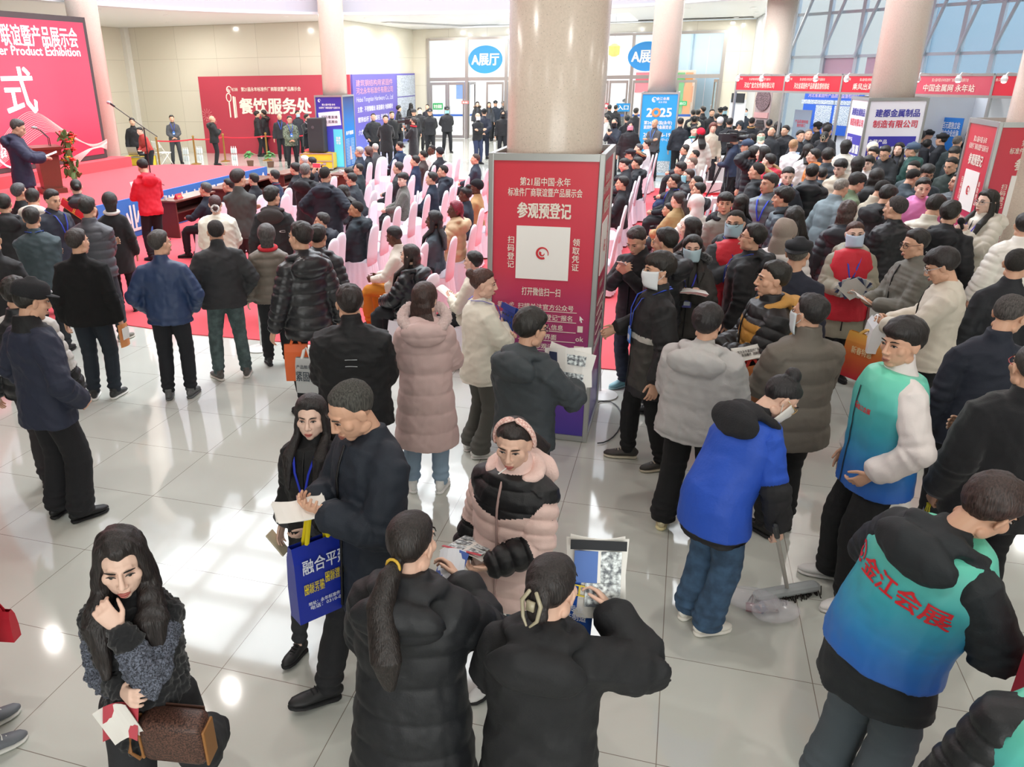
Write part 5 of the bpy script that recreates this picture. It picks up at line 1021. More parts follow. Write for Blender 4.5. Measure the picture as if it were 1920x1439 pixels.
# --- standing on the left, nearest first
P(60, 566, 62, 'security guard in navy uniform and black peaked cap, hands in pockets, at the left edge', H=1.80, top='park', hem=.78, c='20263a', collar='fur', cap='police', arms='pocket', L='16161a', hp=14, ht=12, zone=blk_collar, shoe='0d0d10', legs='wide', group='security guards', zipc=None, wide=1.04, lod=0)
P(30, 552, 25, 'person half hidden behind the peaked-cap guard, black and light grey jacket', H=1.72, c=BK, top='puf', zone=[('c9c7c2', lambda b, L, Q: (b > 0) & (L < .33))], L='2a2628', group=GV)
P(-16, 452, 10, 'man in black jacket cut off by the left edge behind the guard', c='101013', top='jkt', group=GV)
P(60, 411, 8, 'man from behind in slate green jacket with blue lanyard collar', c='3b4a50', top='park', hem=.78, lanyard='2a4fb4', L='26292e', arms='cross', group=GV, wide=1.05)
P(99, 376, 142, 'middle-aged man in navy jacket turned round facing the viewer', c='262c3a', top='park', L='20242c', hp=12, lanyard='2b3fb0', group=GV, H=1.74)
P(8, 384, 10, 'person in black hooded jacket at the left edge beside the cream jacket', c='17171a', top='park', hair='short', hood='down', group=GV)
P(38, 362, 55, 'grey-haired man in black at the left edge looking right over the hood', c='17181c', hc='3a3a3c', group=GV)
P(62, 374, 12, 'person in cream hooded jacket bending low behind the navy man', c='d9d2c6', top='puf', hood='down', lean=24, hair='side', group=GV)
P(143, 352, -4, 'woman with hair bun, red sash and raised phone before the lectern', H=1.64, fem=True, sk='f', hair='bun', top='puf', c='333338', hood='down', ra='phone', group=GV)
P(166, 392, 24, 'young man from behind in grey quilted down jacket and dark jeans', H=1.75, top='puf', c='44454c', L='2c3138', hair='side', arms='cross', feet=((.16, .0, 0, 20, 0), (-.22, -.12, 0, -30, 0)), ht=10, group=GV, shoe='6f6d64', sole='d0ccc0')
P(206, 379, 0, 'woman with smooth dark bob and long black wool coat beside the blue stage skirt', H=1.63, fem=True, sk='f', hair='bob', hc='1d1716', top='coat', c='141416', group=GV, scarf='cfcac4')
P(147, 455, 22, 'stout man in black fur-collar jacket holding an orange leaflet, from behind', H=1.72, top='jkt', hem=.80, c='0f0f11', L='1e2630', hc='241e1c', ht=28, legs='straight', shoe='2a2c2c', sole='e9e7e2', wide=1.14, bulk=.012, group=GV, rough=.95)
P(301, 458, 14, 'man from behind in shiny navy blue jacket and dark trousers', H=1.70, c='263a5e', L='1a1c22', hc='2c2724', ht=42, shoe='5c5f60', wide=1.06, bulk=.01, arms='pocket', group=GV, zipc=None, rough=.5)
P(405, 436, -4, 'man from behind in charcoal padded jacket and grey-green jeans', H=1.70, top='jkt', bulk=.02, c='2b2c2e', L='4a5a5a', hair='crew', hc='1c1715', arms='pocket', pose='wide', shoe='55524e', sole='dcd6cc', legs='straight', wide=1.08, group=GV, legkind='denim', collar='high')
P(268, 314, -22, 'host in bright red hooded jacket reading into a microphone before the stage', H=1.76, top='jkt', hem=.80, c='dc2438', hood='down', hp=26, arms='read', group=None, legs='straight', wide=1.04)
P(34, 241, 92, 'speaker in long navy coat reading at the lectern', H=1.70, top='park', hem=.70, c='2a2a44', base=SZ, hp=24, arms='table', hood='down', L='1c1c26', hc='3a3634', group=None)
P(448, 336, 16, 'young man from behind in dark grey overshirt, arms folded', H=1.78, top='jkt', c='4a4b49', L='3b3536', hair='mop', hc='221a18', arms='cross', hem=.78, ht=38, group=GV)
P(404, 384, 4, 'woman with grey scrunchie and oversized cream jacket, from behind', H=1.62, fem=True, sk='f', hair='bun', hc='3a2223', hairx={'tie': 'b9b4aa', 'z': -.03}, top='jkt', bulk=.06, c='e9e6d6', collar='shirt', L='ece6de', arms='clasp', group=GV, wide=1.06)
P(511, 370, 14, 'young man with checked hood lining and black lettered jacket', H=1.73, c='232427', hood='down', hoodc='3c3736', hair='mop', ht=34, top='park', group=GV)
P(500, 442, 3, 'short-haired woman with grey streaked hair, red scarf and taupe quilted jacket', H=1.58, fem=True, sk='f', hair='bob', hc='3a3635', top='puf', c='6f665c', scarf='c22a35', L='1b1b1e', shoe='2a2a2c', group=GV, wide=1.08)
P(563, 446, -18, 'tall young man in shiny black hooded down jacket with white paper bag', H=1.84, top='puf', c='26272a', hood='down', hem=.74, ht=-28, hc='1a1412', arms='down', wide=.94, bulk=-.01, L='19191c', legs='slim', shoe='161616', group=GV, rough=.3)
P(597, 445, 20, 'person in black down jacket hidden behind the tall young man', H=1.66, top='puf', c='222327', hood='down', group=GV, rough=.4)
P(655, 570, 5, 'broad man from behind in plain black jacket with small grey label, head to the left', H=1.74, top='park', hem=.74, c='17171a', hair='short', hc='1a1210', ht=-12, wide=1.10, bulk=.02, arms='clasp', L='18181b', collar='high', group=GV, shoe='151515')
P(797, 562, 2, 'woman in long pale pink down coat with fur hood, from behind', H=1.66, fem=True, sk='f', hair='long', hc='2c1c17', hairx={'len': .30, 'front': 0}, top='lpuf', c='d2b5b1', hood='down', fur='d9bfba', hem=.42, L='8ea4b8', legs='straight', shoe='e7e5e2', arms='hold', ht=18, group=GV, wide=1.04)
P(907, 533, 62, 'young woman in cream wool jacket holding catalogues by the nearest stand', H=1.62, fem=True, sk='f', hair='bun', hc='3a231c', hairx={'z': .075}, top='jkt', hem=.74, c='e3dfd0', collar='shirt', L='55544f', legs='flare', shoe='e5e3de', lanyard='5a50c0', ra='fold', la='cross', ht=32, hp=6, bulk=.02, group=GV, zipc=None)
P(996, 618, 33, 'man in dark grey hooded jacket reading a newsletter before the nearest stand', H=1.68, top='park', hem=.80, c='3b4145', hood='down', glasses='2a2a2c', hp=8, ht=20, ra=((.17, .36, 1.14), (.8, -.2, -.7), .9, 'in'), la='read', L='23252a', hair='mop', wide=1.06, group=None)
# --- the couple, the girls in the foreground
P(583, 783, -152, 'woman with long hair and black jacket with blue lanyard walking beside the navy coat man', H=1.53, fem=True, sk='p', hair='long', hc='171211', hairx={'len': .42}, top='jkt', bulk=.02, hem=.66, c='141416', lanyard='2238c8', badge='cfa7b0', L='2b2d30', legs='slim', shoe='141416', ra='down', la='clasp', ht=-14, zone=[('4a4a50', lambda b, L, Q: (b > 0) & (L > .50))], group=None, pose='walk', lod=0)
P(659, 770, -116, 'man in dark navy coat reading a leaflet and carrying the blue bag', H=1.84, top='park', hem=.58, c='1a222e', collar='shirt', hc='34332f', hair='crew', hp=28, arms=((.05, .26, 1.17), (.7, -.3, -.7), .85, 'up'), L='1a1a1d', shoe='131315', pose='walk', group=None, wide=.98, bulk=.0, lod=0)
P(963, 833, -152, 'girl with checked hairband in pink and black down jacket chewing a lollipop', H=1.60, fem=True, sk='f', hair='pony', hc='19110f', hairx={'z': .03, 'len': .24}, top='puf', hem=.66, c='efcfc6', hood='down', hoodc='efcfc6', band='f1d2c8', collar='high', hp=12, ht=-14, legs='straight', L='8a9fae', shoe='e6e4e2', sole='222222',
  ra='down', la=((.02, .27, 1.02), (.8, -.4, -.5), .8, 'up'), zone=[('141417', lambda b, L, Q: ((b == 0) & (Q[:, 2] > 1.235+.24*np.abs(Q[:, 0])) & (Q[:, 2] < 1.46)) | ((b > 0) & (L < .045)) | ((b > 0) & (L > .33)))], group=None, wide=1.10, lod=0, zipc='b89a94')
P(773, 1020, 17, 'woman from behind with low ponytail and yellow hair tie in long black down coat', H=1.63, fem=True, sk='f', hair='pony', hc='1a1412', hairx={'z': -.035, 'len': .42, 'tie': 'd0a83a'}, top='lpuf', hem=.42, c='181a1e', hood='down', ra=((.13, .30, 1.28), (.9, -.3, -.8), .8, 'in'), la='hold', L='1a1a1d', group=None, wide=1.10, ht=16, hp=6, lod=0, bulk=.01)
P(1036, 1103, 10, 'woman from behind with hair claw in black coat lifting a magazine', H=1.60, fem=True, sk='f', hair='claw', hc='1a1413', top='park', hem=.46, c='17181b', hood='down', ra=((.20, .26, 1.40), (1, -.1, -.6), .9, 'in'), la='read', L='1a1a1d', group=None, wide=1.06, bulk=.012, ht=16, hp=8, lod=0)
P(228, 1056, 196, 'smiling woman in black fluffy jacket with hand at her chin and brown shoulder bag, walking', H=1.60, fem=True, sk='p', hair='curl', hc='171110', hairx={'len': .46}, top='fur', bulk=-.022, wide=.96, hem=.76, c='16171a', la=((-.005, .185, 1.425), (.3, .2, -1), 1.0, 'face'), ra=((.03, .20, 1.14), (.3, -.35, -1), .9, 'in'), ht=-8, hp=8, L='26272a', legs='wide', shoe='161618', group=None, lod=0,
  feet=((.10, .10, 0, 5, 0), (-.14, -.42, .20, -10, 55)), zone=[('4d515c', lambda b, L, Q: (b > 0) & (L > .06) & (L < .46), 'tweed')], zipc=None)
# --- right of the nearest stand
P(1193, 452, -150, 'man in black jacket and dark jeans with pale blue trainers looking at his phone', H=1.70, top='jkt', hem=.78, c='17171a', L='2b313c', arms='phone', hp=30, hc='2b2523', shoe='7fb0b8', sole='a9ccd0', group=GC, legkind='denim', lod=1)
P(1246, 456, -68, 'man in black jacket in profile beside the phone reader', H=1.72, top='puf', c='1b1d22', hood='down', hp=6, group=GC)
P(1234, 508, -104, 'man with white mask in black and olive jacket with reflective stripe and blue badge', H=1.77, top='park', hem=.66, c='1b1b1d', mask='dfe3e6', lanyard='2a50c8', badge='3b7fd8', ht=-8, L='121214', shoe='3a3632', sole='c8bda8', arms='side', la='down', group=None, hair='mop', feet=((.11, .10, 0, 10, 0), (-.10, -.14, 0, -14, 0)), zone=[('3a3834', lambda b, L, Q: (b == 0) & (Q[:, 2] < 1.10) & (Q[:, 2] > .72)), ('b9b7b0', lambda b, L, Q: (b == 0) & (Q[:, 2] >= 1.10) & (Q[:, 2] < 1.145))], wide=1.05)
P(1298, 467, 178, 'woman with blue mask and dark grey fur-hood jacket with violet badge', H=1.62, fem=True, sk='f', hair='long', hairx={'len': .2}, mask='b9d3dc', c='35322f', top='park', hood='fur', fur='232123', lanyard='3a3fb8', badge='5a5aa8', arms='fold', group=GC)
P(1378, 420, 160, 'volunteer with chin mask in red vest and dark hooded jacket with maroon badge', H=1.76, hair='crew', c='34393c', top='park', hood='down', vest=('d02434', .82), mask='a9cad6', lanyard='4038a0', badge='8a2a42', glasses='777777', arms='fold', ht=34, group=GC)
P(1410, 447, -82, 'man with glasses in black padded coat with shield emblem, facing left', H=1.72, top='park', c='18191c', hood='down', glasses='5a2228', lanyard='2f4fb8', hp=-6, hair='short', group=GC, bulk=.02)
P(1294, 430, -70, 'woman with long black hair in profile before the beige coats', H=1.60, fem=True, sk='f', hair='long', c='c9b9b4', top='jkt', arms='phone', group=GC)
P(1448, 525, -108, 'young man in orange and black down jacket, mouth open, walking left', H=1.76, sk='m', hair='short', top='puf', bulk=.015, hood='down', hoodc='c2914c', c='1b1b1e', zone=[('c08a3e', lambda b, L, Q: (b == 0) & (Q[:, 2] < 1.33))], arms='hold', group=None, wide=1.1, L='1a1a1c')
P(1327, 608, 14, 'person from behind in light grey hooded jacket and wide black trousers', H=1.66, hair='mop', hc='141010', top='jkt', bulk=.05, hem=.80, c='b7b4b2', hood='down', L='141416', legs='wide', shoe='cfc3a0', sole='e6d9a8', arms='hold', pose='wide', group=None, wide=1.1, ht=4)
P(1516, 590, -32, 'masked man from behind in olive grey quilted coat', H=1.72, top='lpuf', hem=.70, c='6a635a', mask='cfd8dc', hair='short', hc='171413', ht=-26, L='151517', arms='hold', group=None, wide=1.08, collar='high', shoe='161616', rough=.75)
P(1496, 478, 12, 'man from behind in black flat cap and navy jacket', H=1.74, hair='crew', hc='4a4640', cap='flat', capc='1c1e22', back=1, c='1c2030', group=GC, wide=1.1, top='jkt', collar='shirt')
P(1603, 440, 170, 'volunteer woman with blue mask, red vest and khaki down coat holding brochures', H=1.64, fem=True, sk='p', hair='tied', hc='3a221a', mask='c3d4e8', c='9b9685', top='lpuf', hem=.52, hood='down', vest=('cc2234', .72), lanyard='2a4fc8', arms='hold', hr=4, L='1b1b1d', group=None, wide=1.06)
P(1715, 459, -118, 'man with glasses in grey-green jacket receiving papers', H=1.72, top='park', c='6c6a62', glasses='3a2f2a', hair='short', hc='1a1614', ht=-4, hp=8, arms='hold', group=None, wide=1.06, L='1c1c1f')
P(1765, 500, -88, 'young man with glasses in cream corduroy jacket opening a white bag', H=1.76, hair='mop', hc='181211', top='jkt', hem=.80, c='d8cfc0', collar='shirt', glasses='c9cccf', hp=26, ht=-6, arms=((.07, .36, 1.10), (.8, -.4, -.5), .9, 'in'), L='141416', group=None, bulk=.02, lod=0)
teal = ramp_mat([(0, '2a66c8'), (.22, '2f78c4'), (.55, '3fa6b4'), (1, '6fd6b6')], .45)
V1 = P(1690, 645, -116, 'young volunteer in teal to blue gradient vest over white jacket, hand in pocket', H=1.78, hair='mop', hc='120e0d', top='park', c='e6dedb', vest=(teal, .76), hem=.78, arms='pocket', ra='down', ht=-26, hp=4, L='1f2022', legs='wide', shoe='eceae8', group=None, bulk=.0, collar='high', pose='wide', lod=0, zipc=None, rough=.6)
P(1462, 748, 42, 'cleaner in blue tabard over black hooded jacket sweeping with a broom', H=1.63, fem=True, sk='f', hair='topbun', hc='121012', top='jkt', bulk=.02, hem=.69, c='202023', hood='down', hoodc='232326', vest=('2453c0', .74), zone=[('2453c0', lambda b, L, Q: (b > 0) & (L < .24))], L='37506a', legs='wide', shoe='e8e4da', mask='e9e6e0', lean=24, ht=22, hp=34, ra=((.28, .30, .84), (.9, -.5, 0), 1.3, 'in'), la='hold', group=None, wide=1.04, legkind='denim', lod=0, glasses='d8b070')
V2 = P(1851, 955, 30, 'volunteer from behind in teal to blue gradient vest with red lettering over black coat', H=1.74, hair='side', hc='2c1f1c', top='park', bulk=.006, hem=.68, c='1d2226', hood='down', vest=(teal, .86), ht=10, hp=26, lean=10, roll=9, hr=8, arms=((.12, .30, 1.08), (1, -.6, -.1), .8, 'in'), L='4d565c', legs='wide', group=None, wide=1.0, lod=0, rough=.7)
P(1893, 592, -22, 'grey-templed man in navy jacket at the right edge, fist hanging', H=1.75, top='jkt', hem=.74, c='1e2331', hc='3a3634', hair='crew', ht=48, hp=18, L='15161a', arms='down', group=GC, wide=1.08, zipc=None)
P(1932, 690, -30, 'man in black wool coat cut off by the right edge above the volunteer', H=1.72, top='coat', hem=.72, c='131418', hair='thin', hc='2a2826', arms='cross', la='carry', group=GC, bulk=.04, lod=0, glasses='b03a3a', L='141519')
P(2075, 1262, -10, 'person with brown hair and blue gradient vest cut off by the bottom right corner', H=1.66, hair='mop', hc='5a3a2a', top='puf', c='17191c', vest=(teal, .72), group=None, L='1c1c20', lod=0)
P(0, 0, 84, 'person cut off by the left edge, only grey and silver trainers showing', xy=at(-42, 1402)[:2], H=1.68, top='jkt', c='1c1c20', L='2a2b2e', shoe='6a6e74', sole='dcdad4', group=None, lod=0, feet=((.10, .02, 0, 4, 0), (-.10, .06, 0, -4, 0)))
# --- seated: left block of chairs, facing the stage
def sit(x, y, label, wdir=-90, ch=None, **k):
    k.setdefault('arms', 'lap'); k.setdefault('collar', 'stand'); k.setdefault('H', 1.70)
    r = P(x, y, 0, label, pose='sit', wdir=wdir, group=GS, base=.012, **k)
    c_ = r['loc']; chair(c_[0], c_[1], ch if ch is not None else (wdir if abs(wdir+90) < 60 else -90), CHL(c_, label)); return r
def CHL(c, who): return 'white covered chair under the %s' % ' '.join(who.replace(',', '').split()[:11])
sit(385, 357, 'man with grey hair in navy suit seated at the near end of the front table', c='20242f', top='blaz', hc='3a3937', arms='table')
sit(428, 349, 'man half hidden behind the man in the grey overshirt', c='1c1e26', ht=-20)
sit(475, 338, 'man in black jacket with white shoulder marks seated by the stage', c='1b1d24', wdir=-80)
sit(514, 332, 'man in blue jacket with red lanyard seated before the last skirt characters', c='2a3650', lanyard='c03040')
sit(553, 318, 'dark-haired person seated beside the raised phone', c='1e2026', hair='mop')
P(573, 322, 32, 'grey-haired man in black coat photographing the stage with raised phone', H=1.70, top='park', c='1b1c20', hood='down', hc='5a5854', arms='photo', ht=-14, group=GV)
sit(570, 303, 'white-haired man seated near the yellow flight case', c='23262e', hc='cfcdc8')
sit(584, 306, 'dark-haired man next to the white-haired man', c='24262e')
P(610, 329, 24, 'broad man from behind in navy padded coat, hands on hips, before the chairs', H=1.74, top='park', c='242a36', hood='down', hair='crew', arms='hip', group=GV, wide=1.08)
sit(642, 362, 'woman leaning forward with long black hair covering her back', fem=True, sk='f', hair='long', hairx={'len': .44}, c='202126', lean=30)
sit(603, 416, 'man with short dark hair and navy hooded coat seated at the aisle', c='242934', hood='down', top='park', ht=-18, hc='26221f')
sit(590, 452, 'child with dark hair half hidden by the shiny down jacket', c='2a2c32', H=1.35)
sit(667, 394, 'bearded man in dark teal hooded coat resting an arm on the chair', c='1f2b33', hood='down', top='park', hem=.62, sk='t', hair='crew', beard='2a2422', ht=-22, ra='side')
sit(673, 286, 'grey-haired man in navy jacket, leftmost in the far rank of chairs', c='1f2b3c', hc='8a8884')
sit(690, 285, 'brown-haired woman in black coat beside the grey-haired man', c='22242c', fem=True, sk='f', hair='bob', hc='4a3630')
sit(703, 278, 'bald man in grey jacket in the far rank of chairs', c='4a4a4c', hc='9a958e', hair='thin', wdir=-60)
sit(749, 275, 'man in dark blue jacket with blue lanyard in the far rank', c='23344c', lanyard='2b50b0', wdir=-70, ht=-20)
sit(746, 316, 'short-haired man in dark jacket at the second table', c='2b2f31', hc='2b2826')
sit(672, 318, 'balding man in dark green suit at the second table', c='2a3236', top='blaz', hair='thin', ht=-10)
sit(653, 327, 'man in grey-green suit bending over the second table', c='36424a', top='blaz', lean=14)
sit(659, 338, 'man with glasses and dark jacket leaning to the second table', c='252c33', lean=16, glasses='333333')
sit(778, 303, 'man in navy suit in profile behind the second table', c='212c44', top='blaz', ht=-4)
sit(792, 293, 'man in brown leather jacket in the middle rank', c='3c2f2c', hair='crew')
sit(809, 282, 'dark-skinned man with glasses in pale grey hooded jacket turned to the viewer', c='cfccc6', sk='d', hair='crew', glasses='1a1a1a', wdir=-135, hood='down', hc='151110')
sit(824, 287, 'person in black cap behind the man in pale grey hood', c='20232a', cap='beanie', capc='26292c', wdir=-60)
sit(755, 338, 'young man with fringe in grey tweed coat looking back over his shoulder', c='55544e', top='coat', hair='mop', wdir=-110, ht=-38, sk='p', kind='tweed')
sit(809, 336, 'man with slick dark hair in navy suit, middle rank', c='252f3e', top='blaz')
sit(830, 322, 'man in navy hooded jacket smiling to the left, middle rank', c='232c38', hood='down', hair='crew', wdir=-105)
sit(891, 299, 'man in navy jacket just left of the nearest poster stand', c='26303e', hair='crew', hc='3a302a', ht=-10)
sit(893, 352, 'person in black beanie and tan coat by the nearest poster stand', c='b78e5e', cap='beanie', capc='1a1a1e', sk='d', beard='17120f')
sit(872, 366, 'person with high black hair bun and navy jacket', c='222a38', sk='d', hair='topbun', fem=True, hc='14110f')
sit(853, 394, 'woman with red braided hair in beige down jacket turning to the left', c='c9ab84', top='puf', fem=True, sk='d', hair='curl', hc='6e2330', hairx={'len': .16, 'front': 0}, ht=-30, hood='down')
sit(813, 414, 'woman with long black braids in grey jacket, rear rank', c='48535b', fem=True, sk='d', hair='long', hc='121012', hairx={'len': .40})
sit(739, 444, 'woman with smooth black hair in cream top and mustard trousers', c='ddd5c8', L='c07a22', fem=True, sk='d', hair='tied', hc='141011', hp=18, top='shirt', ht=10)
sit(768, 480, 'woman with long brown hair in black glossy down jacket at the rear corner', c='1b1c20', top='puf', fem=True, sk='f', hair='long', hc='231815', hood='down', rough=.3, wdir=-80, H=1.66)
sit(887, 492, 'person in cream jacket with notebook behind the young woman with catalogues', c='dcd6c4', fem=True, sk='f', hair='tied', arms='read', wdir=-75, H=1.64)
# chairs that stand empty in the left block
for i, (x, y, w_) in enumerate(((731, 346, 'second rank, before the tweed coat'), (697, 354, 'left of the fringed young man'), (725, 410, 'beside the bearded man'), (684, 429, 'just behind the bearded man'), (776, 383, 'behind the tweed coat'), (802, 369, 'third rank, behind the navy suits'), (746, 392, 'left of the tweed coat'),
      (825, 358, 'in the middle of the third rank'), (849, 351, 'third rank, before the high hair bun'), (877, 334, 'third rank by the nearest poster stand'), (624, 452, 'at the near end of the aisle, before the black down coat'), (830, 439, 'behind the long black braids'), (796, 461, 'behind the woman in black down jacket'), (862, 422, 'behind the red braids'), (886, 397, 'last rank by the nearest poster stand'),
      (646, 384, 'behind the long hair bending forward'), (633, 392, 'beside the broad man in navy coat'), (490, 370, 'behind the man with white shoulder marks'), (535, 368, 'before the photographing man'), (671, 365, 'left of the second table end'), (626, 334, 'beyond the broad navy coat'), (860, 298, 'at the far end against the shiny floor'), (774, 332, 'right of the short-haired man'), (790, 322, 'behind the navy suit in profile'),
      (760, 295, 'behind the dark blue jacket with lanyard'), (740, 302, 'in the far rank before the cameraman'), (721, 306, 'far rank, behind the bald man'))):
    q = at(x, y, .97); chair(q[0]-.27, q[1], -90, 'white covered banquet chair, %s' % w_)
table(-9.95, 14.6, 1.5, 'dark wood table at the near end of the front row, with red name card')
table(-9.9, 16.9, 2.4, 'dark wood front table in the middle, before the blue skirt')
table(-9.85, 19.6, 2.4, 'dark wood front table at the far end')
table(-8.30, 17.2, 2.2, 'dark wood second row table with cups and red name cards')
table(-8.25, 19.7, 2.2, 'dark wood second row table at the far end')
for i, (x, y, w_) in enumerate(((-9.95, 14.2, 'on the near end of the front table'), (-8.30, 16.6, 'near end of the second row table'), (-8.30, 17.6, 'middle of the second row table'), (-8.25, 19.2, 'far table, near end'), (-8.25, 20.2, 'far table, far end'), (-9.9, 17.2, 'middle front table'))):
    o = empty('name_card', (x+.08, y, .765), 'red folded name card, %s' % w_, 'name card', 'red name cards'); B = MB(); V = [(-.05, -.10, 0), (.05, -.10, 0), (0, -.10, .10), (-.05, .10, 0), (.05, .10, 0), (0, .10, .10)]; B.add(V, [(0, 1, 2), (5, 4, 3), (0, 2, 5, 3), (1, 4, 5, 2), (0, 3, 4, 1)]); B.build('card', mat('d02a3c', .5), o)
    text('嘉宾席', frame((.028, 0, .045), (0, 1, 0), (-.05, 0, .1)), .035, mat('e8c04a', .5), o, bold=0, lift=.003)
    o = empty('paper_sheet', (x-.10, y+.22, .765), 'white paper sheet beside the name card, %s' % w_, 'paper', 'papers on the tables'); B = MB(); B.box((0, 0, .002), (.21, .30, .003)); B.build('sheet', mat('f2efe8', .6), o)
    o = empty('paper_cup', (x-.06, y-.24, .765), 'white paper cup, %s' % w_, 'cup', 'cups on the tables'); B = MB(); B.lathe((0, 0, 0), [(.026, 0), (.036, .085), (.032, .085), (.024, .006)], 14); B.build('cup_wall', mat('eef2f2', .5), o)
# --- rank of chairs seen from the side, and people beyond them, right of the nearest stand
for i, (x, y, w_) in enumerate(((1224, 293, 'farthest in the last rank, before the bald man'), (1203, 307, 'second from the far end of the last rank'), (1191, 343, 'third from the far end of the last rank'), (1185, 363, 'middle of the last rank'), (1172, 371, 'middle of the last rank, towards the viewer'), (1173, 390, 'last rank, second from the near end'), (1160, 430, 'nearest of the last rank, right of the nearest stand'))):
    q = at(x, y, .97); chair(q[0]-.27, q[1], -90, 'white covered chair, %s' % w_)
sit(1197, 279, 'woman in black jacket with brown fur collar', fem=True, c='1d2027', hood='fur', fur='a57a4a', sk='f', hair='tied', hc='3a3a3c', H=1.66)
sit(1212, 272, 'woman with dark hair in white top before the bald man', fem=True, c='dcdad8', sk='f', hair='short')
sit(1181, 291, 'man with glasses and black cap in the far seats by the stand', c='1c1d24', glasses='333333', cap='flat', capc='2a2b30')
sit(1170, 309, 'woman with tied hair in dark jacket looking down', fem=True, c='23262b', sk='f', hair='bun', hp=20)
sit(1194, 307, 'man with side parting in black hooded jacket, second from the white chairs', c='1e2126', hood='down', hair='side', top='park')
sit(1166, 345, 'person in black half hidden by the edge of the nearest stand', c='1d1f24')
# --- second block beyond the aisle
sit(1284, 282, 'man with glasses in dark jacket seated under the white coat', c='2a3238', glasses='333333', hood='down')
sit(1302, 292, 'man in cream jacket seated by the tall cream coat', c='d8cfc4', hair='crew')
sit(1297, 307, 'crew-cut man in pale blue-grey jacket', c='b5bcc4', hair='crew', hc='5a4a40', sk='p')
sit(1275, 317, 'person with full black hair in dark coat, across the aisle', c='22242a', hair='mop', L='2a3a5a')
sit(1291, 316, 'child with short hair between the seated men', c='8a96a4', H=1.45)
sit(1290, 330, 'woman with blue mask in black down jacket across the aisle', fem=True, c='202227', mask='8fd0dc', sk='f', hair='tied', hc='2e211c', top='puf')
sit(1263, 341, 'man in black suit with blue lanyard, legs crossed, across the aisle', c='22262b', top='blaz', lanyard='2c3fc0', L='2b2d30', shoe='3a2a26', hem=.78)
sit(1305, 344, 'man with short hair behind the seated woman in blue mask', c='23252a', hair='crew')
sit(1309, 358, 'dark-haired man facing left behind the suit with lanyard', c='25272b', hair='short', hood='down')
sit(1253, 394, 'boy in dark clothes in profile at the aisle side', c='2c3440', H=1.42, L='3a4c58')
sit(1270, 376, 'woman from behind with ponytail in tan coat', fem=True, c='a68a5c', sk='f', hair='pony', hc='241a17', hairx={'z': .03, 'len': .22}, top='park', wdir=-50, H=1.72)
sit(1304, 382, 'person with white pointed hood in cream down jacket', c='d9d4c6', top='puf', hood='up', hoodc='e6e3dc', hair='hood', wdir=-50, H=1.72)
# --- guards, cameraman and bystanders by the far walls
GB, GF = 'bystanders by the food board', 'crowd at the hall doors'
W = lambda x, y, f, lb, **k: P(x, y, f, lb, **{'group': GB, **k})
W(248, 229, 175, 'tall young man in black behind the yellow case by the screen edge', c='191a1d', H=1.78)
W(262, 246, -125, 'woman in rust red jacket bending over the laptop', fem=True, sk='f', hair='tied', c='b23a36', lean=22, arms='hold', H=1.64)
W(322, 223, 178, 'man in grey jacket with blue badge, hands clasped, before the rear wall', c='4a4c50', lanyard='3a4fb0', badge='2f7fd8', arms='clasp', pose='wide', L='3c3e42')
W(398, 224, 84, 'bald man in black hooded jacket before the red board edge', c='17181b', hair='bald', hood='down', arms='fold', hem=.80, top='park')
W(482, 215, 80, 'thin young man in black talking to the man in fur hood', c='16171b', hair='mop', top='park', hem=.74)
W(494, 213, -60, 'man from behind in black coat with fur hood', c='18181b', hair='mop', top='park', hem=.66, hood='fur', fur='5a4634')
W(524, 219, 176, 'bald man in dark jacket with blue lanyard before the red board', c='26262b', lanyard='3a58b8', hair='thin', hc='6a625c')
W(543, 225, 172, 'man with glasses in camouflage jacket and blue badge', c='6b7862', kind='camo', top='park', hem=.74, glasses='222222', lanyard='3a58c0', badge='2f7fe0', arms='clasp', pose='wide')
W(558, 214, 150, 'man with pale blue mask half hidden behind the camouflage jacket', c='242830', mask='a9c8dc')
W(576, 221, 150, 'man in black wool coat holding his lanyard next to the loudspeaker', c='18191d', top='coat', hem=.62, arms='phone', lanyard='c8ccd8', ht=-50)
G_ = lambda x, y, f, lb, **k: P(x, y, f, lb, **{'group': GG, 'c': '15171d', 'L': '15171c', 'arms': 'behind', 'H': 1.76, 'top': 'park', 'hem': .80, **k})
G_(700, 220, 172, 'young guard in dark green-black uniform before the violet board', c='202325', arms='pocket', hair='crew')
G_(723, 224, 176, 'guard in long black coat with white badge before the violet board', c='16171a', hem=.60, top='coat')
G_(735, 216, 165, 'guard half hidden behind the long black coat', c='16171a')
P(748, 204, 70, 'person in black coat with hair tied before the factory pictures', c='141518', top='coat', group=GF, hair='mop')
P(770, 199, -30, 'woman with long dark hair before the factory pictures', c='1a1b1f', fem=True, sk='f', hair='long', group=GF)
P(774, 228, -70, 'cameraman in black coat and red scarf aiming a shoulder camera left', c='1b1c20', top='coat', hem=.56, mask='202022', scarf='b02430', L='b02a34', ra=((.02, .30, 1.42), (.8, 0, -1), .9, 'in'), la='phone', group=None, hair='thin', hc='2a2523', lod=2)
P(776, 212, 160, 'person in dark cap behind the cameraman', c='26282d', cap='base', capc='2c2d31', group=GF)
P(787, 208, 170, 'person in black with white mask by the factory pictures', c='1b1c21', mask='dfe4e8', group=GF)
P(796, 194, -150, 'dark-haired person farthest by the door frame', c='1f2126', group=GF)
P(801, 201, -160, 'man with shaved sides behind the guard with cap badge', c='2a2b30', hair='crew', group=GF)
G_(806, 211, 178, 'guard in peaked cap with hands behind, left of the two central guards', cap='police')
G_(838, 207, 170, 'guard in peaked cap and mask standing alone before the glass doors', cap='police', mask='8fc6cc', pose='wide')
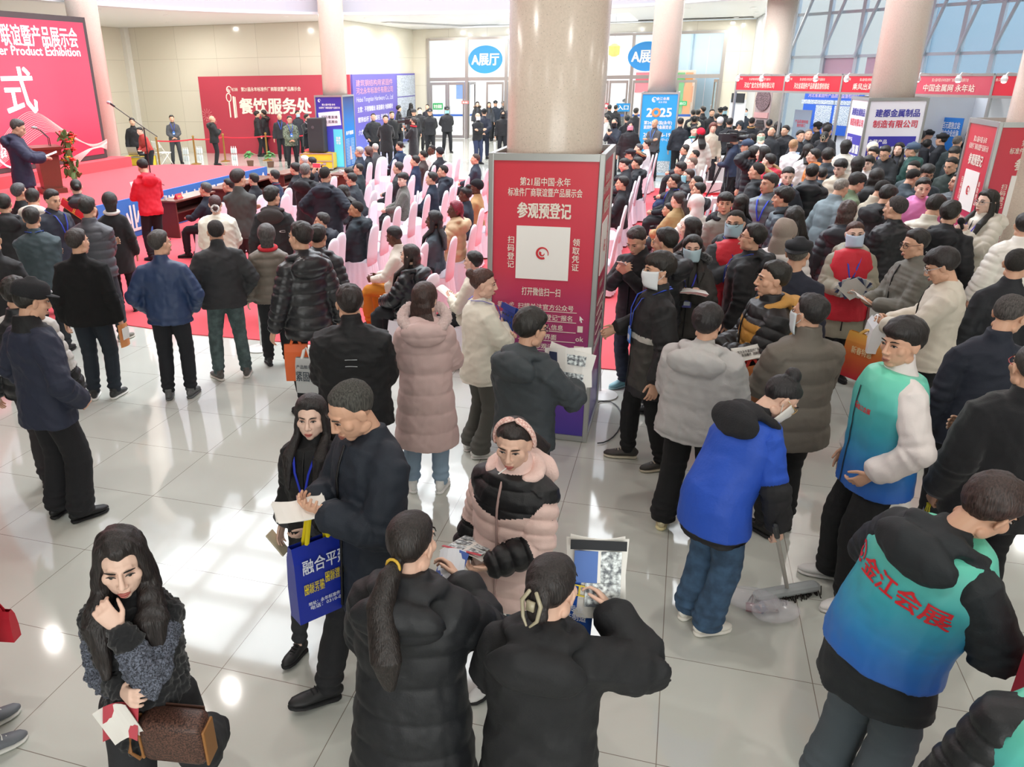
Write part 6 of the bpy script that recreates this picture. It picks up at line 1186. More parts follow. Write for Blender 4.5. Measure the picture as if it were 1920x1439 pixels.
P(895, 196, 178, 'woman in grey coat with fur hood framed by the open door', c='3a3c42', fem=True, sk='f', hood='fur', fur='8a6f58', hair='long', group=GF)
P(917, 197, 175, 'person in dark coat in the open doorway beside the fur hood', c='3a3d44', group=GF, hair='long', fem=True)
P(896, 219, 150, 'man with grey mask and folded arms beside the guard at the open door', c='17181c', hair='bald', mask='c9cdd2', arms='cross', group=GF, L='2a3450')
G_(908, 212, 5, 'guard from behind at the open door', cap='police', c='1a2030', L='1c2232')
G_(929, 195, 172, 'guard in navy and cap inside the open door', cap='police', c='222a38')
P(943, 195, 160, 'man with glasses by the blue exit sticker', c='1c2029', glasses='222222', group=GF)
P(956, 199, 170, 'man in dark jacket just left of the nearest column', c='2b2c31', group=GF)
P(943, 214, 175, 'person wrapped in black hood by the nearest column', c='17171b', hood='up', hair='hood', group=GF, mask='1c1c20')
P(957, 213, -160, 'man in brown coat touching the column edge', c='3a3433', group=GF)
D_ = lambda x, y, f, lb, **k: P(x, y, f, lb, **{'group': GF, 'c': '1c1e23', **k})
D_(1143, 203, 10, 'person with black hair right of the column, before the red sticker'); D_(1155, 203, 20, 'person with black hair under the blue entrance sticker', fem=True, hair='tied')
G_(1171, 192, 172, 'guard in cap and white mask before the blue entrance sticker', cap='police', mask='e4e8ea')
D_(1137, 223, -70, 'woman with dark bun in pale coat beside the nearest column', c='cfc9bd', fem=True, hair='bun', sk='f')
D_(1152, 231, -150, 'man in navy jacket with black mask holding a phone', c='252c38', mask='1d1d20', arms='phone', hair='thin', hc='1c1a1a')
D_(1176, 224, 0, 'person from behind in wide black coat beyond the hooded one', top='coat', c='141417'); D_(1182, 236, 176, 'person in black hooded coat with pink mask', hood='up', hair='hood', c='191a1e', mask='e2a2b4', top='park')
D_(1193, 210, 30, 'dark-haired person beside the 2025 stand', hair='mop', c='1e2126')
P(1228, 232, -152, 'bald man in grey jacket with lanyard and folded arms before the 2025 stand', H=1.72, c='4b4d50', hair='bald', lanyard='4a78c8', badge='6aa8d8', arms='cross', top='jkt', L='17181b', group=None, sk='c99b7e')
P(1276, 230, 0, 'man in dark suit behind the edge of the 2025 stand', c='20242c', group=GF)
P(1302, 247, 165, 'woman in white coat with green scarf and blue badge', c='e4e1da', fem=True, sk='f', hair='tied', scarf='2f9a86', badge='4aa0d8', lanyard='4a90d0', group=GC, top='coat')
P(1313, 252, -25, 'woman in red knitted hat and tall cream coat, from behind', c='ddd8cc', fem=True, sk='f', hair='long', cap='beanie', capc='d4223c', top='lpuf', hem=.30, group=GC, H=1.68)
P(1337, 240, 172, 'woman with auburn hair in beige coat before the camera', c='bdb3a0', fem=True, sk='f', hair='bob', hc='5a332a', group=GC, collar='high')
for i, (x, y, f, lb, k) in enumerate(((1300, 213, 0, 'black-haired man beside the 2025 stand, head lowered', {}), (1309, 213, 20, 'bareheaded man in black by the green exit sticker', {}), (1317, 207, -60, 'tall man in black leaning left near the doorway', {'H': 1.8}), (1335, 212, 170, 'man with short hair facing out of the doorway crowd', {}), (1351, 209, 0, 'man in flat black cap in the doorway crowd', {'cap': 'flat'}),
      (1302, 226, 0, 'person in black coat with pale fur hood trim', {'hood': 'fur', 'fur': 'cfc3a0', 'top': 'park'}), (1344, 220, 0, 'hatless person in black behind the auburn hair', {}), (1350, 229, 0, 'person in black coat and white knitted cap', {'cap': 'beanie', 'capc': 'e2dedc'}), (1359, 208, 175, 'masked person in black cap by the air conditioner', {'cap': 'base', 'mask': 'a9d2e0'}), (1368, 231, 0, 'man from behind in black jacket with white chest patch', {'H': 1.78}),
      (1379, 218, 178, 'man in khaki hat near the booth post', {'cap': 'flat', 'capc': '4a463e', 'c': '3a3c36'}), (1397, 211, 172, 'woman with pale mask near the round picture sign', {'mask': 'cfe0ea', 'c': '2c3440', 'fem': True, 'hair': 'short'}), (1410, 229, 8, 'person from behind with brown scarf under the pagoda sign', {'scarf': 'a07a4a', 'hair': 'crew'}))): D_(x, y, f, lb, **k)
C_ = lambda x, y, f, lb, **k: P(x, y, f, lb, **{'group': GC, **k})
C_(1387, 236, -165, 'man with glasses in green hooded coat, hand raised', c='2c3a34', glasses='222222', hood='up', hoodc='2c353c', hair='short', arms='mouth')
C_(1442, 233, 0, 'person from behind with dark ponytail below the pagoda sign', fem=True, hair='bun', c='1c1e24'); C_(1458, 238, 0, 'long-haired woman from behind beside the grey notice board', fem=True, hair='long', c='24262c')
C_(1447, 247, -150, 'man with raised face in dark jacket', hp=-18, c='23262a', hair='crew'); C_(1472, 246, -140, 'man in large black hood beside the notice board', c='1c1d22', hood='down', top='park', bulk=.02)
C_(1378, 262, -75, 'cameraman in leather flat cap behind the tripod camera', c='243048', cap='flat', capc='2e2c2b', arms='hold', hair='crew', hc='2a2624')
C_(1391, 256, 30, 'dark-haired person behind the cameraman in flat cap', c='262a34'); C_(1408, 262, -80, 'man in pale blue jacket facing left near the camera', c='c5cfd8', hair='crew')
C_(1427, 256, 175, 'woman with green mask in white coat', fem=True, c='dfe2e8', mask='a8c8b0', hair='tied', sk='f', arms='mouth'); C_(1459, 262, 4, 'child in yellow-green hooded jacket from behind', c='b3ad36', H=1.45, hood='down', hair='mop', top='puf')
C_(1400, 276, -80, 'man in blue baseball cap facing left', c='2a3038', cap='base', capc='3c4a60', hair='crew'); C_(1412, 288, -60, 'woman in black down jacket with hand raised to her head', fem=True, c='22262c', top='puf', hair='bob', sk='f', arms='head')
C_(1430, 289, -70, 'woman with straight black hair and red scarf', fem=True, c='2c2426', hair='long', scarf='cc2a40', sk='f'); C_(1441, 303, -60, 'woman in red coat with thick tan fur hood', fem=True, c='c4243c', hood='fur', fur='b08a58', sk='p', hair='tied', top='park')
C_(1418, 322, -72, 'young man in black jacket facing left, in front of the red coat', c='23282c', hair='crew', hood='down', top='park', H=1.74); C_(1441, 346, -155, 'man with blue lanyard in grey down jacket facing the viewer', c='69747c', top='puf', lanyard='2a48d0', hair='side', ht=28, hc='2c2a28')
C_(1477, 331, -168, 'woman with hair bun and dark jacket with blue lanyard looking down', fem=True, c='252a34', sk='p', hair='bun', lanyard='3a50c8', hp=14, ht=-18); C_(1449, 372, -50, 'child with dark fringe half hidden by the tousled boy', H=1.5, c='dcdcd8', hair='mop', hood='down')
C_(1467, 372, -84, 'boy with tousled hair in slate down jacket facing left', c='45545e', top='puf', hair='mop', hood='down', hoodc='1c1d20', H=1.72, hr=-6); C_(1516, 253, 165, 'shaven-headed man in black under the blue poster', c='202227', hair='crew', hc='5a5450')
C_(1501, 256, 150, 'black-haired person beside the shaven-headed man', c='262a30'); C_(1488, 274, 20, 'woman with light brown hair and white fur coat holding a phone', fem=True, c='e6e4e4', hair='tied', hc='8a6a4a', top='fur', arms='phone')
C_(1514, 284, -20, 'dark-haired woman in white fluffy coat', fem=True, c='e9e7e8', hair='long', top='fur', hairx={'len': .15}); C_(1532, 240, -60, 'man in black cap below the blue poster', c='1c1d22', cap='base'); C_(1549, 242, -110, 'man in dark cap with grey hair turned aside', c='202126', cap='base', capc='2a2a2c')
C_(1546, 258, 10, 'woman from behind with white hair clip in black', fem=True, hair='claw', c='22242a'); C_(1525, 293, -80, 'woman in orange jacket facing left', fem=True, c='e08a4a', sk='f', hair='tied', hood='down'); C_(1552, 294, 6, 'man from behind in dark slate down jacket', c='333c44', top='puf', hair='mop')
C_(1522, 325, 2, 'man from behind in black down jacket with big hood', c='212327', top='puf', hood='down', hem=.6, H=1.74); C_(1542, 328, 8, 'child beside the black down jacket', H=1.5, c='2c3a44', hood='down')
C_(1568, 223, -172, 'masked man in dark jacket standing before the blue poster', c='23252a', mask='dfe5ea', hair='crew', H=1.78); C_(1586, 276, 6, 'woman from behind in cream hooded jacket before the white stand', fem=True, c='d9d6c8', hair='bob', top='puf'); C_(1552, 246, 30, 'tall man from behind in black coat left of the white stand', c='1c1d21', top='coat', H=1.8)
C_(1635, 281, 0, 'person in cream knitted hat before the product grid', cap='beanie', capc='e8ddc8', c='3a3c40', fem=True); C_(1659, 288, -160, 'man with glasses in black reading a white leaflet', c='1d2024', glasses='444444', arms='read', hp=22, hood='down'); C_(1685, 281, -165, 'woman with long black hair by the edge of the white stand', fem=True, c='2c2f36', hair='long', sk='f')
C_(1710, 283, -84, 'man in blue cap and dark green coat', c='244a44', cap='base', capc='46566a', hair='crew', hood='down', arms='hold', hc='4a4846'); C_(1712, 264, -60, 'person in dark red cap behind the blue cap', cap='base', capc='a4202c', c='4a2430'); C_(1725, 258, 20, 'black-haired person right of the red cap', c='2a2c34', hair='mop')
C_(1740, 256, -150, 'person in black cap facing out under the pink fascia', c='3a3c44', cap='flat', fem=True); C_(1738, 273, 20, 'boy from behind in grey patterned jacket', c='8c8890', H=1.55, hair='mop', kind='plaid'); C_(1765, 263, -60, 'man in black cap leaning left before the blue banner', c='23252c', cap='flat', capc='17171a')
C_(1781, 248, 178, 'woman with dark bob and pale scarf before the blue roll-up banner', fem=True, hair='fringe', c='c9cfd2', sk='p'); C_(1795, 267, 20, 'man from behind with shaved sides beside the red stand', c='2a3638', hair='crew', hc='4a4440'); C_(1789, 290, -140, 'person with dark hair bowing by the red stand', c='283034', hp=26, hair='side')
C_(1783, 311, -150, 'man in dark green jacket looking down, ruddy face', c='26332f', hair='crew', hp=20, H=1.74); C_(1738, 327, 160, 'man with glasses and tousled hair looking down', c='323e48', glasses='333333', hair='mop', hp=18); C_(1797, 342, -165, 'man in grey quilted down jacket at the edge of the red stand', c='3a4248', top='puf', ht=50, bulk=.02)
C_(1820, 254, 0, 'person in black hood against the red stand', c='18181b', hood='up', hair='hood'); C_(1627, 308, 160, 'boy with curly hair in white shirt', c='eceae8', hair='mop', H=1.66, sk='p', top='shirt', ht=40); C_(1575, 316, -150, 'young man with bowl haircut in beige hooded jacket', c='b9b09c', hair='mop', hood='down', sk='p', hp=14, top='puf')
C_(1608, 310, 0, 'dark-haired person between the two boys', c='33383c', fem=True, hair='bob'); C_(1636, 291, -150, 'man with side parting behind the curly boy', c='2c3034', hair='side'); C_(1643, 334, 10, 'woman from behind in dark hood below the curly boy', c='2a2c2e', fem=True, hood='down', hair='long', top='park')
C_(1712, 318, -155, 'young man in dark green jacket looking down', c='38464a', hair='crew', hp=16, sk='p', zone=[('e4e2e0', lambda b, L, Q: (b > 0) & (L > .2))]); C_(1711, 335, 50, 'man bending forward in slate jacket, beside the green one', c='36434c', hair='crew', lean=14, hp=20); C_(1577, 354, 48, 'balding man in pale teal-grey down coat bowing', c='74848a', top='lpuf', hair='thin', hc='6a665e', hp=20, lean=8, hem=.6)
C_(1606, 344, 62, 'young man in sage green jacket looking down', c='6d8064', hair='mop', hp=22); C_(1654, 358, 60, 'person in beige jacket bowing behind the black hood', c='c4bba8', hair='crew', hp=24, lean=8); C_(1664, 370, 46, 'man in black jacket with large hood bowing', c='1f2124', hood='down', hp=24, hair='side', top='park')
C_(1730, 354, 168, 'woman in bright pink hooded jacket', fem=True, c='d77fb4', hood='down', sk='f', hair='short', hp=8, top='park', arms='hold', wide=1.08); C_(1678, 392, -58, 'big man in black leather-sleeved coat in profile', c='181a1f', hair='crew', hc='2f2b29', H=1.80, top='park', hem=.62, wide=1.12, bulk=.02, arms='hold', rough=.5)
C_(1753, 390, 30, 'person in silvery cream down jacket bowing', c='c9c5b4', top='puf', hair='mop', hp=22, lean=8, rough=.35); C_(1781, 402, 12, 'person from behind in black jacket with small white back lettering', c='1c1d21', hair='mop', hood='down', top='park', wide=1.1); C_(1849, 380, -140, 'woman with glasses, long hair and cream down coat beside the red stand', fem=True, sk='p', hair='long', c='e3ddd0', top='puf', hood='down', glasses='9a9a9a', lanyard='5a4ac8', badge='3f8fd8', arms='phone', hem=.74)
C_(1921, 425, -10, 'person from behind in white down jacket by the red stand', c='e8e4da', top='puf', fem=True, hair='short', bulk=.02, H=1.70); C_(1906, 497, -20, 'dark-haired man in black jacket at the right edge behind the corduroy jacket', c='1d1f24', hair='crew', ht=26, H=1.72)
C_(1359, 383, 150, 'boy with thick fringe in grey jacket and black hood', c='8d8a82', hair='mop', hood='down', hoodc='202226', H=1.68, ht=30); C_(1390, 384, 20, 'girl with straight black hair turned away beside the boy', fem=True, hair='fringe', c='2c2d33', H=1.6); C_(1470, 436, 14, 'person with fluffy taupe hood up and white coat, from behind', c='dcd6d2', hood='up', hoodc='9c8f84', hair='hood', top='puf', wide=1.05)
C_(1489, 412, 10, 'woman with curly dark hair behind the taupe hood', fem=True, hair='curl', c='22242c', hairx={'len': .2}); C_(1588, 400, 8, 'woman from behind with curly brown hair in charcoal down jacket', fem=True, hair='curl', hc='3a2c28', c='2c3138', top='puf', hood='down', hairx={'len': .14, 'front': 0})
finish_people()
# ---------------------------------------------------------------- things held, worn lettering, things on the floor
def who(s_):
    r = [v for k, v in PEOPLE.items() if k.startswith(s_) or s_ in k]; return r[0]
def hand(i, k): return i['w'](i['hands'][k][0]+i['hands'][k][1]*.085)
def decal(i, part, body, c, h, m, wid=None, bold=.015, up=(0, 0, 1), rt=(-1, 0, 0), V=None, F=None, roll=0., name='lettering', lift=.004):
    """Lettering laid onto a garment: every point dropped along the view of the frame until it meets the cloth."""
    o = part if not isinstance(part, str) else next(x for x in i['o'].children if x.name.split('.')[0] == part)
    if V is None: V, F = text_data(body, h, bold, wid)
    rt = Vector(rt).normalized(); up = Vector(up); up = (up-rt*up.dot(rt)).normalized(); n = rt.cross(up); c = Vector(c)
    r2 = rt*math.cos(roll)+up*math.sin(roll); u2 = up*math.cos(roll)-rt*math.sin(roll)
    bv = BVHTree.FromPolygons([v.co.copy() for v in o.data.vertices], [tuple(p.vertices) for p in o.data.polygons]); Q = []; ok = []
    for x, y, z in V:
        p = c+r2*float(x)+u2*float(y); hit = bv.ray_cast(p+n*.25, -n, .7); ok.append(hit[0] is not None); Q.append(tuple((hit[0] if hit[0] else p)+n*(lift+.2*float(z))))
    F = [f for f in F if all(ok[k] for k in f)]
    if not F: return None
    me = bpy.data.meshes.new(name); me.from_pydata(Q, [], F); me.materials.append(m); x = bpy.data.objects.new(name, me); COL.objects.link(x); x.parent = o; return x
def dense_text(body, h, bold, wid):     # a text cut finely enough to follow folds
    V, F = text_data(body, h, bold, wid); bm = bmesh.new(); vs = [bm.verts.new(v) for v in V]
    for f in F:
        try: bm.faces.new([vs[k] for k in f])
        except ValueError: pass
    bmesh.ops.triangulate(bm, faces=bm.faces[:])
    for _ in range(2):
        e = [x for x in bm.edges if x.calc_length() > h*.22]
        if e: bmesh.ops.subdivide_edges(bm, edges=e, cuts=1); bmesh.ops.triangulate(bm, faces=bm.faces[:])
    bm.verts.index_update(); r = np.array([v.co[:] for v in bm.verts]), [tuple(v.index for v in f.verts) for f in bm.faces]; bm.free(); return r
def sheet(name, label, cat, c, x, y, w_, h, m, n=1, fan=.0, items=(), thick=.003, bend=.02, group=None):
    """A sheet, or a fanned handful of sheets, slightly bowed: x along its width, y up its height."""
    M = frame(c, x, y); o = empty(name, (0, 0, 0), label, cat, group); o.matrix_world = M
    for k in range(n):
        B = MB(); nx = 7; V = []; a = fan*(k-(n-1)/2)
        for z in (0, thick):
            for j in range(2):
                for i in range(nx): u = i/(nx-1)-.5; p = np.array([u*w_, (j-.5)*h, z+bend*(1-4*u*u)+k*.004]); V.append(rotz(a)@p)
        q = 2*nx; F = [(i, i+nx, i+nx+1, i+1) for i in range(nx-1)]+[(q+i, q+i+1, q+i+nx+1, q+i+nx) for i in range(nx-1)]+[(i, i+1, q+i+1, q+i) for i in range(nx-1)]+[(nx+i, q+nx+i, q+nx+i+1, nx+i+1) for i in range(nx-1)]
        B.add(V, F); B.build('sheet', m if not isinstance(m, (list, tuple)) else m[k % len(m)], o)
    for (u, v, pw, ph, pm) in items:
        B = MB(); B.box((u*w_/2, v*h/2, bend*(1-u*u)+thick+n*.004), (pw*w_, ph*h, .002)); B.build('picture', pm, o)
    return o
pap = mat('efece6', .6); ppic = mat('8d939c', .5, kind='speck'); pdark = mat('2c3350', .5)
def phone(label, c, x, y, scr='8fa6c8', case='22242a', group=None):
    o = empty('mobile_phone', (0, 0, 0), label, 'phone', group); o.matrix_world = frame(c, x, y); B = MB(); B.box((0, 0, 0), (.075, .155, .009)); B.build('case', mat(case, .3), o, bevel=.003); B = MB(); B.box((0, 0, .006), (.068, .145, .002)); B.build('display', mat(scr, .2, emit=.5), o); return o
def bag(label, top, w_, h, d, x, m, hm, texts=(), hl=.14, tilt=0., name='carrier_bag', cat='bag'):
    """Carrier bag hanging from the point top; x = direction of its wide side."""
    x = nrm(x); up = nrm(np.array([0, 0, 1.])+x*tilt); M = frame(np.array(top)-up*(hl+h/2), x, up); o = empty(name, (0, 0, 0), label, cat); o.matrix_world = M
    B = MB(); V = []; 
    for y, k, dd in ((-h/2, 1, 1), (-h*.1, 1.02, 1), (h*.3, 1, .8), (h/2, .98, .35)): V += [(-w_/2*k, y, -d/2*dd), (w_/2*k, y, -d/2*dd), (w_/2*k, y, d/2*dd), (-w_/2*k, y, d/2*dd)]
    B.add(V, [(0, 3, 2, 1)]+[(4*i+j, 4*i+(j+1) % 4, 4*i+4+(j+1) % 4, 4*i+4+j) for i in range(3) for j in range(4)][::1]); B.build('bag_body', m, o)
    for z in (-d*.17, d*.17): B = MB(); B.tube([(-w_*.2, h/2-.06, z), (-w_*.2, h/2, z), (-w_*.10, h/2+hl*.7, z*.6), (0, h/2+hl, z*.3), (w_*.10, h/2+hl*.7, z*.6), (w_*.2, h/2, z), (w_*.2, h/2-.06, z)], [(.003, .014)]*7, ref=(1, 0, 0), n=6); B.build('handle', hm, o)
    for s_, u, v, hh, mm, wd in texts:
        for sg in (1, -1): text(s_, frame((u*w_/2*sg, v*h/2, sg*(d/2+.003)), (sg, 0, 0), (0, 1, 0)), hh, mm, o, wid=wd)
    return o
Z = np.array([0, 0, 1.])
def dirs(i): R = i['R']; return R@np.array([1., 0, 0]), R@np.array([0, 1., 0])
# left side
i = who('stout man in black fur'); R_, F_ = dirs(i); c = hand(i, 0); sheet('leaflet', 'orange and white printed leaflet hanging from the stout man\'s hand', 'leaflet', c-Z*.09, R_*.3+F_, Z, .15, .24, mat('e0935a', .6), items=((0, .15, .7, .5, pap), (.2, .2, .12, .5, ppic)))
i = who('host in bright red'); R_, F_ = dirs(i); c = (hand(i, 0)+hand(i, 1))/2; sheet('paper_sheet', 'white paper the host in red reads from', 'paper', c+Z*.06-R_*.08, R_, Z+F_*.6, .15, .21, pap)
q = i['X'](np.array([-.02, .13, -.11])); o = empty('microphone', (0, 0, 0), 'black hand microphone with silver collar at the host\'s mouth', 'microphone'); o.matrix_world = frame(i['w'](q), R_, F_*.5-Z); B = MB(); B.tube([(0, 0, 0), (0, .17, 0)], [.019, .014], n=10); B.build('grip', mat('232326', .4), o); B = MB(); B.ell((0, -.02, 0), (.028, .032, .028)); B.build('microphone_head', mat('3a3a3e', .6), o)
i = who('speaker in long navy'); R_, F_ = dirs(i); sheet('paper_sheet', 'speech paper in the speaker\'s hands on the lectern', 'paper', (hand(i, 0)+hand(i, 1))/2+Z*.03, R_, F_+Z*.35, .21, .29, pap)
i = who('woman with hair bun, red sash'); R_, F_ = dirs(i); phone('phone with pink screen held up by the woman with the red sash', hand(i, 0)+Z*.06, R_, Z, 'e06a88', 'b04a5a'); B = MB(); a = np.linspace(0, 6.283, 40, endpoint=False); s = i['s']; rib = [i['tp']((math.sin(t)*(.205+i['b']), -math.cos(t)*(.142+i['b'])+.005, 1.20-.23*math.sin(t))) for t in a]
B.tube(rib, [(.007, .060)]*40, ref=(.55, 0, 1), n=6, closed=True); sa = B.build('sash', mat('cf1f30', .5), i['o']); B = MB(); B.tube(rib, [(.0055, .066)]*40, ref=(.55, 0, 1), n=6, closed=True); B.build('sash_border', mat('e0b040', .5), sa)
for t, ch in ((-.35, '迎'), (.25, '宾')): p_ = i['tp']((math.sin(t)*(.205+i['b']), -math.cos(t)*(.156+i['b']), 1.20-.23*math.sin(t))); text(ch, frame(p_, (-1, .0, .0), (0, 0, 1)) @ Matrix.Rotation(.6, 4, 'Z'), .075, mat('ecc75a', .5), sa, bold=.01, lift=.012)
i = who('grey-haired man in black coat photographing'); R_, F_ = dirs(i); phone('phone with red picture raised by the photographing man', (hand(i, 0)+hand(i, 1))/2+Z*.07, Z, -R_, 'e0485a', 'd8d4d0')
i = who('tall young man in shiny'); R_, F_ = dirs(i); c = atD(573, 648, i['dist']-.28)
bag('grey paper bag with dark picture in the tall young man\'s hand', c-Z*.02, .21, .34, .08, np.array([1, .1, 0]), mat('b5b8b8', .6), mat('e8e6e2'), (('产品展示会', 0, .55, .035, mat('3a3f48'), .18), ('紧固件', 0, .0, .09, mat('3c4650'), .2)), hl=.10); bag('orange carrier bag behind the grey paper bag', atD(553, 630, i['dist']-.12), .22, .36, .06, np.array([1, .3, 0]), mat('e0652a', .45), mat('e0652a', .5), hl=.08)
i = who('young woman in cream wool'); R_, F_ = dirs(i); c = i['w'](i['tp']((.02, .27, 1.235))); sheet('catalogue', 'white catalogues with blue covers held by the young woman in cream', 'catalogue', c, R_, Z+F_*.25, .23, .30, [mat('e4e6ea', .5), mat('25408e', .4)], n=2, items=((0, .84, 1., .16, mat('25408e', .4)),)+tuple((-.6+.4*a_, .45-.33*b_, .09, .05, mat('3a3f48')) for a_ in range(4) for b_ in range(4)))
i = who('man in dark grey hooded jacket reading'); R_, F_ = dirs(i); c = (hand(i, 0)*.6+hand(i, 1)*.4)+Z*.09+F_*.03; o = sheet('newsletter', 'open printed newsletter read beside the nearest stand', 'newspaper', c, R_+F_*.2, Z+F_*.25, .33, .27, pap, n=2, fan=.3, bend=.05, items=((-.5, .4, .3, .3, pdark), (.35, .45, .45, .25, ppic), (0, -.4, .8, .2, ppic)))
i = who('woman with long brown hair in black glossy'); c = i['loc']; o = empty('handbag', (c[0]+.55, c[1]-.25, .012), 'olive leather handbag with yellow piping on the carpet at the rear corner', 'bag'); B = MB(); B.tube([(-.19, 0, .13), (0, 0, .14), (.19, 0, .13)], [(.10, .09), (.13, .12), (.10, .09)], n=18); B.build('bag_body', mat('3e4030', .5), o, True); B = MB(); B.tube([(-.17, -.09, .10), (-.09, -.135, .2), (0, -.125, .14), (.09, -.135, .2), (.17, -.09, .10)], .008, n=6); B.build('piping', mat('c9a03a', .5), o); B = MB(); B.tube([(-.17, 0, .20), (-.10, 0, .34), (.10, 0, .34), (.17, 0, .20)], .011, n=8); B.build('strap', mat('8a5a2c', .5), o)
# the couple
i = who('man in dark navy coat reading'); R_, F_ = dirs(i); c = (hand(i, 0)+hand(i, 1))/2; sheet('leaflet', 'glossy leaflet held flat in the navy coat man\'s hands', 'leaflet', c+F_*.05+Z*.02, F_+R_*.2, R_+Z*.3, .24, .13, pap, n=2, fan=.12, items=((.2, 0, .4, .7, ppic), (-.5, 0, .2, .7, mat('d0a34a', .5))))
bag('royal blue bag with yellow handles and white lettering held by the navy coat man', at(601, 938, float(c[2])-.02), .29, .42, .10, at(636, 986, .85)-at(561, 1014, .85), mat('1c2f9c', .35), mat('ead21e', .5), (('融合平建', .1, .52, .075, mat('e6e9f4', .5), .25), ('国标平垫', -.38, -.02, .032, mat('e6cf2a', .5), .11), ('国标方垫', -.38, -.14, .032, mat('e6cf2a', .5), .11), ('国标弹垫', .42, .12, .032, mat('e6cf2a', .5), .11), ('国标丝杆', .42, .0, .032, mat('e6cf2a', .5), .11), ('地址：永年标准件市场', .1, -.5, .022, mat('e6e9f4', .5), .22), ('电话：0310-000', .1, -.62, .022, mat('e6e9f4', .5), .2)), hl=.20, tilt=.10)
i = who('woman with long hair and black jacket with blue'); R_, F_ = dirs(i); phone('phone in pale beige case in the lanyard woman\'s lowered hand', hand(i, 0)+F_*.03-Z*.02, F_, R_*.5+Z*.6, '3a3a40', 'cfc3a8')
# the girls
i = who('girl with checked hairband'); R_, F_ = dirs(i); c = (hand(i, 1)); sheet('flyer', 'white flyer with grey product photos held out by the hairband girl', 'flyer', at(884, 1030, float(c[2])+.01), R_+F_*.15, F_+Z*.3, .22, .29, pap, items=tuple((-.5+.9*a_, .55-.55*b_, .36, .20, ppic) for a_ in range(2) for b_ in range(3))+((0, .92, .9, .08, mat('cf4a58', .5)),))
q = i['X'](np.array([.012, .10, -.066])); o = empty('lollipop_stick', (0, 0, 0), 'white lollipop stick between the hairband girl\'s lips', 'lollipop'); o.matrix_world = frame(i['w'](q), R_, F_-Z*.2); B = MB(); B.tube([(0, -.01, 0), (.012, .045, 0)], .0028, n=6); B.build('stick', mat('f4f2ee', .5), o)
d_ = decal(i, 'jacket', '', i['tp']((-.25, .02, 1.27)), .05, mat('1b1c22', .5), V=np.array([(math.cos(t)*.042*k, math.sin(t)*.042*k, 0) for k in (1, .72) for t in np.linspace(0, 6.283, 20, endpoint=False)]), F=[(a_, (a_+1) % 20, 20+(a_+1) % 20, 20+a_) for a_ in range(20)], rt=(0, 1, 0), name='emblem')
i = who('woman from behind with low ponytail'); R_, F_ = dirs(i); c = hand(i, 0); sheet('booklet', 'small colourful booklet in the ponytail woman\'s raised hand', 'booklet', c+F_*.05-Z*.05, R_, Z*.5+F_, .11, .14, [mat('3a5aa8', .5), mat('d8dce4', .5)], n=2, fan=.2)
i = who('woman from behind with hair claw'); R_, F_ = dirs(i); c = hand(i, 0)*.75+hand(i, 1)*.25; sheet('magazine', 'magazine with grey pictures raised by the hair claw woman', 'magazine', c+Z*.10+R_*.02+F_*.02, R_+F_*.25, Z+F_*.25, .21, .30, pap, n=2, fan=.1, bend=.03, items=((0, .86, .95, .12, mat('2a2c30')), (-.4, .3, .4, .4, mat('4a70b8', .5)), (.45, .3, .35, .4, ppic), (.2, -.4, .6, .3, ppic)))
o = sheet('booklet', 'blue booklet with yellow and white lettering before the hair claw woman', 'booklet', c-R_*.06+Z*.0-F_*.03, R_, Z+F_*.2, .17, .24, mat('1f56b4', .5), bend=.01); text('精工', frame((0, .06, .016), (1, 0, 0), (0, 1, 0)), .05, mat('ead24a', .5), o, wid=.12); text('永年专业\n紧固件制造', frame((0, -.03, .016), (1, 0, 0), (0, 1, 0)), .028, mat('f0f2f6', .5), o, wid=.13)
i = who('smiling woman in black fluffy'); R_, F_ = dirs(i); c = i['w'](i['tp']((-.13, .19, .88)))
o = empty('shoulder_bag', (0, 0, 0), 'brown monogram-like shoulder bag with tan trim at the smiling woman\'s hip', 'bag'); o['label'] = 'brown patterned shoulder bag with tan trim at the smiling woman\'s hip'; o.matrix_world = frame(c, R_*.95-F_*.3, Z+R_*.12); B = MB(); B.box((0, 0, 0), (.25, .20, .11)); B.build('bag_body', mat('4a3128', .5, kind='tweed'), o, True, bevel=.03)
for x in (-.128, .128): B = MB(); B.box((x, -.015, 0), (.012, .165, .085)); B.build('tan_gusset', mat('9a6836', .45), o, bevel=.005)
B = MB(); B.box((0, .055, .058), (.20, .08, .006)); B.build('flap', mat('54382d', .5), o, bevel=.003)
B = MB(); B.tube([(.128, .09, 0), (.165, .02, -.03), (.17, -.06, -.05), (.15, -.11, -.03), (.128, -.09, 0)], [(.004, .010)]*5, n=6); B.build('strap', mat('8e5f32', .45), o)
sheet('flyer', 'folded red and white flyers in the smiling woman\'s hand', 'flyer', i['w'](i['tp']((.06, .23, 1.0))), R_, Z+F_*.2, .12, .20, [pap, mat('c84a58', .5)], n=2, fan=.4)
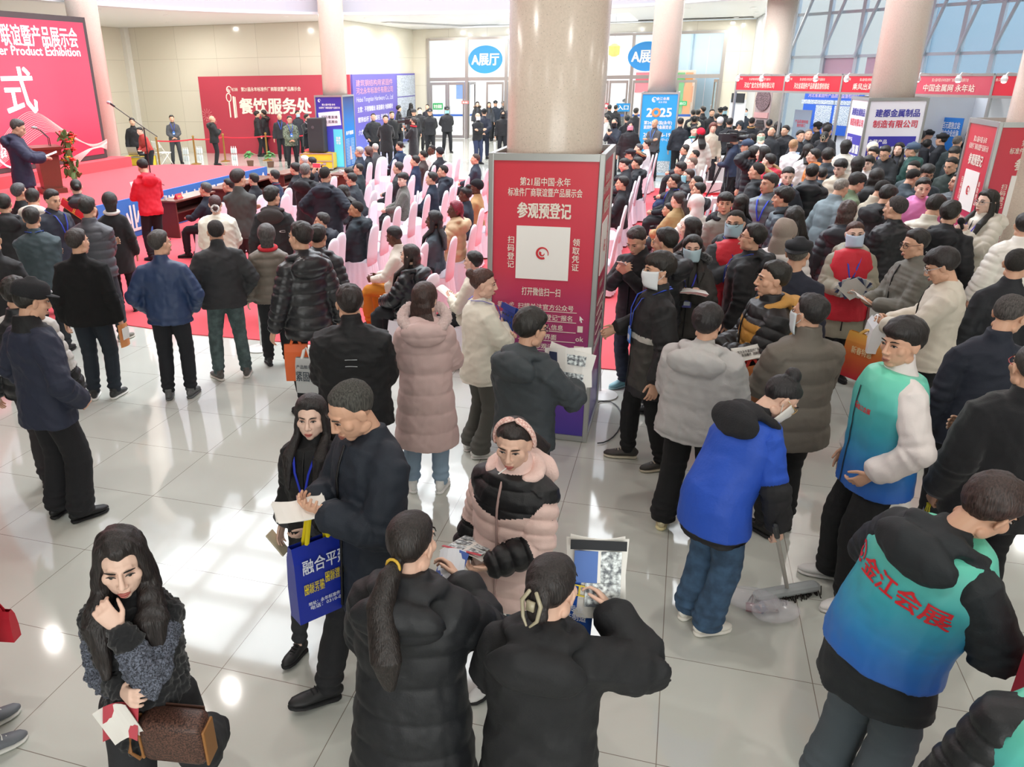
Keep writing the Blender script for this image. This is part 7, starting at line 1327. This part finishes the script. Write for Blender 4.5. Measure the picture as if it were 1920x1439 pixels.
# right side
i = who('man in black jacket and dark jeans'); R_, F_ = dirs(i); phone('pink-gold phone in the hands of the man with pale blue trainers', (hand(i, 0)+hand(i, 1))/2+Z*.03, R_, F_+Z*.6, 'a8b4c8', 'd9b8a8')
i = who('woman with blue mask and dark grey'); R_, F_ = dirs(i); c = (hand(i, 0)+hand(i, 1))/2; sheet('brochure_stack', 'stack of white and red brochures held by the woman with violet badge', 'brochures', c+F_*.07-Z*.02, R_, F_+Z*.1, .33, .22, [pap, mat('b9303c', .5)], n=5, fan=.05)
i = who('young man in orange and black'); R_, F_ = dirs(i); c = (hand(i, 0)+hand(i, 1))/2; bag('white plastic bag with red print by the orange jacket', c-Z*.0, .30, .34, .10, F_+R_*.3, mat('dfe3ea', .25), mat('e8eaee', .4), (('展会', 0, .1, .07, mat('d04a50'), .14),), hl=.08)
i = who('masked man from behind in olive'); R_, F_ = dirs(i); c = (hand(i, 0)+hand(i, 1))/2; o = sheet('folder_stack', 'white folders with black lettering beside the olive coat', 'folders', c-R_*.12+F_*.12+Z*.12, F_*.3+R_, Z+F_*.8, .30, .10, pap, n=4, fan=.03, bend=.0); text('河北永年紧固件厂家直销\n高强螺栓  地脚螺栓', frame((0, 0, .02), (1, 0, 0), (0, 1, 0)), .022, mat('3a2a2c'), o, bold=.01, wid=.25); bag('orange paper bag with red edge below the white folders', c-R_*.10+F_*.12+Z*.08, .26, .28, .12, F_*.3+R_, mat('a8622e', .55), mat('c93a30'), hl=.05)
i = who('volunteer woman with blue mask'); R_, F_ = dirs(i); c = (hand(i, 0)+hand(i, 1))/2; o = sheet('brochure_fan', 'fan of glossy brochures in the red-vest volunteer woman\'s hands', 'brochures', c+F_*.05+Z*.05, R_, Z*.8+F_*.6, .21, .27, [pap, mat('3a4470', .5), mat('c9cdd4', .5)], n=6, fan=.28, bend=.012, items=((-.3, .3, .4, .35, ppic), (.3, -.2, .4, .3, pdark)))
q = i['loc']; bag('tall white paper bag hanging behind the red-vest volunteer woman', np.array([q[0]+.32, q[1]-.05, .92]), .18, .42, .10, np.array([1, .3, 0]), mat('d9d8d6', .6), mat('cfcac6'), (('金江会展组委会', 0, .1, .03, mat('8a9090'), .12),), hl=.10)
i = who('young man with glasses in cream'); R_, F_ = dirs(i); c = (hand(i, 0)+hand(i, 1))/2; bag('crumpled white carrier bag being opened by the corduroy jacket man', c+Z*.06, .28, .26, .12, R_+F_*.3, mat('e9e8ea', .3), mat('f0eff0', .4), hl=.04); bag('red and gold gift bag held low by the corduroy jacket man', c-Z*.08+F_*.10, .36, .40, .08, F_*.8+R_*.5, ramp_mat([(0, 'c02a3a'), (.5, 'd86a3a'), (1, 'e0a850')], .35, axis=1), mat('e0b060'), (('新春特惠', 0, .3, .06, mat('f4e0b0'), .2),), hl=.05, tilt=.3)
i = who('man in black wool coat cut off'); R_, F_ = dirs(i); c = hand(i, 1); o = bag('long dark blue bag hanging at the right edge beside the gradient vest', c-Z*.02, .30, .52, .06, np.array([.25, 1, 0]), mat('1e2a78', .25), mat('d8cf3a'), hl=.10)
i = who('person cut off by the left edge'); bag('red carrier bag just showing at the left edge', atD(-14, 1128, i['dist']+.05), .16, .17, .06, np.array([1., .2, 0]), mat('c42434', .5), mat('c42434', .5), hl=.05)
i = who('cleaner in blue tabard'); R_, F_ = dirs(i); h_ = hand(i, 0); foot = at(1475, 1108, .05); o = empty('broom', (0, 0, 0), 'grey push broom with dark bristles in the cleaner\'s hand', 'broom')
B = MB(); top_ = h_+(h_-foot)*.18; B.tube([foot+Z*.02, h_, top_], .012, n=10); B.build('handle', mat('b4b0a8', .4), o); B = MB(); B.tube([top_-(top_-h_)*.6, top_+nrm(top_-h_)*.06], .015, n=10); B.build('grip', mat('2a2c30', .5), o)
e_ = nrm(at(1525, 1100, .05)-at(1425, 1118, .05)); B = MB(); B.tube([foot-e_*.22, foot-e_*.2, foot+e_*.2, foot+e_*.22], [(.035, .022), (.045, .032), (.045, .032), (.035, .022)], ref=(0, 0, 1), n=10); B.build('broom_head', mat('a3a9aa', .5), o); rb = random.Random(2)
B = MB()
for k in range(170): t = rb.uniform(-.22, .22); b_ = foot+e_*t+np.array([rb.uniform(-.03, .03), rb.uniform(-.03, .03), -.0]); B.tube([b_+Z*.0, b_+np.array([rb.uniform(-.02, .03), rb.uniform(-.05, .02), -.05])], .0032, n=4, cap=False)
x = B.build('bristles', mat('2b2522', .9), o); x['kind'] = 'stuff'
p_ = at(1425, 1150, .0); o = empty('plastic_rubbish', p_.tolist(), 'crumpled clear plastic bag swept up on the floor beside the cleaner\'s feet', 'rubbish'); film = mat('e6e4ea', .15, alpha=.30, spec=.9)
for k, (dx, dy, r_) in enumerate(((-.05, .05, .11), (.08, -.03, .10))):
    B = MB(); B.ell((dx, dy, r_*.55), (r_*1.5, r_, r_*.45), rotz(.5*k), 44, 26); x = B.build('plastic_film', film, o, False); V = np.array([v.co[:] for v in x.data.vertices]); V += ((wob(V, 30, 5+k)*.10+np.abs(wob(V, 70, 9+k))*.06-.02))[:, None]*nrm(V-np.array([dx, dy, .03])).reshape(V.shape); V[:, 2] = np.maximum(V[:, 2], .003); x.data.vertices.foreach_set('co', V.ravel())
for k, cc in enumerate(('8c5f66', '3a4a6a', '9a8f88')): B = MB(); B.box((-.04+.05*k, .02*k, .03), (.09, .06, .012), rotz(k)@rotx(.3)); B.build('wrapper', mat(cc, .5), o)
i = who('woman with glasses, long hair and cream'); R_, F_ = dirs(i); o = empty('microphone', (0, 0, 0), 'black foam microphone held by the woman in cream beside the red stand', 'microphone'); o.matrix_world = frame(hand(i, 0), R_, Z+F_*.5); B = MB(); B.tube([(0, -.1, 0), (0, .06, 0)], [.014, .019], n=10); B.build('grip', mat('232326', .4), o); B = MB(); B.ell((0, .10, 0), (.036, .045, .036)); B.build('foam_head', mat('1b1b1d', .95), o)
# cameras
def tv_camera(o, c, x, y):
    blk = mat('202124', .45); M = frame(c, x, y); bd = MB(); bd.box((0, .02, 0), (.13, .17, .34)); b_ = bd.build('camera_body', blk, o, M=M, bevel=.01)
    B = MB(); B.tube([(0, .03, .17), (0, .03, .34)], [.05, .062], n=16); B.build('lens', mat('17181a', .3), o, M=M); B = MB(); B.tube([(0, .03, .335), (0, .03, .40)], [.070, .078], n=16); B.build('lens_hood', blk, o, M=M)
    B = MB(); B.tube([(0, .10, -.1), (0, .17, -.06), (0, .17, .14), (0, .10, .18)], .016, n=8); B.build('carry_handle', blk, o, M=M); B = MB(); B.box((-.10, .09, .10), (.07, .06, .15)); B.build('viewfinder', blk, o, M=M); B = MB(); B.tube([(.07, .14, .05), (.07, .14, .32)], .018, n=8); B.build('shotgun_microphone', mat('333438', .7), o, M=M); B = MB(); B.box((0, .02, -.21), (.11, .15, .08)); B.build('battery', mat('2c2d30', .5), o, M=M)
q = at(1352, 400, 0); o = empty('television_camera', (q[0], q[1], 1.62), 'black television camera with viewfinder on top of the tall tripod', 'camera'); tv_camera(o, (0, 0, .02), (.35, .94, 0), (0, 0, 1))
o = empty('tripod', q.tolist(), 'tall black tripod under the television camera in the aisle', 'tripod'); blk = mat('1f2023', .45)
B = MB(); B.tube([(0, 0, 1.25), (0, 0, 1.45)], .045, n=12); B.box((0, 0, 1.50), (.12, .16, .08)); B.build('fluid_head', blk, o); B = MB(); B.tube([(0, 0, 1.48), (.28, -.2, 1.25)], .012, n=8); B.build('pan_bar', blk, o)
for k in range(3):
    a_ = .5+k*2.094; e_ = np.array([math.cos(a_), math.sin(a_), 0]); B = MB(); pr_ = np.array([-e_[1], e_[0], 0])*.035
    for sg in (1, -1): B.tube([Z*1.28+e_*.05+pr_*sg, e_*.30+Z*.62+pr_*sg], .014, n=8)
    B.tube([e_*.26+Z*.70, e_*.56+Z*.02], .016, n=8); B.ell(e_*.56+Z*.02, (.03, .03, .02)); B.build('leg', blk, o); B = MB(); B.tube([Z*.55, e_*.40+Z*.40], .009, n=6); B.build('spreader', blk, o)
i = who('cameraman in black coat'); R_, F_ = dirs(i); o = empty('shoulder_camera', (0, 0, 0), 'black shoulder camera aimed left by the cameraman with red scarf', 'camera'); o.location = i['w'](i['tp']((.13, .16, 1.58))); tv_camera(o, (0, 0, 0), -R_, (0, 0, 1))
for k, (x, y, lb) in enumerate(((1338, 398, 'white cardboard box with red base beside the tripod, near one'), (1335, 365, 'white cardboard box behind the tripod legs'))): q = at(x, y, 0); o = empty('cardboard_box', (q[0], q[1], 0), lb, 'box'); B = MB(); B.box((0, 0, .20), (.42, .30, .26), rotz(.3)); B.build('carton', mat('e6e6e4', .6), o); B = MB(); B.box((0, 0, .035), (.44, .32, .07), rotz(.3)); B.build('red_base', mat('c9303a', .6), o)
q = at(1348, 300, .75); o = empty('counter', (q[0], q[1], 0), 'white counter with stacked papers beside the tall cream coat', 'counter', rz=.1); B = MB(); B.box((0, 0, .40), (.9, .5, .80)); B.build('counter_body', mat('e4e2e2', .6), o); B = MB(); B.box((0, 0, .82), (1.0, .58, .04)); B.build('counter_top', mat('efefef', .4), o)
# bases of two crowd-control posts, cable, board at the corner
for x, y, lb in ((1127, 742, 'crowd control post with round white base tucked behind the nearest stand'), (487, 655, 'crowd control post with round white base behind the charcoal padded jacket')):
    q = at(x, y, 0); o = empty('barrier_post', q.tolist(), lb, 'barrier post'); B = MB(); B.lathe((0, 0, 0), [(.16, 0), (.165, .015), (.05, .04)], 28); B.build('base', mat('dcdcd8', .3), o); B = MB(); B.tube([(-.02 if x > 800 else 0, .05, .03), (-.06 if x > 800 else 0, .08, .55)], .016, n=8); B.build('pole', mat('c9c9c6', .3, .6), o)
B = MB(); a = np.linspace(-1.5, 2.4, 16); B.tube([(-.50+.18*math.cos(t), 6.95+.50*math.sin(t), .012) for t in a], .006, n=6); tag(B.build('cable', mat('26282a', .5)), 'black cable looped on the floor at the right foot of the nearest stand', 'cable')
p_ = at(1890, 1338, .95); o = empty('poster_board', (p_[0]+.02, p_[1], 0), 'red to violet poster board at the bottom right corner beside the gradient vest', 'sign board', rz=math.radians(14)); B = MB(); B.box((.45, 0, .70), (.9, .05, 1.32)); B.build('panel', ramp_mat([(0, '4a2a86'), (.4, '8a2a5a'), (.75, 'c02a3c'), (1, 'cd2436')], .4), o); B = MB(); B.box((0, 0, .70), (.03, .06, 1.38)); B.build('edge_profile', mat('c03440', .5), o); B = MB(); B.box((.45, 0, .02), (.9, .3, .04)); B.build('foot', alu, o)
# garment lettering and marks
red_ = mat('d8232f', .5)
def onvest(i, body, c, h, wid, rt, roll=0., name='lettering', part='vest', m=red_):
    V, F = dense_text(body, h, .02, wid); return decal(i, part, '', i['tp'](c), h, m, V=V, F=F, rt=i['Rl']@np.array(rt, float), up=i['Rl']@np.array([0, 0, 1.]), roll=roll, name=name)
def swirl_decal(i, c, r, rt, part='vest', m=red_):
    V = []; F = []
    for r0, r1, a0, a1, dr in ((r, r*.80, -.3, 5.6, .10), (r*.52, r*.22, 2.4, 6.6, .05)):
        n0 = len(V)
        for k in range(22): t = a0+(a1-a0)*k/21; V += [(math.cos(t)*r0, math.sin(t)*r0, 0), (math.cos(t)*(r1-dr*r*k/21), math.sin(t)*(r1-dr*r*k/21), 0)]
        F += [(n0+2*k, n0+2*k+1, n0+2*k+3, n0+2*k+2) for k in range(21)]
    decal(i, part, '', i['tp'](c), r, m, V=np.array(V), F=F, rt=i['Rl']@np.array(rt, float), up=i['Rl']@np.array([0, 0, 1.]), name='logo')
onvest(V2, '金江会展', (.03, -.2, 1.23), .078, .36, (1, 0, 0)); swirl_decal(V2, (-.20, -.2, 1.235), .045, (1, 0, 0))
V = np.array([(x, y, 0) for y in np.linspace(.30, -.32, 40) for x in (-.006, .006)]); decal(V1, 'vest', '', V1['tp']((0, .2, 1.08)), .05, mat('1e2a34', .5), V=V, F=[(2*k, 2*k+2, 2*k+3, 2*k+1) for k in range(39)], rt=(-1, 0, 0), name='zipper')
onvest(V1, '金江会展', (-.085, .2, 1.26), .030, .10, (-1, 0, 0)); swirl_decal(V1, (-.02, .2, 1.262), .020, (-1, 0, 0))
gm = mat('b9bcc0', .5)
i = who('broad man from behind in plain'); V = np.array([(x, y, 0) for y in (.028, .022, -.022, -.028) for x in np.linspace(-.042, .042, 9)]); decal(i, 'jacket', '', i['tp']((0, -.2, 1.25)), .05, gm, V=V, F=[(k*18+j, k*18+j+1, k*18+9+j+1, k*18+9+j) for k in range(2) for j in range(8)], rt=(1, 0, 0), name='label')
i = who('young man with checked hood'); onvest(i, 'ESS   C', (.0, -.25, 1.20), .035, .34, (1, 0, 0), part='jacket', m=mat('d8d8d8'))
i = who('person half hidden behind the peaked-cap'); onvest(i, 'DOD', (.16, .2, 1.25), .03, .08, (-1, 0, 0), part='jacket', m=mat('e4e4e4'))
i = who('person from behind in black jacket with small white'); onvest(i, 'MADE OF IMAGINATION', (0, -.25, 1.22), .022, .22, (1, 0, 0), part='jacket', m=mat('d8d8d8')); onvest(i, 'new season\nauthentic\nworkwear\nstudio', (0, -.25, 1.10), .018, .09, (1, 0, 0), part='jacket', m=mat('c4c4c4'))
i = who('man with glasses in black padded coat'); V = np.array([(-.03, .035, 0), (.03, .035, 0), (.03, -.01, 0), (0, -.04, 0), (-.03, -.01, 0), (-.022, .027, 0), (.022, .027, 0), (.022, -.006, 0), (0, -.03, 0), (-.022, -.006, 0)]); decal(i, 'jacket', '', i['tp']((-.10, .2, 1.27)), .05, mat('c4c6c8'), V=V, F=[(k, (k+1) % 5, 5+(k+1) % 5, 5+k) for k in range(5)], rt=(-1, 0, 0), name='emblem')
i = who('security guard in navy uniform'); 
for sg in (1, -1): B = MB(); B.box(i['tp']((sg*.145, -.005, 1.425)), (.09*1.04, .05, .012), i['Rl']@roty(sg*.45)); ep = B.build('epaulette', mat('1c2030', .6), i['o']); B = MB(); B.box(i['tp']((sg*.165, -.005, 1.424)), (.022, .042, .012), i['Rl']@roty(sg*.45)); B.build('silver_bar', mat('c9ccd0', .4), ep)
# phones and papers of people who look down at something in their hands
for lb, kind, txt in (('man in navy jacket with black mask', 'p', 'dark phone held by the man with black mask'), ('woman with light brown hair and white fur', 'p', 'phone in pale case raised by the woman in white fur'), ('man with glasses in black reading', 's', 'white leaflet read by the man with glasses before the white stand'), ('woman with long black hair in profile', 'p', 'phone held up by the long-haired woman before the beige coats'), ('woman in bright pink hooded', 'w', 'white paper in the hands of the woman in bright pink'), ('big man in black leather-sleeved', 'w', 'lilac leaflet in the big man\'s hand'), ('person in cream jacket with notebook', 'w', 'open white notebook on the lap of the person in cream'), ('volunteer with chin mask', 'w', 'small paper in the chin mask volunteer\'s hands'), ('man with glasses in grey-green', 'w', 'thin white paper passed by the grey-green jacket man')):
    i = who(lb); R_, F_ = dirs(i); c = (hand(i, 0)+hand(i, 1))/2
    if kind == 'p': phone(txt, c+Z*.05, R_, Z+F_*.4, '7a8aa8')
    elif kind == 's': sheet('leaflet', txt, 'leaflet', c+F_*.05+Z*.06, R_, Z+F_*.8, .28, .21, pap)
    else: sheet('paper_sheet', txt, 'paper', c+F_*.04+Z*.03, R_, Z*.6+F_, .17, .21, pap if 'lilac' not in txt else mat('b8a4b4', .5))
